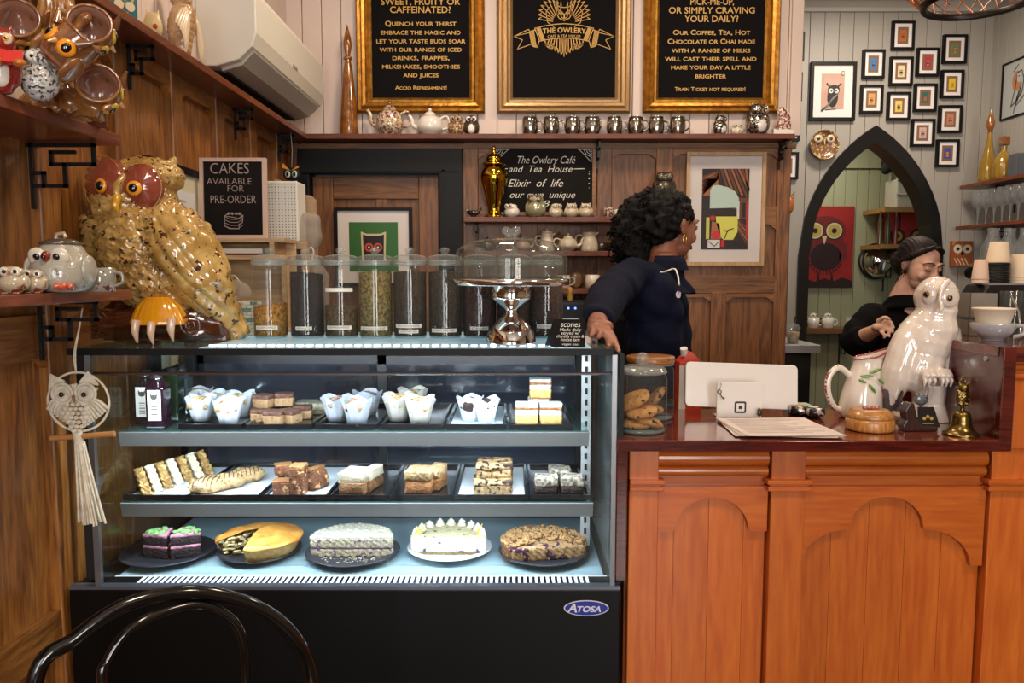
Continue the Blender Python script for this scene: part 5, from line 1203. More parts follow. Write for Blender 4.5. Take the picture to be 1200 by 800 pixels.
mk_owl('owl_figurine', 'grey-green owl jar with brown eye rings on the topmost back shelf', 'figurine', on(627.5, zA), .088, .102, M('celadon', '#8d8a68', .15, coat=1), M('owl_ring_brown', '#5a3420', .2, coat=.8), '#cfd8d8', '#c8904c', rz=-.2, horns=True, eyer=.12, feet='#4a2018')
for i, u in enumerate((651.5, 669.5, 686.5)):
    mk_owl('owl_mug', '%s of three cream pricked-dot owl mugs under the chalkboard' % ('left', 'middle', 'right')[i], 'mug', on(u, zA), .060, .064, M('cream_mug', '#cbbda4', .2, coat=.8, spots=(170, .62, '#4a3a2c')), None, '#4a3424', '#4a3424', rz=(.5, .1, 0)[i], horns=i > 0, eyer=.07, feet='#3a2418', group='three cream owl mugs')
mk_mug('patterned_cup', 'small brown patterned cup right of the three cream owl mugs', 'cup', on(713, zA), .021, .046, M('pattern_cup', '#b7aa98', .3, spots=(120, .5, '#5c3428')), 1, handle=False)
mk_mug('patterned_cup', 'plain pale cup at the right end of the topmost back shelf', 'cup', on(724.5, zA), .018, .036, wht, 1)
mk_teapot('teapot', 'dark grey-green teapot at the left of the middle back shelf', on(571, zB), .11, .062, M('dark_green_pot', '#2f312a', .2, coat=.8), 1)
mk_teapot('teapot', 'pale pink teapot just behind the knob of the dome', on(613, zB), .095, .066, M('pink_pot', '#a98d7e', .2, coat=.8), 1)
def jug(label, u, z, r, h, m, hs=-1): 
    t = thing('jug', label, 'jug', on(u, z)); MB().lathe(crom_prof([(r*.95, 0), (r, h*.15), (r*.9, h*.6), (r*.72, h*.92), (r*.78, h)], 4)+[(r*.7, h), (r*.65, h*.8), (0, h*.1)], n=10).build('body', m, t)
    MB().tube(crom([(hs*r*.75, 0, h*.85), (hs*r*1.3, 0, h*.8), (hs*r*1.35, 0, h*.45), (hs*r*.9, 0, h*.25)], 5), r*.1, 7).build('handle', m, t); MB().cyl((-hs*r*.62, 0, h*.9), (-hs*r*.98, 0, h*1.0), r*.22, r*.08, 8).build('spout', m, t); return t
crj = M('cream_jug', '#c3b8a2', .25, coat=.7)
t = jug('tall cream coffee pot with lid on the middle back shelf', 641, zB, .036, .078, crj); MB().ell((0, 0, .082), (.026, .026, .008)).build('lid', crj, t); MB().ell((0, 0, .092), (.005, .005, .005)).build('knob', crj, t)
mk_teapot('teapot', 'ochre-brown teapot half hidden behind the pumpkin teapot', (X(656, 260, 3.41), 3.41, zB), .10, .088, M('ochre_pot', '#7d5524', .2, coat=.8), -1)
mk_teapot('teapot', 'ribbed beige pumpkin teapot on the middle back shelf', (X(666, 260, 3.345), 3.345, zB+.0005), .125, .078, crj, 1, ribs=10)
jug('faceted cream jug right of the pumpkin teapot', 690.5, zB, .042, .082, crj, -1)
for u in (705, 716): mk_mug('dark_cup', 'dark brown cup %s on the middle back shelf' % ('beside the faceted jug' if u == 705 else 'at the right end, nearest the curly hair'), 'cup', on(u, zB), .02, .036, M('dark_cup', '#2e2018', .2, coat=.8), 1, handle=False)
mk_mug('mug', 'white mug at the left of the lowest back shelf behind the dome', 'mug', on(661, zC), .03, .056, wht, 1)
t = thing('paddle_dish', 'oval golden-brown dish standing on the lowest back shelf', 'dish', on(676, zC)); MB().ell((0, .01, .036), (.028, .01, .036)).build('dish', M('brown_dish', '#8c6c40', .3, coat=.6, bump=(60, .5)), t)
mk_mug('mug', 'white cylinder mug in the middle of the lowest back shelf', 'mug', on(695, zC), .034, .058, wht, 1)
mk_mug('mug', 'white mug at the right end of the lowest back shelf', 'mug', on(714, zC), .030, .054, wht, 1)
# grey pottery owl above the hair, on a bracket nail in the panel
t = mk_owl('owl_figurine', 'dark pewter owl head peeping over the curly hair', 'figurine', (X(778, 228, 3.35), 3.35, Z(234, 3.35)), .098, .12, M('pewter', '#5a5346', .25, .6), None, '#8a8474', '#8a8474', horns=True)
t = thing('wall_shelf', 'tiny oak ledge behind the curly hair carrying the pewter owl', 'shelf', (X(778, 228, 3.38), 3.38, Z(234, 3.35))); MB().box(-.06, .06, -.06, .046, -.015, -.0005).build('shelf_board', shelf_w, t)
# black machine below the shelves
t = thing('coffee_grinder', 'black machine with small blue lights below the lowest back shelf', 'machine', (X(690, 400, 3.1), 3.1, 0)); g0, g1 = -.14, .17
MB().box(g0, g1, 0, .3, 0, Z(352, 3.1)).build('housing', M('case_black'), t, .006); MB().box(g0+.01, g1-.01, -.004, 0, Z(375, 3.1), Z(357, 3.1)).build('panel', M('panel_black', '#050507', .5, spec=.3), t)
for u in (666, 674, 684): MB().cyl((X(u, 365, 3.1)-t.location.x, -.004, Z(361, 3.1)), (X(u, 365, 3.1)-t.location.x, -.006, Z(361, 3.1)), .0045, n=10).build('indicator', M('led_blue', '#6a86ff', .3, emit=('#5a78ff', 3)), t)
MB().box(g0+.01, g0+.1, -.01, 0, Z(383, 3.1), Z(373, 3.1)).build('tray', steel, t)
t = thing('pepper_mill', 'small yellow wooden peg standing on the black machine', 'ornament', (X(668, 350, 3.12), 3.12, Z(352, 3.1))); MB().lathe([(.01, 0), (.012, .01), (.008, .03), (.011, .05), (0, .055)], n=14).build('body', M('peg_yellow', '#b08438', .4), t)
# ================================================================ FOOD IN THE CASE
tray_m = M('tray_black', '#0c0c10', .25, coat=.3); liner = M('liner_paper', '#cfd6dc', .6); plate_k = M('plate_charcoal', '#2a2b33', .35); plate_w = M('plate_white', '#d8dde0', .2, coat=.6)
def food(n, a, c, r=.75, f=120, b=1, s=None, bs=180): return M('food_'+n, a, r, var=(f, c), bump=(bs, b), spots=s)
def fx(u, Y, v=560): return X(u, v, Y)
def tray(label, u0, u1, z, lin_=True, Y0=1.715, Y1=2.0):
    x0, x1 = fx(u0, Y0)+.002, fx(u1, Y0)-.002; w = x1-x0; d = Y1-Y0
    t = thing('tray', label, 'tray', ((x0+x1)/2, (Y0+Y1)/2, z+.0005)); b = MB()
    b.box(-w/2+.006, w/2-.006, -d/2+.006, d/2-.006, 0, .003)
    for a, c, e, f_ in ((-w/2, w/2, -d/2, -d/2+.006), (-w/2, w/2, d/2-.006, d/2), (-w/2, -w/2+.006, -d/2+.006, d/2-.006), (w/2-.006, w/2, -d/2+.006, d/2-.006)): b.box(a, c, e, f_, 0, .011)
    b.build('tray', tray_m, t)
    if lin_: MB().box(-w/2+.008, w/2-.008, -d/2+.008, d/2-.008, .0031, .0042).build('liner', liner, t)
    return t
def slab(mb, c, w, d, layers, amp=.0012, rot=None, seed=0, e=.16, n=10):
    """layered cake piece: layers = [(height, material index)] from the bottom"""
    z = 0
    for h, mi in layers:
        p = Vector((0, 0, z+h/2)); q = (rot @ p if rot is not None else p)+Vector(c)
        mb.sup(q, (w/2, d/2, h/2+.0006), e, amp, 90, n, mi, rot, seed+z*100); z += h
def cakething(name, label, cat, loc, w, d, layers, names, mats, amp=.0012, rot=None, seed=0, group=None, rz=0, e=.16):
    t = thing(name, label, cat, loc, group, rz); z = 0
    for (h, mi), nm in zip(layers, names):
        b = MB(); p = Vector((0, 0, z+h/2)); q = rot @ p if rot is not None else p
        b.sup(q, (w/2, d/2, h/2+.0008), e, amp, 90, 12, 0, rot, seed+z*100); b.build(nm, mats[mi], t); z += h
    return t
# ---- top shelf: bottles
bz = Z1+.001
for i, (u, Y, col, nm) in enumerate(((172, 1.79, '#1c0d16', 'dark juice bottle with a white label, left and behind'), (186, 1.745, '#1f0c18', 'dark juice bottle with a white label, in front by the muffins'), (203, 1.83, '#23301f', 'dark green juice bottle standing behind the two labelled bottles'), (214, 1.90, '#35434a', 'clear glass bottle at the back of the top shelf by the muffins'))):
    t = thing('juice_bottle', nm, 'bottle', (fx(u, Y, 480), Y, bz)); bm_ = M('bottle'+col, col, .08, coat=1)
    MB().box(-.021, .021, -.021, .021, 0, .095).build('body', bm_, t, .004); MB().lathe(crom_prof([(.021, .093), (.014, .105), (.011, .112), (.011, .118)], 3), n=20).build('neck', bm_, t)
    MB().lathe([(.0125, .114), (.0125, .127), (0, .127)], n=18).build('cap', blackmat, t)
    if i < 2:
        MB().box(-.015, .015, -.0216, -.021, .018, .088).build('label', M('label_white'), t)
        b = MB(); b.disc(0, -.0217, .072, .008, .006, n=12); b.prism([(-.008, .074), (-.004, .076), (-.008, .083)], -.0222, -.0217); b.prism([(.004, .076), (.008, .074), (.008, .083)], -.0222, -.0217)
        for k in range(5): b.rect(-.007, .007, .05-k*.006, .052-k*.006, -.0217)
        b.build('label_print', lbt, t)
# muffins in tulip papers
pap = M('tulip_paper', '#c9ced6', .75, spec=.2); 
def muffin(label, u, Y, z, topm, r=.030, pm=None, hgt=.05, seed=0):
    t = thing('muffin', label, 'muffin', (fx(u, Y, 490), Y, z), None, seed*1.3); b = MB(); n = 40; vs = []; fs = []
    R_ = random.Random(seed); ph = [R_.random()*6 for _ in range(3)]
    lev = [(.68, 0), (.85, .4), (1.0, .75), (1.22, 1.0)]
    for k, (f, g) in enumerate(lev):
        for i in range(n):
            a = 2*PI*i/n; pl = 1+(.03+.04*k/3)*math.sin(a*10+ph[0]); zz = hgt*g+(hgt*.22*abs(math.sin(a*2+ph[1])) if k == 3 else 0)+(hgt*.05*math.sin(a*5+ph[2]) if k == 2 else 0)
            vs.append((r*f*pl*math.cos(a), r*f*pl*math.sin(a), zz))
    for k in range(3): fs += [(k*n+i, k*n+(i+1) % n, (k+1)*n+(i+1) % n, (k+1)*n+i) for i in range(n)]
    fs.append(list(range(n))[::-1]); b.add(vs, fs, 0, True); b.build('paper_cup', pm or pap, t)
    b = MB(); b.sup((0, 0, hgt*.78), (r*1.0, r*1.0, hgt*.34), 1, .004, 55, 14, 0, None, seed); b.build('crumb_top', topm, t); return t
golden = food('golden', '#b0854e', '#d9c19a', s=(140, .6, '#7c4a20')); berry = food('berry', '#a06c4c', '#c9a890', s=(90, .58, '#4c2434'))
mt1 = Z1+.001
tray('black tray under the white-papered muffins at the left of the top shelf', 210, 286, mt1, False); zt1 = mt1+.0045
for i, (u, Y, nm) in enumerate(((236, 1.80, 'left front muffin of the group beside the bottles'), (268, 1.76, 'front right muffin of the group beside the chocolate slices'), (252, 1.87, 'middle back muffin of the left group'), (283, 1.86, 'rear right muffin of the left group with golden top'), (234, 1.92, 'rear left muffin of the left group, mostly hidden'))):
    muffin(nm, u, Y, zt1, golden, .029, seed=i+1)
tray('black tray under the chocolate slices on the top shelf', 288, 368, mt1, False)
choc = food('choc', '#4a2c22', '#6c4636', bs=150); cara = food('caramel', '#a5835c', '#8c6a48'); chocslice = [cara, choc]
for i, (u, Y, dz, rz, nm) in enumerate(((305, 1.79, 0, .3, 'left front chocolate topped slice of the top shelf pile'), (322, 1.765, 0, -.1, 'middle front chocolate topped slice of the pile'), (340, 1.78, 0, -.5, 'right front chocolate topped slice of the pile'), (355, 1.83, 0, .2, 'rear right chocolate topped slice of the pile'), (318, 1.85, 0, .1, 'rear chocolate topped slice carrying the top one'), (334, 1.83, .031, .15, 'uppermost chocolate slice lying across the pile'), (310, 1.815, .03, -.3, 'second level chocolate slice on the left of the pile'))):
    cakething('chocolate_slice', nm, 'cake', (fx(u, Y, 490), Y, zt1+dz), .045, .036, [(.020, 0), (.010, 1)], ['base', 'chocolate_top'], chocslice, .0016, RX(.0), i, None, rz)
for i, (u, Y, nm) in enumerate(((360, 1.92, 'pale cream topped flat slice behind the chocolate pile'), (374, 1.90, 'pale cream topped flat slice beside the grey muffins'))):
    cakething('cream_slice', nm, 'cake', (fx(u, Y, 480), Y, zt1), .05, .05, [(.012, 0), (.014, 1)], ['base', 'cream'], [food('biscuit', '#8c7a60', '#a8967a'), food('palecream', '#c9bfa8', '#b0a48c')], .001, None, i)
tray('black tray under the three grey-papered muffins', 370, 444, mt1, False); tray('black tray under the crumble topped muffins', 446, 520, mt1, False); tray('tray under the dark chocolate muffins on the top shelf', 522, 594, mt1, True); tray('tray under the vanilla slices at the right of the top shelf', 596, 672, mt1, False)
for i, (u, Y, nm) in enumerate(((395, 1.80, 'left of three grey-papered muffins'), (419, 1.76, 'front right of three grey-papered muffins'), (431, 1.88, 'rear of three grey-papered muffins'))): muffin(nm, u, Y, zt1, berry, .030, M('tulip_grey', '#a9aeb8', .75, spec=.2), seed=i+11)
for i, (u, Y, nm) in enumerate(((467, 1.80, 'left crumble topped muffin of the trio'), (492, 1.76, 'front right crumble topped muffin of the trio'), (484, 1.89, 'rear crumble topped muffin of the trio'))): muffin(nm, u, Y, zt1, golden, .030, M('tulip_beige', '#b9b4ac', .75, spec=.2), hgt=.054, seed=i+21)
for i, (u, Y, nm) in enumerate(((551, 1.79, 'left dark chocolate muffin in white paper'), (570, 1.77, 'right dark chocolate muffin in white paper'))): muffin(nm, u, Y, zt1+.001, food('darkchoc', '#2a1a18', '#3f2822'), .026, seed=i+31)
cust = food('custard', '#cfa95c', '#dbbb78', bs=60, b=.3); pastry = food('pastry', '#7c4c2c', '#a8754a'); icing = food('icing', '#e0dad2', '#cfc8c0', bs=140, b=.6); creamw = food('cream_white', '#d9cdb8', '#e6dccc')
for i, (u, Y, dz, nm) in enumerate(((617, 1.77, 0, 'front left vanilla slice dusted with icing sugar'), (645, 1.77, 0, 'front right vanilla slice dusted with icing sugar'), (633, 1.84, .055, 'vanilla slice stacked on top of the others'), (631, 1.84, 0, 'rear vanilla slice under the stacked one'))):
    if i == 2: dz = .048
    cakething('vanilla_slice', nm, 'cake', (fx(u, Y, 490), Y, zt1+dz), .052 if i < 3 else .05, .05, [(.004, 1), (.018, 0), (.012, 3), (.006, 1), (.007, 2)], ['pastry_base', 'custard', 'cream', 'pastry', 'icing'], [cust, pastry, icing, creamw], .0014, None, i)
# ---- middle shelf
mt2 = Z2+.001; zt2 = mt2+.0048
edges = [142, 222, 305, 385, 455, 531, 620, 694]; desc = ['white-lined tray of pale wedge sandwiches', 'white-lined tray of drizzled biscuits', 'white-lined tray of brown loaf slices', 'black tray of coconut topped cake, left of the walnut cake', 'black tray of walnut topped carrot cake', 'white-lined tray of cookie-dough slices', 'black tray of lamingtons at the right end of the middle shelf']
for i in range(7): tray(desc[i], edges[i], edges[i+1], mt2, i in (0, 1, 2, 5), Y0=1.712)
wedge_m = [food('nut', '#a8844c', '#6f4c24', s=(70, .55, '#cfa868')), food('sandw', '#cfc0a0', '#e0d6c0')]
for i in range(7):
    t = thing('nougat_wedge', '%s of seven pale nougat wedges leaning in a row' % nm8[i].replace('first', 'foremost'), 'cake', (fx(176+i*9.5, 1.79+i*.019), 1.765+i*.030, zt2)); th = .019; tl = RY(.0)
    b = MB(); b.prism([(-.045, 0), (.05, 0), (.012, .058), (.0, .060)], -th/2, th/2)
    b.xf(T4(rot=RZ(-1.0+.02*i) @ RX(.25))); k = MB(); k.sup((0, 0, 0), (1, 1, 1), 1, 0, 1, 3)
    # subdivided and roughened
    me = MB(); me.v, me.f, me.mi, me.sm = b.v, b.f, b.mi, [True]*len(b.f)
    organic('nougat', me, wedge_m[i % 2 if i else 0], t, .0028, 1, lambda co, no: .0022*np.sin(co[:, 0]*420+co[:, 2]*300)*np.sin(co[:, 1]*390+co[:, 2]*350))
bis = food('biscuit2', '#b08c5e', '#c9ab7c', s=(90, .60, '#8c6a40'))
def drizzle(t, rx, ry, rz_, n, z0=0):
    b = MB()
    for k in range(n):
        x = -rx*.85+1.7*rx*k/(n-1); yy_ = ry*math.sqrt(max(.02, 1-(x/rx)**2)); pts = []
        for q in range(-4, 5):
            y = yy_*q/4*.96; xx = x+.006*q/4; zz = rz_*math.sqrt(max(0, 1-(xx/rx)**2-(y/ry)**2))+.0006; pts.append((xx, y, z0+zz))
        b.tube(pts, .0011, 5)
    b.build('drizzle', choc, t)
for i, (u, Y, rr, nm) in enumerate(((243, 1.765, .3, 'front left oval biscuit with chocolate drizzle'), (266, 1.80, .5, 'middle oval biscuit with chocolate drizzle'), (290, 1.86, .6, 'rear right oval biscuit with chocolate drizzle'))):
    t = thing('drizzled_biscuit', nm, 'biscuit', (fx(u, Y), Y, zt2), None, rr); MB().sup((0, 0, .015), (.042, .034, .017), .9, .0025, 60, 18, 0, None, i).build('biscuit', bis, t); drizzle(t, .042, .034, .018, 8, .0155)
loaf = food('loaf', '#5c3420', '#7c4c2e', s=(60, .6, '#d0a070')); loaf2 = food('loaftop', '#7c4c28', '#94683a')
for i, (u, Y, dz, rz, w, d, h, nm) in enumerate(((332, 1.755, 0, .1, .045, .04, .030, 'low brown loaf slice at the front left of its tray'), (333, 1.80, .030, .5, .04, .035, .026, 'brown loaf slice resting on the low one'), (350, 1.745, 0, 0, .034, .045, .068, 'tall upright brown loaf slice in the middle'), (371, 1.79, 0, -.5, .034, .055, .05, 'brown loaf slice leaning at the right of its tray'))):
    cakething('loaf_slice', nm, 'cake', (fx(u, Y), Y, zt2+.001+dz), w, d, [(h*.85, 0), (h*.15, 1)], ['crumb', 'crust'], [loaf, loaf2], .002, RY(-.22) if i == 3 else None, i, None, rz)
coco = food('coconut', '#d9d0b8', '#c4b898', bs=260, b=1); spg = food('sponge', '#6f4a2e', '#8c6440'); wal = food('walnut', '#c9b084', '#8c6438', bs=120); crt = food('carrot', '#7a4a26', '#a06c3c')
cakething('coconut_cake', 'square cake thickly topped with pale coconut', 'cake', (fx(417, 1.775), 1.775, zt2), .062, .075, [(.026, 0), (.022, 1)], ['sponge', 'coconut_icing'], [spg, coco], .003, None, 3, None, -.15)
cakething('coconut_cake', 'narrow second piece of coconut cake tucked behind on the right', 'cake', (fx(436, 1.80), 1.80, zt2), .026, .08, [(.026, 0), (.022, 1)], ['sponge', 'coconut_icing'], [spg, coco], .003, None, 5, None, -.25)
cakething('carrot_cake', 'square carrot cake with walnut crumbs on cream icing', 'cake', (fx(493, 1.775), 1.775, zt2), .062, .07, [(.032, 0), (.02, 1)], ['sponge', 'walnut_icing'], [crt, wal], .003, None, 7, None, -.1)
cakething('carrot_cake', 'second carrot cake piece peeping out at the right', 'cake', (fx(512, 1.80), 1.80, zt2), .034, .07, [(.032, 0), (.02, 1)], ['sponge', 'walnut_icing'], [crt, wal], .003, None, 8, None, -.2)
cd = food('cookie_dough', '#b59a70', '#8c6a44', s=(110, .55, '#2a1814')); cdt = food('dough_top', '#8c6a48', '#c4a474', s=(80, .5, '#2c1a14'))
for i, (u, Y, dz, w, nm) in enumerate(((578, 1.77, 0, .09, 'lower cookie-dough slice with dark chips'), (580, 1.80, .031, .085, 'upper cookie-dough slice with dark chips'))):
    cakething('cookie_dough_slice', nm, 'cake', (fx(u, Y), Y, zt2+.001+dz), w, .075, [(.02, 0), (.011, 1)], ['dough', 'topping'], [cd, cdt], .0028, None, i+9)
lam = food('lamington', '#241816', '#35221c'); lamt = food('lam_coconut', '#c9c0ac', '#4a3830', bs=260)
for i, (u, Y, nm) in enumerate(((640, 1.765, 'front left dark lamington with coconut top'), (670, 1.765, 'front right dark lamington with coconut top'), (656, 1.84, 'rear dark lamington with coconut top'))):
    cakething('lamington', nm, 'cake', (fx(u, Y), Y, zt2), .054, .055, [(.02, 0), (.017, 1)], ['sponge', 'coconut_top'], [lam, lamt], .0028, None, i+12)
# ---- bottom deck
def plate(label, u, Y, r, m, name='plate'):
    t = thing(name, label, 'plate', (fx(u, Y, 650), Y, ZD+.0006)); MB().lathe([(0, 0), (r*.6, 0), (r*.66, .003), (r*.98, .014), (r, .0155), (r*.97, .0165), (r*.66, .007), (0, .006)], n=56).build('plate', m, t); return t
pY = 1.80; zp = ZD+.0075
plate('dark round plate under the pink and chocolate cake wedge', 198, 1.785, .108, plate_k)
plate('dark plate under the big golden apple pie', 305, 1.80, .098, plate_k); plate('dark plate under the white coconut cake half', 414, 1.79, .112, plate_k)
plate('white plate under the blueberry cheesecake', 527, 1.815, .103, plate_w); plate('dark plate under the berry crumble cake at the right', 637, 1.79, .108, plate_k)
pk = food('pink', '#c07890', '#d294a6', bs=80, b=.5); dc = food('devil', '#1d1118', '#2c1a20'); gr_ = food('mint', '#6fae5c', '#8cc474', bs=90)
def wedge(t, r, a0, a1, z0, h, m, name, amp=.001, vox=.003):
    n = 12; po = [(0, 0)]+[(r*math.cos(a0+(a1-a0)*i/n), r*math.sin(a0+(a1-a0)*i/n)) for i in range(n+1)]
    b = MB(); b.prism(po, z0, z0+h, 0, 'xy'); return organic(name, b, m, t, vox, 1, lambda co, no: amp*np.sin(co[:, 0]*310+co[:, 2]*240)*np.sin(co[:, 1]*290+co[:, 2]*330))
for i, (dx, a0, nm) in enumerate(((-.0, PI-.55, 'left pink and chocolate layered cake wedge with green icing'), (.008, .10, 'right pink and chocolate layered cake wedge with green icing'))):
    t = thing('layer_cake_wedge', nm, 'cake', (fx(199, 1.76, 640)+dx, 1.745, zp)); a0, a1 = ((PI*.56, PI*.93) if i == 0 else (PI*.12, PI*.50))
    for z0, h, m, nm2 in ((0, .022, dc, 'chocolate_layer'), (.022, .008, pk, 'pink_filling'), (.030, .02, dc, 'chocolate_layer'), (.05, .006, pk, 'pink_icing')): wedge(t, .066, a0, a1, z0, h+.001, m, nm2)
    b = MB(); R_ = random.Random(i)
    for k in range(16): a = a0+(a1-a0)*R_.random(); q = .066*(.35+.6*R_.random()); b.ell((q*math.cos(a), q*math.sin(a), .059), (.008, .005, .004), RZ(R_.random()*3), 5)
    o = b.build('green_icing', gr_, t); o['kind'] = 'stuff'
    wedge(t, .0875, a0+.02, a1-.02, .002, .052, pk, 'pink_side') if 0 else None
# apple pie, a slice missing
t = thing('apple_pie', 'golden apple pie with one slice cut out', 'pie', (fx(305, 1.80, 640), 1.80, zp))
t.scale = (1.09,)*3; crust = food('pie_crust', '#c07a2c', '#dba250', .45, 40, .5, s=None, bs=60); fil = food('apple', '#c9b888', '#a8925c'); cside = food('crust_side', '#c9a468', '#b08848')
A0, A1 = -PI*.52, PI*1.16
n = 64; b = MB(); vs = []; fs = []
for i in range(n+1):
    a = A0+(A1-A0)*i/n; q = 1+.02*math.sin(a*44)
    vs += [(.074*q*math.cos(a), .074*q*math.sin(a), .0), (.090*q*math.cos(a), .090*q*math.sin(a), .034)]
fs = [(2*i, 2*i+2, 2*i+3, 2*i+1) for i in range(n)]; b.add(vs, fs, 0, True); b.build('fluted_side', cside, t)
b = MB(); pr = [(.0, .052), (.03, .051), (.06, .046), (.082, .040), (.0925, .036), (.0925, .033), (.085, .033)]
b.lathe(pr, n=56, a0=A0, a1=A1)
for i, p in enumerate(b.v): b.v[i] = p+Vector((0, 0, .002*math.sin(p.x*90)*math.sin(p.y*80)))
b.build('top_crust', crust, t)
b = MB(); R_ = random.Random(4)
for a in (A0, A1):
    for k in range(46): q = .008+.072*R_.random(); z = .003+(.034+.012*(1-q/.08))*R_.random(); off = .004*R_.random(); b.ell((q*math.cos(a)+off*math.sin(a)*(1 if a == A0 else -1)*-1, q*math.sin(a)+off*.5, z), (.006, .004, .003), RZ(a) @ RX(R_.random()*3), 4)
    b.prism([(0.0, .003), (.074, .003), (.088, .034), (0, .049)], -.0005, .0005); m4 = T4(rot=RZ(a)); b.v[-8:] = [m4 @ p for p in b.v[-8:]]
o = b.build('apple_filling', fil, t); o['kind'] = 'stuff'
# coconut cake half (cut face to the viewer)
def half(name, label, u, Y, r, h, side, top, dz0=0, a0=.0, a1=PI, sx=1.0, layers=None, cat='cake', yo=-.03, top_amp=.002):
    t = thing(name, label, cat, (fx(u, Y, 640), Y+yo, zp))
    z = 0
    for hh_, m, nm in layers: wedge2(t, r, a0, a1, z, hh_+.0008, m, nm, top_amp); z += hh_
    return t
def wedge2(t, r, a0, a1, z0, h, m, name, amp):
    n = 28; po = [(r*math.cos(a0+(a1-a0)*i/n), r*math.sin(a0+(a1-a0)*i/n)) for i in range(n+1)]
    if a1-a0 < PI*.98: po = [(0, 0)]+po
    b = MB(); b.prism(po, z0, z0+h, 0, 'xy'); organic(name, b, m, t, .0032, 1, lambda co, no: amp*np.sin(co[:, 0]*330+co[:, 2]*200)*np.sin(co[:, 1]*300+co[:, 2]*260+1)+amp*.5*np.sin(co[:, 0]*800)*np.sin(co[:, 1]*760))
cfl = food('coco_flake', '#d5cfbd', '#bdb49c', bs=260); vs_ = food('vanilla_sponge', '#b8ae94', '#9c8c70', s=(70, .6, '#7a5a7c'))
t = half('coconut_layer_cake', 'half of a white coconut covered layer cake, cut side forward', 415, 1.80, .098, 0, None, None, layers=[(.018, vs_, 'sponge'), (.004, M('jam', '#7c5a78', .4), 'jam_layer'), (.016, vs_, 'sponge'), (.011, cfl, 'coconut_top')], yo=-.035)
b = MB(); R_ = random.Random(9)
for k in range(90): x = (R_.random()-.5)*.19; b.ell((x, -.01-R_.random()*.035, .0015+.0), (.0025, .0016, .0012), RZ(R_.random()*3), 3)
o = b.build('coconut_crumbs', cfl, t); o['kind'] = 'stuff'
chs = food('cheese', '#d9d3c2', '#cfc6b4', bs=30, b=.3, s=(45, .62, '#4a3a66')); chb = food('cheese_base', '#a88c5c', '#8c6c3c')
t = half('blueberry_cheesecake', 'cut blueberry cheesecake with piped cream on a white plate', 527, 1.815, .09, 0, None, None, a0=-.12, a1=PI*1.02, layers=[(.005, chb, 'biscuit_base'), (.036, chs, 'cheese_filling'), (.004, food('cheese_top', '#cfc49c', '#c0b286', s=(60, .62, '#6a6a50')), 'glazed_top')], yo=-.03, top_amp=.0007)
for k in range(9):
    a = .15+(PI-.3)*k/8; b = MB(); b.lathe([(.011, 0), (.012, .003), (.008, .007), (.0095, .010), (.004, .015), (0, .018)], (.078*math.cos(a), .078*math.sin(a), .045), n=12); b.build('cream_rosette', creamw, t)
b = MB()
for dx in (-.075, -.066, .07): b.prism([(dx-.008, .048), (dx+.002, .05), (dx+.012, .075)], .0, .002)
b.build('lemon_slice', M('lemon', '#cfa848', .4), t)
crm = food('crumble', '#a87a4c', '#c9a06c', bs=110, s=(60, .6, '#6c4424')); brs = food('berry_sponge', '#b89468', '#9c7850', s=(55, .56, '#4a2440'))
t = half('berry_crumble_cake', 'berry crumble cake missing its front piece on a dark plate', 637, 1.80, .099, 0, None, None, a0=-.35, a1=PI*1.22, layers=[(.03, brs, 'sponge')], yo=-.01)
b = MB(); R_ = random.Random(3)
for k in range(330):
    a = -.33+(PI*1.22+.31)*R_.random(); q = .098*math.sqrt(R_.random()); b.sup((q*math.cos(a), q*math.sin(a), .033+.009*R_.random()*(1-q/.15)), (.004+.004*R_.random(), .004+.003*R_.random(), .004), .8, .001, 200, 4, 0, RZ(R_.random()*3))
o = b.build('crumble_topping', crm, t); o['kind'] = 'stuff'
for a in range(20):
    pass
b = MB()
for k in range(60): a = -.33+(PI*1.22+.33)*k/60; b.box(.0995, .1025, -.002, .002, 0, .03); m4 = T4(rot=RZ(a)); b.v[-8:] = [m4 @ p for p in b.v[-8:]]
o = b.build('fluted_edge', food('flute', '#7c5234', '#9c6c44'), t); o['kind'] = 'stuff'
# cream macrame pouch with yellow eyes seen above the rear doors
t = thing('owl_pouch', 'cream crocheted pouch with two yellow button eyes seen below the case top', 'pouch', (X(239, 427, 2.19), 2.185, 1.142)); h = Z(417, 2.19)-1.142
MB().sup((0, 0, h/2+.01), (.062, .012, h/2+.012), .35, .001, 60, 12).build('pouch', M('crochet', '#a89c86', .9, var=(90, '#7c7260'), bump=(120, 1)), t)
for s in (-1, 1): MB().ell((s*.028, -.013, h-.012), (.011, .004, .011)).build('button_eye', M('button_yellow', '#c9a018', .3, coat=.6), t)

# ---- macrame owl hanging on the left
mY = 1.555; mc = M('macrame_cord', '#efe7d6', .85, bump=(150, .6), var=(60, '#d4c8b0'))
t = thing('macrame_owl', 'cream macrame owl wall hanging with a long tassel at the left of the case', 'wall hanging', (X(92, 470, mY), mY, Z(514, mY))); k = mY/900*1.01
def q_(u, v, y=0): return Vector(((u-92)*k, y, (514-v)*k))
MB().tube([q_(92, 470)+Vector((36*k*math.cos(a), 0, 35*k*math.sin(a))) for a in np.linspace(0, 2*PI, 44, endpoint=False)], .0024, 7, closed=True).build('ring', mc, t)
MB().cyl(q_(60, 512.5, -.008), q_(135, 507, -.008), .0058, n=14).build('dowel', M('dowel_wood', '#b8814a', .5), t)
b = MB(); 
for i in range(17): f = i/16; u = 66+f*50; b.tube([q_(u, 448+5*abs(f-.5)*2, -.004), q_(88+(u-92)*.75, 470, -.007)], .0027, 6)
b.build('head_cords', mc, t)
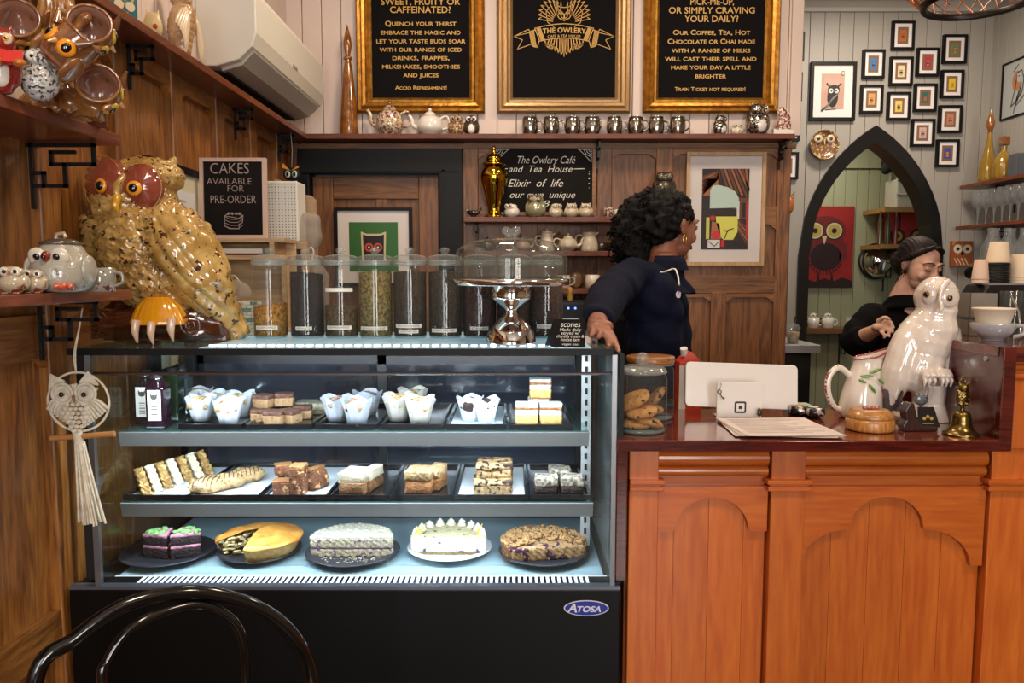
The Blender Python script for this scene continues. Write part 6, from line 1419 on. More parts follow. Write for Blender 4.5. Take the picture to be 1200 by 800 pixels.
for s, u in ((-1, 77), (1, 104)):
    b = MB()
    for r in (.4, .7, 1.0):
        b.tube([q_(u, 459.5, -.011+.0025*(1-r))+Vector((.0205*r*math.cos(a), 0, .0205*r*math.sin(a))) for a in np.linspace(0, 2*PI, 22, endpoint=False)], .0032, 6, closed=True)
    b.ell(q_(u, 459.5, -.008), (.019, .004, .019)); ey = b.build('eye_ring', mc, t); MB().ell(q_(u-.5*s, 460, -.016), (.0052, .004, .0052)).build('eye_bead', pup, ey)
    b = MB(); x0 = 61 if s < 0 else 104
    tip, base = ((62, 437), ((60, 455), (78, 446))) if s < 0 else ((106, 434), ((96, 447), (117, 450)))
    for i in range(8): f = i/7; b.tube([q_(base[0][0]+(base[1][0]-base[0][0])*f, base[0][1]+(base[1][1]-base[0][1])*f, -.004), q_(*tip, -.004)], [.0026, .0014], 6)
    b.build('ear', mc, t)
    b = MB()
    for i in range(9):
        f = i/8; ue = (57+f*29) if s < 0 else (128-f*29); ve = 478+f*25-(4*f*f); us = (75+f*11) if s < 0 else (109-f*11)
        b.tube(crom([q_(us, 466+f*14, -.006), q_((us+ue)/2-s*-1, 468+f*22, -.011), q_(ue, ve, -.004)], 4), .0034, 6)
    b.build('wing', mc, t)
MB().cyl(q_(91, 461, -.013), q_(91, 469, -.013), .0045, .002, 8).build('beak', M('beak_wood', '#9c6a44', .5), t)
b = MB()
for r in range(7):
    nn = [4, 5, 6, 5, 4, 3, 2][r]
    for i in range(nn): b.ell(q_(92+(i-(nn-1)/2)*6.2, 472+r*5.2, -.012), (.0052, .005, .0045), n=5)
b.build('breast_knots', mc, t).__setitem__('kind', 'stuff')
b = MB(); R_ = random.Random(5)
b.tube([q_(92, 505, -.01), q_(94, 518, -.01)], [.009, .009], 12)
for i in range(34):
    f = (i+.5)/34; a = f*2*PI*5; rr = (i % 3+1)/3; ub = 104+15.5*rr*math.cos(a); b.tube(crom([q_(94+5*rr*math.cos(a), 516, -.009+.005*math.sin(a)), q_(98+9*rr*math.cos(a), 560, -.009+.009*rr*math.sin(a)), q_(ub, 611+R_.random()*5, -.009+.013*rr*math.sin(a))], 5), .0023, 5)
o = b.build('tassel', mc, t); o['kind'] = 'stuff'
b = MB(); b.tube(crom([q_(91, 437, 0), q_(86, 415, .01), q_(90, 385, .02), q_(93, 361, .028)], 5), .0014, 5); b.tube(crom([q_(91, 437, 0), q_(88, 412, .01), q_(91, 384, .02), q_(93, 361, .028)], 5), .0014, 5); b.build('hanging_cord', mc, t)
# ================================================================ ON THE COUNTER
ct = ZC+.0006
def cl(u, Y, z=ct, v=500): return (X(u, v, Y), Y, z)
cookie = food('cookie', '#a8733c', '#c8965a', .8, 50, .6, s=(85, .62, '#2c1810'))
def cookie_jar(label, u, Y, r, h, lidkind):
    t = thing('cookie_jar', label, 'jar', cl(u, Y))
    MB().lathe(crom_prof([(r*.92, 0), (r, .006), (r, .02), (r, h*.72), (r*.97, h*.8), (r*.86, h*.86), (r*.86, h*.88)], 3), n=44, caps=False).build('glass_body', jg, t)
    MB().lathe([(0, .001), (r*.92, .001), (r*.95, .006), (0, .006)], n=36).build('glass_base', glass('thick_base', '#cfdada', .03, edge=1, edgecol='#b4c2c0', haze=.3), t)
    MB().tube([(r*.92*math.cos(a), r*.92*math.sin(a), h*.885) for a in np.linspace(0, 2*PI, 40, endpoint=False)], .004, 8, closed=True).build('neck_ring', MATS['ring_glass'], t)
    if lidkind == 'glass':
        l = MB().lathe(crom_prof([(r*.92, h*.90), (r*.93, h*.93), (r*.7, h*.965), (r*.25, h*.985), (r*.12, h*1.0)], 3), n=40).build('lid', MATS['lid_glass'], t)
        MB().ell((0, 0, h*1.06), (r*.28, r*.28, r*.28), n=12).build('lid_knob', knobg, l)
    else:
        MB().lathe([(r*.8, h*.9), (r*1.0, h*.9), (r*1.02, h*.92), (r*1.02, h*.99), (r*.99, h*1.0), (0, h*1.0)], n=40).build('lid', wood('acacia_lid', '#6f3e1e', '#a8713c', 'x', 1.5, .35, .3), t)
    return t
cookie_jar('glass cookie jar with glass knob lid holding three chocolate chip cookies', 751.5, 1.70, .0555, .152, 'glass')
cookie_jar('glass jar with acacia wood lid standing behind the cookie jar', 761, 1.855, .057, .152, 'wood')
for i, (dx, dy, z, a, b_, nm) in enumerate(((-.012, 0, .019, .08, 0, 'lowest chocolate chip cookie at the left of the jar bottom'), (.014, -.004, .021, -.1, .3, 'chocolate chip cookie lying at the right of the jar bottom'), (-.002, -.008, .044, .1, -.16, 'middle chocolate chip cookie in the glass jar'), (-.014, .012, .068, .3, -.5, 'top chocolate chip cookie leaning against the jar wall'))):
    t = thing('cookie', nm, 'cookie', (X(751.5, 500, 1.70)+dx, 1.70+dy, ct+z)); MB().sup((0, 0, 0), (.036, .034, .0115), .85, .0022, 55, 16, 0, RX(a) @ RY(b_), i).build('cookie', cookie, t)
for i, (dx, z, b_, nm) in enumerate(((.0, .022, .1, 'lower cookie in the wood-lidded jar'), (.012, .05, -.9, 'cookie standing on edge in the wood-lidded jar'))):
    t = thing('cookie', nm, 'cookie', (X(761, 500, 1.855)+dx, 1.855, ct+z)); MB().sup((0, 0, 0), (.034, .034, .011), .85, .002, 55, 14, 0, RY(b_), i+7).build('cookie', cookie, t)
# till tablet
Yt = 1.90; tb_ = (X(803, 452, Yt), X(935, 452, Yt), Z(478, Yt), Z(426, Yt)); w = tb_[1]-tb_[0]; h = tb_[3]-tb_[2]
t = thing('till_tablet', 'white till tablet seen from behind on a white stand with a square emblem', 'tablet', ((tb_[0]+tb_[1])/2, Yt, ct)); zc0 = tb_[2]-ct
wp = M('white_plastic', '#d6d0ca', .35, coat=.3)
po = []
for cx, cz_, a0 in ((w/2-.012, zc0+h-.012, 0), (-w/2+.012, zc0+h-.012, 90), (-w/2+.012, zc0+.012, 180), (w/2-.012, zc0+.012, 270)):
    for q in range(5): a = math.radians(a0+q*22.5); po.append((cx+.012*math.cos(a), cz_+.012*math.sin(a)))
b = MB(); b.prism(po, -.005, .007); b.xf(Matrix.Translation((0, 0, zc0)) @ RX(-.18).to_4x4() @ RY(.035).to_4x4() @ Matrix.Translation((0, 0, -zc0))); b.build('tablet', wp, t, .002)
b = MB(); b.prism(po, .007, .0075); b.xf(Matrix.Translation((0, .001, zc0)) @ RX(-.18).to_4x4() @ RY(.035).to_4x4() @ Matrix.Translation((0, 0, -zc0))); b.build('screen', blackmat, t)
Ys = 1.845; sx0, sx1 = X(840, 475, Ys)-t.location.x, X(896, 475, Ys)-t.location.x; sz = Z(448, Ys)-ct; yo = Ys-Yt; r = .009
po = [(sx1-r+r*math.cos(math.radians(q)), sz-r+r*math.sin(math.radians(q))) for q in range(0, 91, 18)]+[(sx0+r+r*math.cos(math.radians(q)), sz-r+r*math.sin(math.radians(q))) for q in range(90, 181, 18)]+[(sx0, 0), (sx1-.008, 0)]
b = MB(); b.prism(po, yo, yo+.006); b.box(sx0+.004, sx1-.012, yo, yo+.055, 0, .003); b.prism([(0, 0), (.0, 0.001)], 0, 0) if 0 else None
st = b.build('stand', wp, t, .001)
cx, cz_ = X(867.5, 477, Ys)-t.location.x, Z(477, Ys)-ct
def rr(c, z, s, r): return [(c+sg*(s-r)+r*math.cos(math.radians(a+q)), z+sh*(s-r)+r*math.sin(math.radians(a+q))) for sg, sh, a in ((1, 1, 0), (-1, 1, 90), (-1, -1, 180), (1, -1, 270)) for q in (0, 30, 60, 90)]
b = MB(); b.prism(rr(cx, cz_, .0142, .004), yo-.0007, yo, 0); b.prism(rr(cx, cz_, .0098, .0018), yo-.0013, yo-.0007, 1); b.prism(rr(cx, cz_, .0042, .0008), yo-.0019, yo-.0013, 0)
b.build('emblem', [M('emblem_black', '#1a1614', .5), wp], st)
t = thing('hanging_key_charm', 'small bronze key charm hanging on the upper left of the tablet stand', 'charm', (X(843, 455, Ys-.008), Ys-.010, Z(462, Ys))); br = M('aged_bronze', '#54463a', .4, .8)
b = MB(); b.tube([(.0045*math.cos(a)-.0, 0, .008+.0045*math.sin(a)) for a in np.linspace(0, 2*PI, 14, endpoint=False)], .0012, 5, closed=True); b.tube([(.0, 0, .004), (.010, -.001, -.010)], .0012, 5); b.tube([(.008, 0, -.006), (.012, 0, -.005)], .001, 5); b.tube([(.010, 0, -.009), (.014, 0, -.008)], .001, 5); b.build('key', br, t)
b = MB(); b.tube([(0, .002, .012), (.006, .006, .024), (.004, .008, .03)], .0007, 5); b.build('thread', M('thread_pink', '#b08a7c', .8), t)
t = thing('crown_charm', 'small bronze charm clipped to the lower right of the tablet stand', 'charm', (X(890, 480, Ys-.008), Ys-.010, Z(486, Ys)))
b = MB(); b.ell((0, 0, .006), (.006, .003, .007)); b.ell((-.004, 0, .013), (.002, .002, .004)); b.ell((.004, 0, .013), (.002, .002, .004)); b.ell((0, 0, .014), (.002, .002, .005)); b.tube([(0, 0, 0), (0, 0, -.008)], .0012, 5); b.build('charm', br, t)
# papers
for i, (rz, dx, nm) in enumerate(((-.10, 0, 'lowest sheet of the loose white menus on the counter'), (-.03, .004, 'middle sheet of the loose white menus on the counter'), (.03, .008, 'top sheet of the loose white menus on the counter'))):
    t = thing('menu_sheet', nm, 'paper', (X(905, 502, 1.73)+dx, 1.725, ct+.0008+i*.0014), None, rz); b = MB(); n = 8; vs = []
    for k in range(n+1):
        for q in range(n+1):
            x, y = -.108+.216*k/n, -.105+.2*q/n; vs.append((x+.18*(0-y)*.25, y, .0006+.006*max(0, q/n-.75)**2*(1+i)+.0015*math.sin(k+i)*(.5 if k in (0, n) else 0)+.001))
    b.add(vs, [(k*(n+1)+q, (k+1)*(n+1)+q, (k+1)*(n+1)+q+1, k*(n+1)+q+1) for k in range(n) for q in range(n)], 0, True)
    o = b.build('sheet', M('sheet_white', '#cfc2bc', .7, var=(14, '#c4b6b2')), t)
    if i == 2:
        b = MB()
        for k in range(11): b.box(-.09+.18*.25*(.08-k*.016)*-1*0, .085-.03*((k*7) % 3), .075-k*.015, .0765-k*.015, .0026, .0030)
        o = b.build('lettering', M('faint_print', '#a89c98', .8), t)
# foil snack bars
for i, (u, Y, cu, nm) in enumerate(((935, 1.90, ('#16120f', '#d98a1c'), 'black foil packet with orange print at the back of the counter'), (952, 1.87, ('#221a16', '#c8c0b8'), 'black and white foil packet beside the orange-printed one'))):
    t = thing('snack_packet', nm, 'packet', cl(u, Y, v=485), None, -.3+.25*i); b = MB(); b.sup((0, 0, .012), (.022, .04, .012), .55, .0015, 60, 12, 0, RX(-.12)); b.build('wrapper', M('foil'+cu[0], cu[0], .22, .3, spots=(60, .56, '#b8b0a8')), t)
    b = MB(); b.disc(0, 0, 0, .009, .012, n=10); b.disc(.008, 0, .008, .005, n=8); b.disc(-.008, 0, .006, .005, n=8); b.xf(T4((.0, -.012, .0242), RX(-PI/2+.1))); b.build('print', M('foilp'+cu[1], cu[1], .4), t)
t = thing('leaflet_stack', 'pale green leaflet lying behind the foil packets', 'leaflet', cl(934, 1.95, v=480)); MB().box(-.03, .03, -.025, .02, 0, .018).build('leaflets', M('leaflet_green', '#9db4a4', .6), t)
# carton, cup and small bowl on the till desk
t = thing('juice_carton', 'orange-red carton with white cap behind the counter by the woman in navy', 'carton', (X(806, 440, 2.10), 2.10, ZK+.0005)); h = Z(410, 2.1)-ZK; og = M('carton_red', '#b8321a', .4, var=(30, '#c8452a'))
MB().box(-.030, .032, -.03, .03, 0, h-.03).build('body', og, t, .002); MB().prism([(-.030, h-.032), (.032, h-.032), (.004, h-.004), (-.002, h-.004)], -.029, .029).build('gable', og, t)
MB().box(-.030, -.012, -.0306, -.0300, 0, h-.04).build('side_stripe', M('carton_white', '#c9c2ba', .5), t); MB().cyl((-.014, -.012, h-.012), (-.017, -.02, h+.006), .010, n=14).build('cap', M('carton_white'), t); MB().disc(.014, -.0302, h-.06, .010, .010).build('print', M('carton_dark', '#3a1a14', .5), t)
t = mk_mug('white_cup', 'white cup on the desk just left of the tablet', 'cup', (X(799, 487, 2.06), 2.06, ZK+.0005), .026, Z(482, 2.06)-ZK, white_c, 1)
# jug
jY = 1.86
t = thing('floral_jug', 'white pitcher with red rim and green bamboo leaves on the counter', 'jug', cl(1008, jY, v=495)); k = jY/900*1.01
jw = M('jug_white', '#dcd2c6', .12, coat=1)
def jq(u, v, y=0): return Vector(((u-1010)*k, y, (497-v)*k))
b = MB(); n = 40; lv = [(.060, 0, 0), (.066, 6, -1), (.062, 22, -1), (.052, 42, 2), (.042, 58, 5), (.040, 66, 8), (.043, 72, 10)]
lv = [tuple(p) for p in crom([(a, c, d) for a, c, d in lv], 3)]; vs = []; m = len(lv)
for j, (r, z, sh) in enumerate(lv):
    f = j/(m-1)
    for i in range(n):
        a = 2*PI*i/n; sp = max(0, math.cos(a))**3*.020*f*f; zz = z*k+(.020*max(0, math.cos(a))**2+.0-.006*max(0, -math.cos(a)))*f**3
        vs.append((r*math.cos(a)*.78+sp+(sh)*k*.6-.0, r*math.sin(a)*.72, zz))
fs = [(j*n+i, j*n+(i+1) % n, (j+1)*n+(i+1) % n, (j+1)*n+i) for j in range(m-1) for i in range(n)]+[list(range(n))[::-1]]
b.add(vs, fs, 0, True); rim = [Vector(p) for p in vs[-n:]]; b.build('body', jw, t)
b = MB(); b.add([p+Vector((0, 0, 0)) for p in rim]+[Vector((p.x*.8+.005, p.y*.8, p.z-.02)) for p in rim], [(i, (i+1) % n, n+(i+1) % n, n+i) for i in range(n)]+[list(range(n, 2*n))], 0, True); b.build('inner_wall', jw, t)
MB().tube(rim, .0022, 6, closed=True).build('rim', M('rim_red', '#8c2c34', .15, coat=1), t)
hp = crom([jq(996, 448, 0), jq(982, 438, -.002), jq(971, 448, -.003), jq(970, 466, -.003), jq(978, 484, -.002), jq(992, 490, 0)], 5)
MB().tube(hp, .0075, 12).build('handle', jw, t); b = MB(); [b.ell(p+Vector((-.005, -.003, .003*math.cos(i))), (.003, .004, .004), n=4) for i, p in enumerate(hp[4:-3])]; o = b.build('handle_dabs', MATS['rim_red'], t); o['kind'] = 'stuff'
lf = M('leaf_green', '#5c8a34', .2, coat=.8)
for u, v, a, L in ((1022, 440, .25, .020), (1012, 446, .5, .017), (1029, 452, 1.2, .016), (1018, 460, 1.5, .017), (1008, 452, .9, .012), (988, 486, 1.4, .018), (1037, 448, 1.0, .012)):
    c = jq(u, v); c.x -= .010; xc_ = .002+.012*c.z/.15; rr_ = .051-.012*c.z/.15; sn = max(-.85, min(.85, (c.x-xc_)/rr_)); c.x = xc_+sn*rr_; yy_ = -rr_*.93*math.sqrt(1-sn*sn); MB().ell((c.x, yy_-.0005, c.z), (L*.8, .0022, .0036), RZ(math.asin(sn)*.95) @ RY(a-.6), 6).build('leaf', lf, t)
for u, v in ((1034, 462), (1037, 470)): c = jq(u, v); MB().ell((c.x-.012, -.022, c.z), (.005, .004, .007)).build('red_bloom', MATS['rim_red'], t)
# wooden round box
t = thing('wooden_round_box', 'round turned wooden lidded box in front of the floral jug', 'box', cl(1019, 1.715, v=498)); bw = wood('olive_wood', '#8a5220', '#c08a48', 'z', 2.5, .35, .3)
MB().lathe(crom_prof([(.048, 0), (.052, .004), (.052, .02), (.049, .026), (.049, .028)], 3), n=40).build('box', bw, t); MB().lathe(crom_prof([(.050, .029), (.049, .036), (.040, .045), (.036, .047)], 3)+[(0, .046)], n=40).build('lid', bw, t)
b = MB(); [b.ell((-.012+.009*i, 0, .050), (.006, .006, .005)) for i in range(4)]; b.build('beads', M('bead_pink', '#a86a5c', .25, coat=.8), t)
# big white owl
wY = 1.83
t = thing('white_owl_statue', 'tall glossy white ceramic owl perched on a white stump on the counter', 'statue', cl(1077, wY, v=497)); k = wY/900*1.01
wo = M('white_owl_glaze', '#dcd0c4', .1, coat=1); 
def wq(u, v, y=0): return Vector(((u-1083)*k, y, (498-v)*k))
b = MB()
b.ell(wq(1096, 355), (.050, .048, .052)); b.ell(wq(1097, 370), (.047, .045, .045)); b.ell(wq(1086, 405, .005), (.066, .058, .075), RY(.15)); b.ell(wq(1080, 430, .005), (.060, .055, .075), RY(.3)); b.ell(wq(1092, 392, .0), (.060, .054, .06))
b.tube(crom([wq(1080, 378, .0), wq(1066, 404, .0), wq(1056, 440, .0), wq(1052, 472, .01), wq(1050, 496, .012)], 4), [.022, .026, .030, .033, .036, .037, .037, .037, .036, .034, .031, .027, .023, .019, .016, .013, .010], 14); b.tube([wq(1112, 390, -.0), wq(1114, 425, -.005), wq(1098, 462, .0)], [.026, .030, .014], 12)
b.tube([wq(1092, 455, 0), wq(1093, 478, 0), wq(1094, 492, 0), wq(1094, 498, 0)], [.040, .036, .044, .050], 18); b.tube([wq(1068, 478, 0), wq(1062, 497, 0)], [.018, .022], 10)
for u in (1075, 1082, 1093, 1100): b.tube([wq(u, 437, -.040), wq(u, 443, -.055), wq(u, 451, -.048)], [.0105, .011, .006], 8)
b.tube([wq(1100, 334, -.036), wq(1088, 344, -.050), wq(1085, 360, -.054)], [.006, .007, .004], 8)
def wd(co, no):
    wing = np.clip((.20-co[:, 2])/.08, 0, 1)*np.clip((co[:, 2]-.05)/.05, 0, 1)*np.clip(-co[:, 0]/.03+.3, 0, 1)
    return wing*.0016*np.abs(np.sin((co[:, 0]*.95-co[:, 2]*.2)*130))+.0006*np.sin(co[:, 2]*120)*np.sin(co[:, 0]*140)
organic('body', b, [wo, M('tail_grey', '#4c4a50', .15, coat=1)], t, .0032, 3, wd, lambda c: ((c[:, 2] < .055+.02*np.sin(c[:, 0]*200)) & (c[:, 2] > .022) & (c[:, 0] < wq(1060, 0).x) ))
for u, v, x, sx_, nm in ((1078, 350, -.0, .62, 0), (1099, 354, 0, 1, 1)):
    c = wq(u, v, -.0445 if nm else -.036); R = RZ(.05 if nm else -.72)
    e = MB().ell(c, (.021*sx_+.003, .008, .024), R, 12).build('eye_disc', M('owl_disc_glaze', '#cdc0b6', .12, coat=1), t)  # eye disc glaze slightly darker than the body glaze
    c2 = c+R @ Vector((-.004, -.007, -.001)); MB().ell(c2, (.0078, .003, .0085), R).build('iris', M('iris_ochre', '#a87c20', .1, coat=1), e); MB().ell(c2+R @ Vector((0, -.002, 0)), (.006, .003, .0066), R).build('pupil', pup, e)
MB().tube([wq(1087, 359, -.052), wq(1086, 366, -.062), wq(1085, 371, -.058)], [.005, .005, .002], 8).build('beak', wo, t)
for u in (1072, 1077, 1083, 1092, 1097, 1102): MB().tube([wq(u, 442, -.052), wq(u, 448, -.061), wq(u, 455, -.056)], [.0042, .0045, .0018], 8).build('talon', wo, t)
# carved card holder, grey owl, card
t = thing('carved_card_holder', 'dark carved wooden card holder in front of the white owl', 'holder', cl(1073, 1.70, v=503)); kk = 1.70/900*1.01
def hq(u, v): return ((u-1073)*kk, (506-v)*kk)
dw = wood('dark_carved', '#24110c', '#43231a', 'z', 2, .3, .4)
MB().prism([hq(*p) for p in ((1058, 506), (1096, 506), (1094, 500), (1078, 500), (1072, 488), (1068, 473), (1063, 473), (1058, 482), (1060, 493), (1056, 500))], -.008, .022).build('carving', dw, t, .002)
MB().box(.008, .046, -.006, .02, 0, .008).build('foot', dw, t)
b = MB(); w = .024; b.prism([(-.022, 0), (.026, 0), (.016, .046), (-.020, .046)], -.0012, .0012); b.xf(T4((.026, -.004, .008), RX(-.25))); c = b.build('card', M('card_dark', '#15110f', .3), t)
b = MB(); [b.disc(-.008+.008*i, -.0014, .02+.004*(i % 2), .004, n=8) for i in range(3)]; b.rect(-.012, .012, .008, .010, -.0013); b.xf(T4((.026, -.004, .008), RX(-.25))); b.build('print', M('card_gold', '#a88a3c', .4), c)
t = thing('pewter_owl_head', 'small grey metal owl head standing behind the carved card holder', 'ornament', cl(1078, 1.745, v=503)); kk = 1.745/900
b = MB(); b.tube([(0, 0, 0), (0, 0, .05)], .0035, 8); b.ell((0, 0, .064), (.017, .006, .015)); 
for s in (-1, 1): b.cyl((s*.010, 0, .074), (s*.016, 0, .087), .006, .001, 7)
organic('head', b, M('pewter_light', '#77777c', .35, .5), t, .0018, 1)
for s in (-1, 1): b = MB(); b.tube([(s*.0075+.0048*math.cos(a), -.006, .066+.0048*math.sin(a)) for a in np.linspace(0, 2*PI, 14, endpoint=False)], .001, 5, closed=True); b.build('eye_ring', M('pewter_light'), t)
# brass bell
t = thing('brass_bell', 'brass hand bell with an owl figure handle at the right of the counter', 'bell', cl(1126, 1.66, v=508)); ab = M('aged_brass', '#7a6638', .25, .95, bump=(50, .15)); k = 1.66/900
MB().lathe(crom_prof([(.037, 0), (.036, .004), (.026, .012), (.020, .024), (.0185, .04), (.014, .05), (.004, .054)], 4)+[(0, .054)], n=36, caps=False).build('bell', ab, t); b = MB(); b.ell((0, 0, .008), (.006, .006, .007)); b.build('clapper', ab, t)
b = MB(); b.cyl((0, 0, .052), (0, 0, .066), .005, .004, 10); b.ell((0, 0, .084), (.012, .010, .018)); b.ell((0, -.001, .102), (.011, .010, .010))
for s in (-1, 1): b.cyl((s*.007, 0, .108), (s*.010, 0, .117), .004, .001, 6); b.ell((s*.011, 0, .084), (.004, .007, .015)); b.ell((s*.006, -.004, .068), (.006, .006, .004))
b.ell((0, 0, .066), (.014, .006, .003)); b.tube([(.006*math.cos(a), 0, .122+.006*math.sin(a)) for a in np.linspace(0, 2*PI, 16, endpoint=False)], .0018, 6, closed=True)
organic('owl_handle', b, ab, t, .0016, 1, lambda co, no: .0006*np.sin(co[:, 2]*900)*np.sin(co[:, 0]*700)); 
# ---- on the coffee bar
bt = ZR+.0006
t = thing('coffee_cup', 'grey-white wide coffee cup at the front of the raised bar', 'cup', (X(1163, 395, 1.77), 1.77, bt)); gl = M('cup_greywhite', '#a9aaae', .12, coat=1)
MB().lathe(crom_prof([(.022, 0), (.024, .004), (.038, .016), (.046, .030), (.048, .040)], 3)+[(.045, .040), (.035, .018), (0, .008)], n=36).build('cup', gl, t); MB().tube(crom([(.036, -.022, .034), (.048, -.036, .034), (.044, -.042, .018), (.03, -.030, .010)], 5), .0048, 9).build('handle', gl, t)
t = thing('paper_bowl', 'cream paper tub resting on the coffee cup', 'bowl', (X(1164, 375, 1.77), 1.77, bt+.0385)); MB().lathe([(.034, 0), (.0425, .032), (.0445, .033), (.0445, .036), (.0415, .036), (.033, .003), (0, .003)], n=40).build('tub', M('paper_cream', '#d8cbb6', .7), t)
pc = M('paper_cup_pink', '#cdb09c', .7); pc2 = M('paper_cup_cream', '#d8c3a8', .7)
mY_ = 2.66; mz = Z(332, mY_)
t = thing('espresso_machine', 'black espresso machine behind the raised bar', 'coffee machine', (X(1175, 360, 2.3), 2.60, 0)); x0 = X(1122, 340, 2.73)-t.location.x
bk = M('machine_black', '#0b0a0b', .3, coat=.4)
b = MB(); b.prism([(x0+.0, mz-.055), (x0+.03, mz-.004), (.6, mz-.004), (.6, mz-.06), (x0+.0, mz-.06)], 0, .13); b.build('top_housing', bk, t, .006)
MB().box(x0+.04, .6, .06, .13, mz-.35, mz-.06).build('body', bk, t); MB().box(x0+.02, .6, 0, .13, mz-.38, mz-.34).build('drip_tray', steel, t, .003); MB().box(x0+.03, .6, .005, .125, mz-.004, mz).build('cup_tray', steel, t)
MB().box(x0+.06, .55, .02, .12, 0, mz-.38).build('cabinet', blackmat, t)
MB().tube(crom([(x0+.03, -.02, mz-.06), (x0+.02, -.03, mz-.11), (x0+.06, -.02, mz-.15)], 5), .007, 9).build('steam_wand', chrome, t); MB().cyl((x0+.04, -.01, mz-.17), (x0+.12, -.01, mz-.175), .012, n=10).build('portafilter', chrome, t)
def cupstack(label, u, Y, z0, r0, r1, hh, n, step, m, name='paper_cup_stack', inv=True, extra=None):
    """inverted stacked paper cups: one thing per stack"""
    t = thing(name, label, 'cup stack', (X(u, 320, Y), Y, z0+.0005))
    for i in range(n): MB().lathe([(r0, 0), (r0+.001, .003), (r0, .005), (r1, hh), (r1-.004, hh+.001), (0, hh)], (0, 0, i*step), n=26, caps=False).build('paper_cup', m, t)
    return t
cupstack('pair of pinkish paper cups upside down at the left on the coffee machine', 1149, mY_, mz, .027, .02, .068, 2, .013, pc)
t = thing('lid_stack', 'stack of black cup lids under the tall cream paper cup', 'lid stack', (X(1168, 320, mY_), mY_, mz+.0005))
for i in range(9): MB().lathe([(.039, 0), (.040, .003), (.038, .006), (.034, .007), (0, .007)], (0, 0, i*.0078), n=26).build('lid', black, t)
cupstack('cream paper cup upside down on the stack of black lids', 1169, mY_, mz+.071, .037, .028, .07, 1, .01, pc2); cupstack('cream paper cups upside down at the right edge on the coffee machine', 1197, mY_, mz, .040, .033, .08, 3, .009, pc2)
tub = M('frosted_tub', '#8e877c', .3); tub.node_tree.nodes['Principled BSDF'].inputs['Alpha'].default_value = .6
for i, (u0, u1, v0, nm) in enumerate(((1134, 1166, 343, 'upper frosted plastic tub stacked on the raised bar'), (1133, 1162, 374, 'lower frosted plastic tub on the raised bar'))):
    z0 = Z(372, 1.9) if i == 0 else bt; z1 = Z(v0, 1.9) if i == 0 else Z(374, 1.9); x0, x1 = X(u0, 360, 1.9), X(u1, 360, 1.9)
    t = thing('plastic_tub', nm, 'tub', ((x0+x1)/2, 1.92, z0)); w = x1-x0; b = MB()
    for a in ((-w/2, w/2, -.03, -.028), (-w/2, w/2, .028, .03), (-w/2, -w/2+.002, -.03, .03), (w/2-.002, w/2, -.03, .03)): b.box(a[0], a[1], a[2], a[3], 0, z1-z0-.001)
    b.box(-w/2, w/2, -.03, .03, 0, .002)
    b.build('tub', tub, t)
for i, u in enumerate((1174, 1184, 1194)):
    t = thing('water_glass', '%s upright glass beside the frosted tubs on the raised bar' % ('left', 'middle', 'right')[i], 'glass', (X(u, 370, 1.92), 1.90+.012*(i % 2), bt)); MB().lathe([(0, .002), (.015, .002), (.0175, .11), (.0185, .11)], n=24, caps=False).build('glass', glass('tumbler', '#eef0f0', .02, edge=1, edgecol='#c4c8c8', haze=.06), t)
t = thing('tongs', 'chrome tongs leaning beside the glasses on the raised bar', 'tongs', (X(1197, 385, 1.82), 1.82, bt)); MB().tube([(0, 0, .004), (.012, .03, .06), (.01, .06, .1)], .003, 7).build('arm', chrome, t)
# ---- right wall shelves
def sidesh(label, u, v, Yb=4.5, dep=.14):
    z = Z(v, Yb); x = X(u, v, Yb); t = thing('wall_shelf', label, 'shelf', (0, 0, 0)); MB().box(x, GX-.012, 3.6, Yb+.03, z-.02, z).build('shelf_board', shelf_wy, t, .002); bracket(t, GX-.014, 4.3, z-.02, (-1, 0, 0), .11, .10); return x, z
xs, z1 = sidesh('upper mahogany shelf on the right wall carrying amber bottles', 1128, 217); xs2, z2 = sidesh('lower mahogany shelf on the right wall carrying wine glasses', 1123, 265)
def rs(u, x=None): x = x or xs+.06; return (x, 900*x/(u-600)*.985, z1+.0005)
am2 = M('olive_amber', '#8c6a1c', .12, coat=1, bump=(60, .4))
t = thing('decanter', 'tall olive-amber decanter with pointed stopper on the right wall shelf', 'decanter', rs(1141)); kz = (Z(126, rs(1141)[1])-z1)
MB().lathe(crom_prof([(.045, 0), (.05, kz*.06), (.042, kz*.25), (.02, kz*.48), (.013, kz*.64), (.016, kz*.67)], 4), n=24).build('bottle', am2, t); MB().lathe(crom_prof([(.008, kz*.67), (.02, kz*.75), (.02, kz*.82), (.006, kz*.93), (0, kz)], 4), n=18).build('stopper', amber, t)
t = thing('decanter', 'squat olive-amber decanter with block stopper on the right wall shelf', 'decanter', rs(1158)); kz = (Z(160, rs(1158)[1])-z1)
MB().lathe(crom_prof([(.045, 0), (.052, kz*.1), (.05, kz*.4), (.028, kz*.58), (.014, kz*.66), (.016, kz*.78)], 4), n=24).build('bottle', am2, t); MB().box(-.02, .02, -.02, .02, kz*.79, kz).build('stopper', amber, t, .005)
for i, u in enumerate((1174, 1186, 1197)):
    t = thing('canister', '%s slate grey canister on the upper right wall shelf' % ('first', 'second', 'third')[i], 'canister', rs(u)); MB().box(-.028, .028, -.04, .04, 0, (.12, .115, .085)[i]).build('body', M('slate', '#4d5055', .6), t, .006)
wg_ = glass('wine_glass', '#f2f3f3', .02, edge=1.2, edgecol='#dde0e0', haze=.12)
proto = None
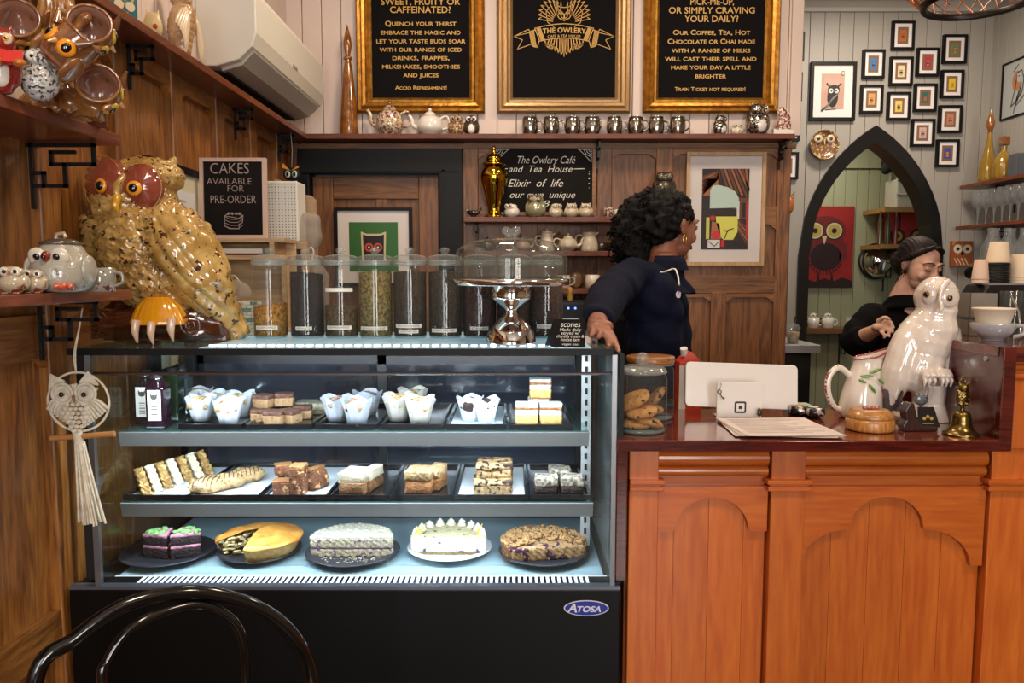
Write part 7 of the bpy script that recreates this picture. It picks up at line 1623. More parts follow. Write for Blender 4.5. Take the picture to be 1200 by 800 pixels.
for i in range(8):
    u = 1132+i*9.2; x = xs2+.05; Y = 900*x/(u-600)*.985
    lb = nm8[i]+' wine glass counted from the back wall on the lower right shelf'
    if not proto:
        proto = thing('wine_glass', lb, 'glass', (x, Y, z2+.0005), 'wine glasses on the lower right shelf')
        MB().lathe(crom_prof([(.030, 0), (.006, .004), (.004, .05), (.010, .085)], 4), n=20, caps=False).build('stem', wg_, proto); MB().lathe(crom_prof([(.008, .083), (.032, .11), (.036, .15), (.030, .19)], 4), n=22, caps=False).build('bowl', wg_, proto)
    else: dup(proto, (x, Y, z2+.0005), lb)
proto = None
for i in range(5):
    u = 1160+i*9.5; lb = ('first', 'second', 'third', 'fourth', 'fifth')[i]+' tall glass carafe from the left behind the paper cups'
    if not proto:
        proto = thing('carafe', lb, 'carafe', (X(u, 300, 2.84), 2.84, mz+.0005), 'glass carafes behind the coffee machine'); MB().lathe(crom_prof([(.030, 0), (.032, .02), (.03, .12), (.012, .17), (.013, .2)], 4), n=22, caps=False).build('body', wg_, proto)
    else: dup(proto, (X(u, 300, 2.84), 2.84+.02*(i % 2), mz+.0005), lb)
MB().box(x0+.12, .6, .131, .33, mz-.02, mz).build('rear_ledge', bk, [o for o in COL.objects if o.name == 'espresso_machine'][0])
# owl block picture on the grey wall
t = thing('owl_block', 'orange-brown owl picture block with white eyes in the grey corner', 'picture', P(1127, 312, GY-.04)); k = GY/900; MB().box(-12*k, 12*k, 0, .026, 0, 29*k).build('block', M('block_orange', '#9c5228', .5, spots=(28, .6, '#c98a50')), t)
b = MB(); [b.disc(s*5.5*k, 0, 20*k, 5*k, mi=0) for s in (-1, 1)]; [b.disc(s*5.5*k, -.0007, 20*k, 2*k, mi=1) for s in (-1, 1)]; [b.line([(-9*k+i*4*k, 9*k), (-5*k+i*4*k, 2*k)], 0, .005, 0) for i in range(4)]; b.disc(0, -.0007, 15*k, 1.8*k, 2.5*k, 1); b.build('artwork', [M('block_cream', '#d8ccb4', .5), M('ink')], t)
t = thing('camera_puck', 'small black round device in front of the owl block', 'device', P(1137, 318, 4.3)); t.location = (X(1137, 318, 4.45), 4.42, z2-.34); b = MB(); b.cyl((0, 0, .07), (0, .03, .07), .034, n=20); b.cyl((0, .012, -.12), (0, .012, .05), .005, n=8); b.build('device', black, t)
b = MB(); b.box(-.03, .13, -.02, .14, -.13, -.12); b.build('ledge', black, t)
t = thing('wooden_ornament', 'orange wooden ornament half hidden behind the oak end post', 'ornament', P(925, 250, GY-.04)); MB().ell((0, 0, .05), (.028, .02, .05)).build('body', M('orn_orange', '#a5622c', .4), t); MB().cyl((.012, 0, .09), (.03, 0, .125), .012, .002, 7).build('horn', M('orn_orange'), t)
# steel bench with iced drink at the end of the oak wall
t = thing('steel_bench', 'stainless steel bench top with a black cabinet beyond the tablet', 'bench', (X(941, 405, 3.62), 3.62, 0)); zz = Z(404, 3.62)
MB().box(-.09, .085, 0, .5, zz-.04, zz).build('bench_top', steel, t, .003); MB().box(-.09, .05, .03, .45, 0, zz-.04).build('cabinet', M('bin_black', '#121315', .5), t)
t = thing('iced_drink', 'iced milky drink in a clear cup with a straw on the steel bench', 'drink', (X(929, 400, 3.7), 3.7, zz+.0005)); MB().lathe([(.024, 0), (.032, .07), (.034, .07)], n=24, caps=False).build('cup', wg_, t); MB().lathe([(0, .002), (.023, .002), (.030, .055), (0, .057)], n=22).build('drink', M('iced_coffee', '#b08a5c', .5, var=(60, '#d8c0a0')), t); MB().tube([(0, 0, .02), (.008, 0, .13)], .003, 7).build('straw', M('straw_black', '#1c1816', .5), t)
b = MB(); b.lathe(crom_prof([(.034, .07), (.03, .085), (.012, .096), (.006, .097)], 3), n=22, caps=False); b.build('dome_lid', wg_, t)
# ---- back room behind the arch
AY0 = AY-.03
t = thing('red_owl_painting', 'red canvas with a dark red big-eyed owl in the room behind the arch', 'painting', P(966, 337, AY0)); k = AY0/900; x0 = -34*k; x1 = 32*k; hh = 94*k
MB().box(x0, x1, 0, .03, 0, hh).build('canvas', M('canvas_red', '#a3201c', .6, var=(3, '#8c1a18')), t)
b = MB(); bd_ = [M('p_dark', '#280d0e', .6), M('p_maroon', '#6f1c1c', .6), M('p_eye', '#b8a050', .5), M('p_pale', '#cfc09c', .5)]
b.disc(0, 0, 48*k, 21*k, 26*k, 1); b.disc(-1*k, -.0006, 66*k, 24*k, 17*k, 1); b.disc(0, -.0012, 36*k, 18*k, 16*k, 0)
for i in range(14): a = PI+PI*i/13; b.line([(14*k*math.cos(a), 32*k+10*k*math.sin(a)), (19*k*math.cos(a), 30*k+15*k*math.sin(a))], -.0016, .008, 0)
b.prism([(x0, 0), (x1, 0), (x1, 8*k), (20*k, 12*k), (10*k, 7*k), (0, 11*k), (-12*k, 7*k), (-24*k, 12*k), (x0, 8*k)], -.001, 0, 0)
for s in (-1, 1): b.disc(s*11*k-2*k, -.002, 66*k, 10.5*k, mi=0); b.disc(s*11*k-2*k, -.0026, 66*k, 9.3*k, mi=3); b.disc(s*11*k-2*k, -.0032, 66*k, 7.5*k, mi=2); b.disc(s*11*k-2*k, -.0038, 66*k, 3*k, mi=0); b.prism([((s*8-2)*k, 4*k), ((s*8+3)*k, 4*k), ((s*8)*k, 20*k)], -.002, -.0014, 0)
b.prism([(-5*k, 60*k), (1*k, 60*k), (-2*k, 50*k)], -.004, -.002, 3); b.prism([(16*k, 30*k), (25*k, 34*k), (24*k, 50*k), (16*k, 56*k)], -.0018, -.001, 1)
b.build('artwork', bd_, t)
t = thing('wall_shelf', 'oak shelf in the room behind the arch with two owl mugs', 'shelf', (0, 0, 0)); zs_ = Z(385, 5.45); MB().box(X(925, 385, 5.45), X(1005, 385, 5.45), 5.45, AY-.012, zs_-.035, zs_).build('shelf_board', M('shelf_light', '#6f4a2c', .5), t); bracket(t, X(990, 385, 5.6), AY-.014, zs_-.035, (0, -1, 0), .18, .16)
for i, u in enumerate((953, 970)):
    t = mk_mug('owl_lid_mug', '%s white owl-lidded mug with black handles in the back room' % ('left', 'right')[i], 'mug', (X(u, 380, 5.52), 5.52, zs_+.0005), .042, .075, white_c, 1); MB().ell((0, 0, .088), (.028, .026, .020)).build('owl_lid', white_c, t)
    for s in (-1, 1): MB().ell((s*.01, -.024, .092), (.005, .003, .005)).build('eye', pup, t)
    MB().tube(crom([(-.04, 0, .065), (-.066, 0, .055), (-.04, 0, .02)], 4), .006, 7).build('left_handle', black_c, t)
t = thing('power_socket', 'white double power socket with black plugs in the back room', 'socket', P(998, 383, AY-.02)); MB().box(-.045, .045, -.008, .006, 0, .07).build('plate', M('socket_white', '#d8d4cc', .4), t)
for s in (-1, 1): MB().ell((s*.022, -.02, .022), (.016, .016, .018)).build('plug', black, t)
def rsh(label, u0, v, nm='wall_shelf'):
    Y0 = 5.35; z = Z(v, Y0); t = thing(nm, label, 'shelf', (0, 0, 0)); MB().box(X(u0, v, Y0), 3.30, Y0, AY-.012, z-.03, z).build('shelf_board', M('shelf_pine', '#9c7440', .5), t); bracket(t, X(u0+30, v, Y0), AY-.014, z-.03, (0, -1, 0), .2, .2); return z
zh = rsh('pine shelf with a white crate, seen high in the arch', 1037, 243); zm = rsh('pine shelf with bottles and a red canvas, in the arch', 1034, 286)
t = thing('white_crate', 'white wire crate of papers on the high back-room shelf', 'crate', (X(1062, 240, 5.5), 5.5, zh+.0005)); MB().box(-.12, .16, -.1, .08, 0, .2).build('crate', M('crate_white', '#b4aea0', .6), t, .01)
for z in (.09, .19): MB().box(-.125, .165, -.106, -.1, z, z+.012).build('rail', M('crate_rail', '#d0cabc', .5), t)
MB().box(-.10, .12, -.06, .06, .2, .28).build('papers', M('crate_papers', '#a8a498', .7), t)
t = thing('black_cloth', 'bunched black cloth on the white crate', 'cloth', (X(1054, 200, 5.5), 5.5, zh+.281)); b = MB(); b.sup((0, 0, .04), (.11, .08, .05), .9, .02, 14, 14); b.ell((-.1, -.04, .01), (.04, .04, .06), RY(.6)); organic('cloth', b, M('cloth_black', '#0e0d0f', .9), t, .008, 2)
t = thing('small_red_canvas', 'small red owl canvas leaning on the middle back-room shelf', 'painting', (X(1063, 280, 5.48), 5.48, zm+.0005)); b = MB(); b.box(-.15, .15, -.01, .01, 0, .27); b.xf(T4(rot=RY(.0) @ RX(-.12))); b.build('canvas', M('canvas_red2', '#b8281c', .6), t)
b = MB(); [b.disc(s*.07, -.0105, .06, .055, mi=0) for s in (-1, 1)]; [b.disc(s*.07, -.0112, .06, .035, mi=1) for s in (-1, 1)]; [b.disc(s*.07, -.0118, .06, .015, mi=0) for s in (-1, 1)]; b.xf(T4(rot=RX(-.12))); b.build('artwork', [bd_[0], M('p_eyey', '#c8a038', .5)], t)
for i in range(5):
    t = thing('small_bottle', ('first', 'second', 'third', 'fourth', 'fifth')[i]+' small bottle from the left beside the small red canvas', 'bottle', (X(1029+i*4.6, 280, 5.42), 5.40+.05*(i % 2), zm+.0005)); cm_ = ('#5a3a2c', '#8a8c90', '#3a4c38', '#a88c48', '#7c2c28')[i]; MB().lathe(crom_prof([(.013, 0), (.013, .14), (.006, .18), (.007, .23)], 3), n=14).build('bottle', M('sb'+cm_, cm_, .2, coat=.8), t)
t = thing('wok', 'round silver bowl in a black ring hanging on the back-room wall', 'bowl', P(1027, 306, AY-.05)); b = MB(); b.lathe([(.0, -.09), (.06, -.08), (.10, -.05), (.125, 0)], n=36, M4=T4(rot=RX(-PI/2)), caps=False); 
for i, p in enumerate(b.v): b.v[i] = Vector((p.x+.02, -abs(p.y), p.z))
b.build('bowl', chrome, t); MB().tube([(.125*math.cos(a)-.0, -.0, .125*math.sin(a)) for a in np.linspace(0, 2*PI, 36, endpoint=False)], .008, 8, closed=True).build('ring', iron, t)
b = MB(); [b.tube([(.1+.004*i, 0, .06), (.12+.012*i, -.02, -.1-.008*i)], .006, 5) for i in range(12)]
t2 = thing('straw_broom', 'straw brush hanging beside the silver bowl in the back room', 'brush', P(1045, 300, AY-.06)); b.v = [p-Vector((.1, 0, 0)) for p in b.v]; b.build('bristles', M('straw_tan', '#7c5c34', .8), t2)
# ---- pendant lamp
pYc = 2.05; pz = Z(2, pYc)
t = thing('copper_pendant_lamp', 'copper wire cage pendant lamp with a dark ring at the upper right', 'lamp', (X(1146, 2, pYc), pYc, pz)); cop = M('copper_wire', '#a5643c', .3, .8); n = 30
prof = [(.125, 0), (.175, .05), (.205, .12), (.2, .19), (.14, .26), (.05, .30)]
rb = [prof[0][0], .012]; MB().lathe([(.118, -.006), (.130, -.008), (.137, .004), (.124, .010), (.116, .004), (.118, -.006)], n=56, caps=False).build('ring', M('ring_dark', '#1c1210', .35, .4), t)
cp_ = crom([(a, c, 0) for a, c in prof], 4)
for i in range(n):
    for sg in (-1, 1): MB().tube([(p.x*math.cos(2*PI*i/n+sg*j*.045), p.x*math.sin(2*PI*i/n+sg*j*.045), p.y) for j, p in enumerate(cp_)], .0016, 5).build('wire', cop, t)
MB().lathe([(.045, .295), (.055, .30), (.03, .34), (.01, .36)], n=24).build('cap', cop, t); MB().cyl((0, 0, .36), (0, 0, 2.999-pz), .003, n=8).build('cord', black, t)
MB().ell((0, 0, .21), (.035, .035, .045), n=12).build('bulb', M('bulb_warm', '#ffd9a8', .4, emit=('#ffc98a', 2.5)), t)
# ================================================================ PEOPLE
def head_prims(b, M4):
    h = MB()
    h.ell((0, .018, .03), (.073, .092, .080), n=12); h.ell((0, -.026, -.015), (.061, .060, .075), n=12); h.ell((0, -.028, -.058), (.047, .050, .044), n=10)
    h.ell((0, -.066, -.094), (.018, .015, .015)); h.tube([(0, -.084, .020), (0, -.094, -.004), (0, -.104, -.022)], [.006, .0075, .0095], 10); h.ell((0, -.084, -.056), (.021, .008, .007)); h.ell((0, -.082, -.064), (.018, .008, .007))
    for s in (-1, 1):
        h.ell((s*.033, -.062, -.030), (.022, .018, .022)); h.tube([(s*.012, -.083, .026), (s*.034, -.079, .030), (s*.052, -.062, .022)], [.007, .008, .007], 8)
        h.ell((s*.010, -.094, -.025), (.0075, .009, .006)); h.ell((s*.031, -.0735, .005), (.0155, .0115, .0095)); h.ell((s*.074, .012, -.004), (.007, .017, .029), RX(-.2)); h.ell((s*.079, .018, .008), (.006, .012, .016), RX(-.2))
    h.cyl((0, .020, -.05), (0, .040, -.175), .044, .050, 16)
    h.xf(M4); b.add(h.v, h.f, 0, True)
def eyes(t, M4, closed, body, side_col='#241510', brow='#1c120e'):
    for s in (-1, 1):
        e = MB(); 
        if not closed:
            e.ell((s*.031, -.0755, .004), (.0115, .0105, .0075)); e.xf(M4); f = e.build('eye', M('eye_white', '#cfc8c2', .15, coat=1), body)
            e = MB(); e.ell((s*.031+.002, -.0845, .004), (.0048, .0025, .0052)); e.xf(M4); e.build('iris', M('iris_brown', '#20120c', .1, coat=1), body)
        e = MB(); z0 = .009 if not closed else -.001; e.tube([(s*.018, -.084, z0), (s*.026, -.0862, z0+(.003 if not closed else -.0035)), (s*.036, -.0845, z0+(.002 if not closed else -.0035)), (s*.045, -.076, z0-.001)], .0014, 6); e.xf(M4); e.build('eyelash', M('hair_lash', '#0f0908', .6), body)
        e = MB(); e.tube([(s*.012, -.0885, .026), (s*.028, -.0880, .033), (s*.044, -.079, .030), (s*.055, -.066, .022)], [.002, .003, .0026, .001], 6); e.xf(M4); e.build('eyebrow', M('brow'+brow, brow, .8), body)
def lips(body, M4, col, smile=0):
    for dz, r in ((0, .0034), (-.0066-.002*smile, .0042)):
        e = MB(); e.tube([(-.022-.006*smile, -.077+.004*smile, -.058+dz*.4+.008*smile), (-.010, -.0895, -.0565+dz), (0, -.0915, -.0575+dz), (.010, -.0895, -.0565+dz), (.022+.006*smile, -.077+.004*smile, -.058+dz*.4+.008*smile)], [r*.4, r, r*.95, r, r*.4], 8); e.xf(M4); e.build('lip', M('lip'+col, col, .35), body)
    if smile: e = MB(); e.tube([(-.018, -.084, -.057), (0, -.0920, -.0610), (.018, -.084, -.057)], [.001, .0026, .001], 6); e.xf(M4); e.build('teeth', M('teeth', '#d8cfc4', .3), body)
def nzd(amp, f, seed=0):
    def d(co, no):
        return np.array([amp*noise.noise(Vector(c)*f+Vector((seed, 0, 0)))+amp*.5*noise.noise(Vector(c)*f*2.3) for c in co])
    return d
def cloth_disp(co, no): return .0035*np.sin(co[:, 2]*70+co[:, 0]*45+3*np.sin(co[:, 1]*22))*np.clip(np.abs(np.sin(co[:, 0]*15+co[:, 1]*13)), 0, 1)
def shoes(t, pts):
    for p, d in pts:
        b = MB(); b.ell(Vector(p)+Vector(d)*.06+Vector((0, 0, .035)), (.05, .05, .035)); b.ell(Vector(p)+Vector((0, 0, .04)), (.045, .045, .045)); b.ell(Vector(p)+Vector(d)*.12+Vector((0, 0, .028)), (.042, .042, .026)); b.xf(Matrix.Identity(4)); organic('shoe', b, M('shoe_black', '#0e0e10', .5), t, .008, 3)
# ---- woman in navy: body to the right, head turned away, hand reaching to the case top
root = Vector((X(765, 500, 2.46), 2.46, 0)); O = -root
t = thing('person', 'woman in a navy zip-collar jumper with curly black hair reaching to the case top', 'person', root)
def W(u, v, Y): return P(u, v, Y)+O
skin = M('skin_brown', '#94604a', .5, var=(40, '#86543e'), sss=.08); navy = M('navy_knit', '#0a0e22', .9, bump=(260, .2), spec=.15)
hc = W(787, 266, 2.55); hM = T4(hc, RZ(2.10) @ RX(.10), .96)
b = MB(); head_prims(b, hM)
nb = W(778, 318, 2.51); rs_, re, rw = W(737, 326, 2.38), W(709, 353, 2.10), W(699, 382, 1.845)
ls_, le, lw = W(776, 316, 2.64), W(790, 385, 2.70), W(800, 440, 2.62)
b.tube([nb+Vector((0, 0, .06)), nb, nb-Vector((0, 0, .08))], [.046, .048, .055], 14)
b.ell(W(763, 358, 2.48), (.07, .11, .10)); b.ell(W(765, 400, 2.48), (.07, .105, .14)); b.ell(W(765, 455, 2.48), (.095, .135, .12))
b.tube([nb-Vector((0, 0, .05)), rs_, re], [.04, .036, .034], 12); b.tube([re, rw], [.034, .024], 12); b.tube([nb-Vector((0, 0, .05)), ls_, le], [.04, .036, .034], 12); b.tube([le, lw], [.038, .025], 12)
zh_ = W(765, 470, 2.48).z
for dy in (-.08, .08): b.tube([(.0, dy, zh_), (.01, dy, zh_*.53), (-.01, dy, .08)], [.085, .055, .038], 14); b.ell((.05, dy, .035), (.10, .035, .028))
# right hand: palm, thumb and four unequal fingers closing on the card
b.sup(W(703, 385, 1.80), (.030, .038, .018), .8, 0, 1, 10, 0, RX(-.35) @ RZ(.2)); b.tube([rw, W(702, 384, 1.81)], [.025, .026], 10)
F = {'index': [(708, 384, 1.785), (716, 391, 1.745), (721, 402, 1.70), (724.5, 411, 1.672)], 'middle': [(703, 384, 1.775), (710, 390, 1.735), (713, 399, 1.71), (713, 406, 1.70)], 'ring': [(697, 383, 1.78), (702, 387, 1.735), (704, 391, 1.715), (701, 395, 1.71)],
     'pinky': [(692, 383, 1.79), (694, 386, 1.75), (694, 391, 1.73), (692, 394, 1.725)], 'thumb': [(694, 389, 1.83), (692, 397, 1.79), (695, 403, 1.755), (700, 407, 1.73)]}
for nm, pp in F.items():
    r = {'index': .0085, 'middle': .0088, 'ring': .0082, 'pinky': .0072, 'thumb': .0100}[nm]; b.tube(crom([W(*q) for q in pp], 3), [r*1.08-r*.028*i for i in range(10)], 10)
    b.ell(W(*pp[-1]), (r*.8,)*3, n=6)
lh = lw+Vector((.01, 0, -.05)); b.sup(lh, (.018, .035, .04), .8, 0, 1, 8)
for i in range(4): b.tube([lh+Vector((0, -.027+.018*i, -.03)), lh+Vector((.004, -.028+.019*i, -.07)), lh+Vector((-.006, -.028+.019*i, -.095+.008*abs(i-1.5)))], [.0085, .008, .006], 8)
b.tube([lh+Vector((0, -.03, .01)), lh+Vector((.01, -.05, -.02)), lh+Vector((.01, -.05, -.05))], [.010, .009, .007], 8)
body = organic('body', b, skin, t, .0042, 3)
eyes(t, hM, False, body); lips(body, hM, '#6c352c')
for pp in ((724.5, 411, 1.672, .6), (713, 406, 1.70, .3)): c = W(*pp[:3]); MB().ell(c+Vector((0, -.0062, .002)), (.0042, .0022, .0055)).build('fingernail', M('nail_pink', '#b07c6c', .25, coat=.5), body)
b = MB(); b.tube([hM @ Vector((-.081+.0, .010+.013*math.cos(a)*.6, -.045+.014*math.sin(a))) for a in np.linspace(0, 2*PI, 22, endpoint=False)], .0019, 7, closed=True); b.build('hoop_earring', M('gold_ring', '#e0b860', .12, 1), body)
# jumper
b = MB()
b.ell(W(762, 352, 2.48), (.092, .140, .120), n=12); b.ell(W(781, 366, 2.44), (.056, .075, .066), n=10); b.ell(W(779, 366, 2.53), (.050, .06, .06), n=10); b.ell(W(766, 395, 2.48), (.094, .130, .15), n=12); b.ell(W(766, 440, 2.48), (.112, .155, .10), n=12); b.tube([W(766, 430, 2.48), W(766, 478, 2.48)], [.118, .122], 20)
b.tube([nb+Vector((0, 0, .03)), nb+Vector((0, 0, -.02)), nb+Vector((0, 0, -.07))], [.060, .070, .105], 16); b.ell(rs_, (.058, .064, .058), n=9); b.ell(ls_, (.07, .08, .07), n=9); b.tube([nb-Vector((0, 0, .045)), rs_], [.072, .060], 12); b.tube([nb-Vector((0, 0, .045)), ls_], [.072, .060], 12)
b.tube(crom([W(748, 320, 2.44), rs_, W(722, 338, 2.24), re, W(703, 370, 1.96), W(700, 378, 1.885)], 4), [.052, .054, .056, .057, .058, .058, .058, .058, .058, .057, .056, .055, .054, .052, .050, .047, .043, .040, .038, .036, .034], 16)
b.tube([ls_, le, lw], [.07, .06, .04], 14)
jm = organic('jumper', b, navy, t, .006, 4, cloth_disp)
# collar with pale zip
b = MB(); ring1 = []; 
for i in range(22):
    a = -PI*.72+PI*1.72*i/21; ring1.append(a)
vs = []; 
for a in ring1:
    f = Vector((math.cos(a), math.sin(a), 0)); vs += [nb+f*.058+Vector((0, 0, .040)), nb+f*.062+Vector((0, 0, .050)), nb+f*.071+Vector((0, 0, .030)), nb+f*.080+Vector((0, 0, .004))]
b.add(vs, [(4*i+q, 4*i+4+q, 4*i+5+q, 4*i+1+q) for i in range(21) for q in range(3)], 0, True); b.build('collar', navy, jm)
b = MB(); b.tube(crom([W(770, 320, 2.395), W(780, 318, 2.385), W(790, 315, 2.395), W(794, 322, 2.375), W(796, 334, 2.345)], 4), .0030, 6); b.build('zip', M('zip_white', '#b8b2a8', .4, .3), jm)
b = MB(); b.disc(0, 0, 0, .008, .011); b.v = [p+W(795, 345, 2.345) for p in b.v]; b.build('chest_badge', M('badge_mix', '#b8b4c0', .5, spots=(150, .5, '#8c2c3c')), jm)
b = MB()
for dy in (-.08, .08): b.tube([(.0, dy*.8, zh_+.02), (.01, dy, zh_*.53), (-.01, dy, .10)], [.12, .078, .062], 16)
organic('trousers', b, M('trouser_black', '#0f0f13', .8), t, .009, 3, cloth_disp)
shoes(t, (((-.01, -.08, 0), (1, 0, 0)), ((-.01, .08, 0), (1, 0, 0))))
# hair
b = MB(); q = lambda x, y, z: hM @ Vector((x, y, z))
cap = MB(); cap.ell((0, .028, .048), (.081, .094, .076), n=14); cap.ell((0, .06, .0), (.078, .065, .075), n=10); cap.ell((-.05, .045, .01), (.035, .045, .05)); cap.ell((.05, .045, .01), (.035, .045, .05)); cap.xf(hM); b.add(cap.v, cap.f)
b.ell(W(756, 262, 2.58), (.092, .085, .105), n=12); b.ell(W(744, 284, 2.58), (.075, .07, .095), n=12); b.ell(W(768, 242, 2.57), (.07, .075, .058), n=10); b.ell(W(735, 268, 2.57), (.05, .06, .07)); b.ell(W(752, 302, 2.58), (.06, .06, .055)); b.ell(W(770, 290, 2.57), (.045, .05, .075))
hairm = M('hair_black', '#070404', .7, bump=(140, .6), spec=.2)
hr = organic('hair', b, hairm, t, .0055, 2, nzd(.016, 38))
R_ = random.Random(2); b = MB(); cs = [(W(756, 262, 2.58), (.095, .088, .108)), (W(744, 284, 2.58), (.08, .074, .10)), (W(768, 242, 2.57), (.074, .078, .062)), (W(736, 268, 2.57), (.055, .062, .072)), (W(752, 302, 2.58), (.064, .062, .06))]
for i in range(240):
    c, r = cs[i % 5]; d = Vector((R_.gauss(-.25, 1), R_.gauss(-.3, 1), R_.gauss(0, 1))).normalized(); p = c+Vector((d.x*r[0], d.y*r[1], d.z*r[2])); a1 = d.cross(Vector((.3, .2, .9))).normalized(); a2 = d.cross(a1); ph = R_.random()*6; rr_ = .006+.004*R_.random(); L = .02+.02*R_.random()
    dr = (d*.55+Vector((0, 0, -.5))+a1*R_.uniform(-.5, .5)).normalized()
    b.tube([p-d*.012+dr*L*k/9+(a1*math.cos(ph+k*1.25)+a2*math.sin(ph+k*1.25))*rr_ for k in range(10)], .0024, 5)
o = b.build('curls', hairm, hr); o['kind'] = 'stuff'
# card in the hand
t2 = thing('paper_card', 'small white card held between the fingers of the woman in navy', 'card', P(694, 399, 1.745)); b = MB(); b.box(-.018, .014, -.004, .03, -.001, .001, 0, RY(.08) @ RX(.45)); b.build('card', M('sheet_white'), t2)

# ---- woman in black behind the white owl
root = Vector((X(1052, 500, 3.22), 3.22, 0)); O = -root
t = thing('person', 'smiling woman in a black top looking down behind the white owl statue', 'person', root)
skin2 = M('skin_fair', '#d6aa94', .5, var=(40, '#cb9c86'), sss=.1); blk = M('black_knit', '#080709', .95, spec=.12)
hc = W(1078, 311, 3.16); hM = T4(hc, RZ(.30) @ RX(.30) @ RY(.08), .93)
b = MB(); head_prims(b, hM)
nb = W(1062, 352, 3.22); rs_, re, rw = W(1022, 372, 3.20), W(1004, 400, 3.12), W(1027, 386, 2.98)
ls_, le, lw = W(1095, 372, 3.26), W(1106, 420, 3.22), W(1085, 440, 3.05)
b.tube([nb+Vector((.02, -.02, .06)), nb, nb-Vector((0, 0, .07))], [.05, .056, .08], 14); b.ell(W(1058, 395, 3.23), (.135, .085, .13)); b.ell(W(1056, 440, 3.23), (.12, .08, .15)); b.ell(W(1052, 490, 3.23), (.13, .09, .13))
b.tube([rs_, re], [.045, .036], 12); b.tube([re, W(1012, 394, 3.08), rw], [.036, .032, .022], 12); b.tube([ls_, le], [.045, .036], 12); b.tube([le, lw], [.034, .022], 12)
b.sup(W(1032, 382, 2.955), (.034, .026, .014), .8, 0, 1, 9, 0, RY(-.2)); b.tube([rw, W(1029, 383, 2.965)], [.022, .022], 9)
for i, pp in enumerate((((1036, 377, 2.95), (1041, 376, 2.935), (1045, 379, 2.925), (1046, 383, 2.92)), ((1037, 381, 2.945), (1042, 380, 2.93), (1045.5, 384, 2.92), (1045, 388, 2.915)), ((1035, 385, 2.94), (1040, 386, 2.925), (1042, 389, 2.92), (1041, 393, 2.915)), ((1031, 388, 2.94), (1035, 391, 2.925), (1037, 393, 2.92), (1036, 396, 2.918)), ((1028, 377, 2.95), (1034, 373, 2.93), (1038, 372, 2.92), (1042, 374, 2.915)))):
    r = (.0082, .0086, .008, .007, .0095)[i]; b.tube(crom([W(*q_) for q_ in pp], 3), [r*1.05-r*.03*k_ for k_ in range(10)], 9); b.ell(W(*pp[-1]), (r*.75,)*3, n=6)
lh = lw+Vector((-.03, -.03, 0)); b.sup(lh, (.034, .026, .014), .8, 0, 1, 8)
for i in range(4): b.tube([lh+Vector((-.02, -.018+.014*i-.0, 0)), lh+Vector((-.05, -.02+.014*i, -.005)), lh+Vector((-.07+.006*abs(i-1.5), -.02+.014*i, -.02))], [.0075, .007, .006], 8)
b.tube([lh+Vector((0, -.02, 0)), lh+Vector((-.03, -.045, 0))], [.009, .007], 8)
zh_ = W(1052, 500, 3.23).z
for dx in (-.07, .07): b.tube([(dx, .01, zh_), (dx, -.01, zh_*.53), (dx, .02, .08)], [.08, .052, .037], 14); b.ell((dx, -.04, .035), (.035, .10, .028))
body = organic('body', b, skin2, t, .0045, 3)
eyes(t, hM, True, body, brow='#2c1a12'); lips(body, hM, '#a04c48', 1)
b = MB(); b.ell(hM @ Vector((-.082, -.0, -.036)), (.004, .004, .004)); b.build('stud_earring', MATS['gold_ring'], body)
for pp in ((1046, 383, 2.92), (1045, 388, 2.915), (1041, 393, 2.915)): MB().ell(W(*pp)+Vector((.002, -.005, -.001)), (.004, .003, .006)).build('fingernail', M('nail_cream', '#dcc0b0', .2, coat=.6), body)
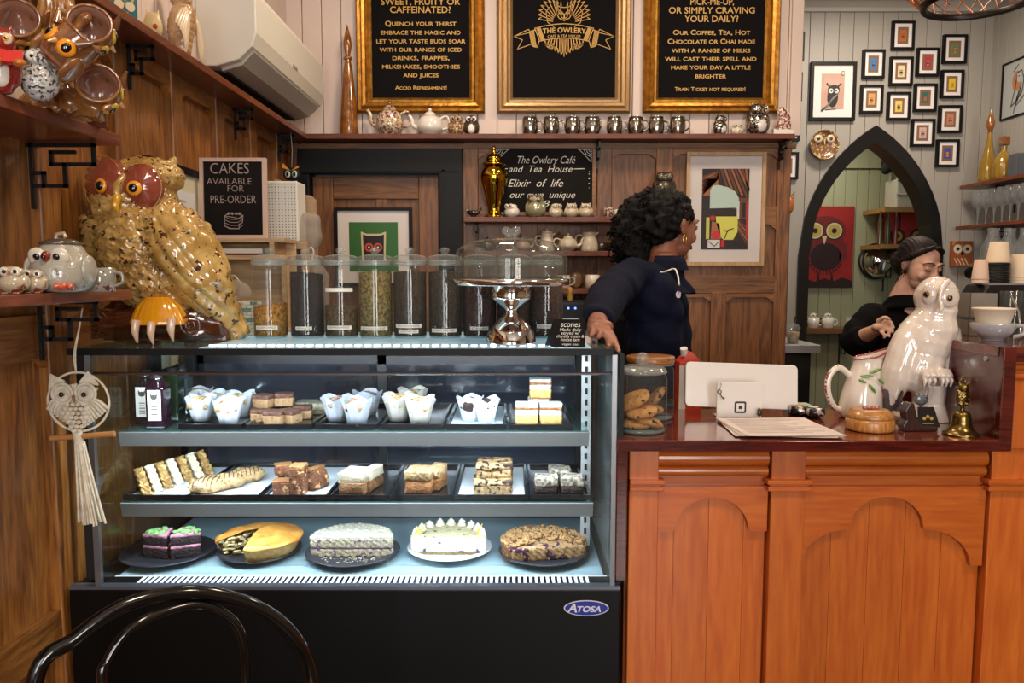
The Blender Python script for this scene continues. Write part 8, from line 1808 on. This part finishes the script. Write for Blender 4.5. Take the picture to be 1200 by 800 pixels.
b = MB(); b.ell(W(1058, 392, 3.23), (.155, .105, .14), n=12); b.ell(W(1056, 440, 3.23), (.14, .098, .17), n=12); b.tube([W(1054, 470, 3.23), W(1053, 500, 3.23)], [.145, .15], 18); b.ell(rs_, (.065, .07, .06)); b.ell(ls_, (.065, .07, .06))
b.tube(crom([rs_+Vector((.02, 0, .01)), W(1010, 388, 3.16), re, W(1007, 398, 3.09), W(1012, 394, 3.06)], 3), [.066, .068, .068, .068, .068, .068, .066, .064, .060, .056, .052, .048, .044], 14); b.tube([ls_, le, W(1098, 432, 3.13)], [.065, .058, .045], 14)
b.tube([nb+Vector((.0, .01, .015)), nb+Vector((0, 0, -.04))], [.068, .11], 16); tp = organic('top', b, blk, t, .006, 4, cloth_disp)
b = MB()
for dx in (-.07, .07): b.tube([(dx*.8, .01, zh_+.03), (dx, -.01, zh_*.53), (dx, .02, .10)], [.11, .075, .06], 16)
organic('trousers', b, M('trouser_black'), t, .009, 3); shoes(t, (((-.07, .02, 0), (0, -1, 0)), ((.07, .02, 0), (0, -1, 0))))
b = MB(); cap = MB(); cap.ell((0, .032, .045), (.079, .092, .078), n=14); cap.ell((0, .062, .0), (.075, .062, .075), n=10); cap.ell((0, .115, -.01), (.045, .042, .045), n=9)
for s in (-1, 1): cap.tube([(s*.010, -.055, .098), (s*.045, -.048, .080), (s*.072, -.014, .045), (s*.074, .03, .005)], [.010, .011, .013, .016], 9)
cap.xf(hM); b.add(cap.v, cap.f); hr = organic('hair', b, M('hair_brown', '#1a0d09', .6, bump=(90, .3), spec=.25), t, .0045, 2, lambda co, no: .0009*np.sin(co[:, 0]*520+co[:, 2]*90+4*np.sin(co[:, 2]*30)))
b = MB()
for s in (-1,): 
    for k_ in range(5): b.tube([hM @ Vector((s*.072, -.02+.006*k_, .03)), hM @ Vector((s*(.082+.003*k_), -.02+.006*k_, -.01)), hM @ Vector((s*(.078+.004*k_), -.018+.006*k_, -.05-.01*k_))], .0012, 5)
b.build('loose_strands', MATS['hair_brown'], hr)
b = MB(); b.tube([rw+Vector((.022*math.cos(a)*.5, .022*math.sin(a), .022*math.cos(a))) for a in np.linspace(0, 2*PI, 22, endpoint=False)], .002, 6, closed=True); b.build('bracelet', chrome, body)
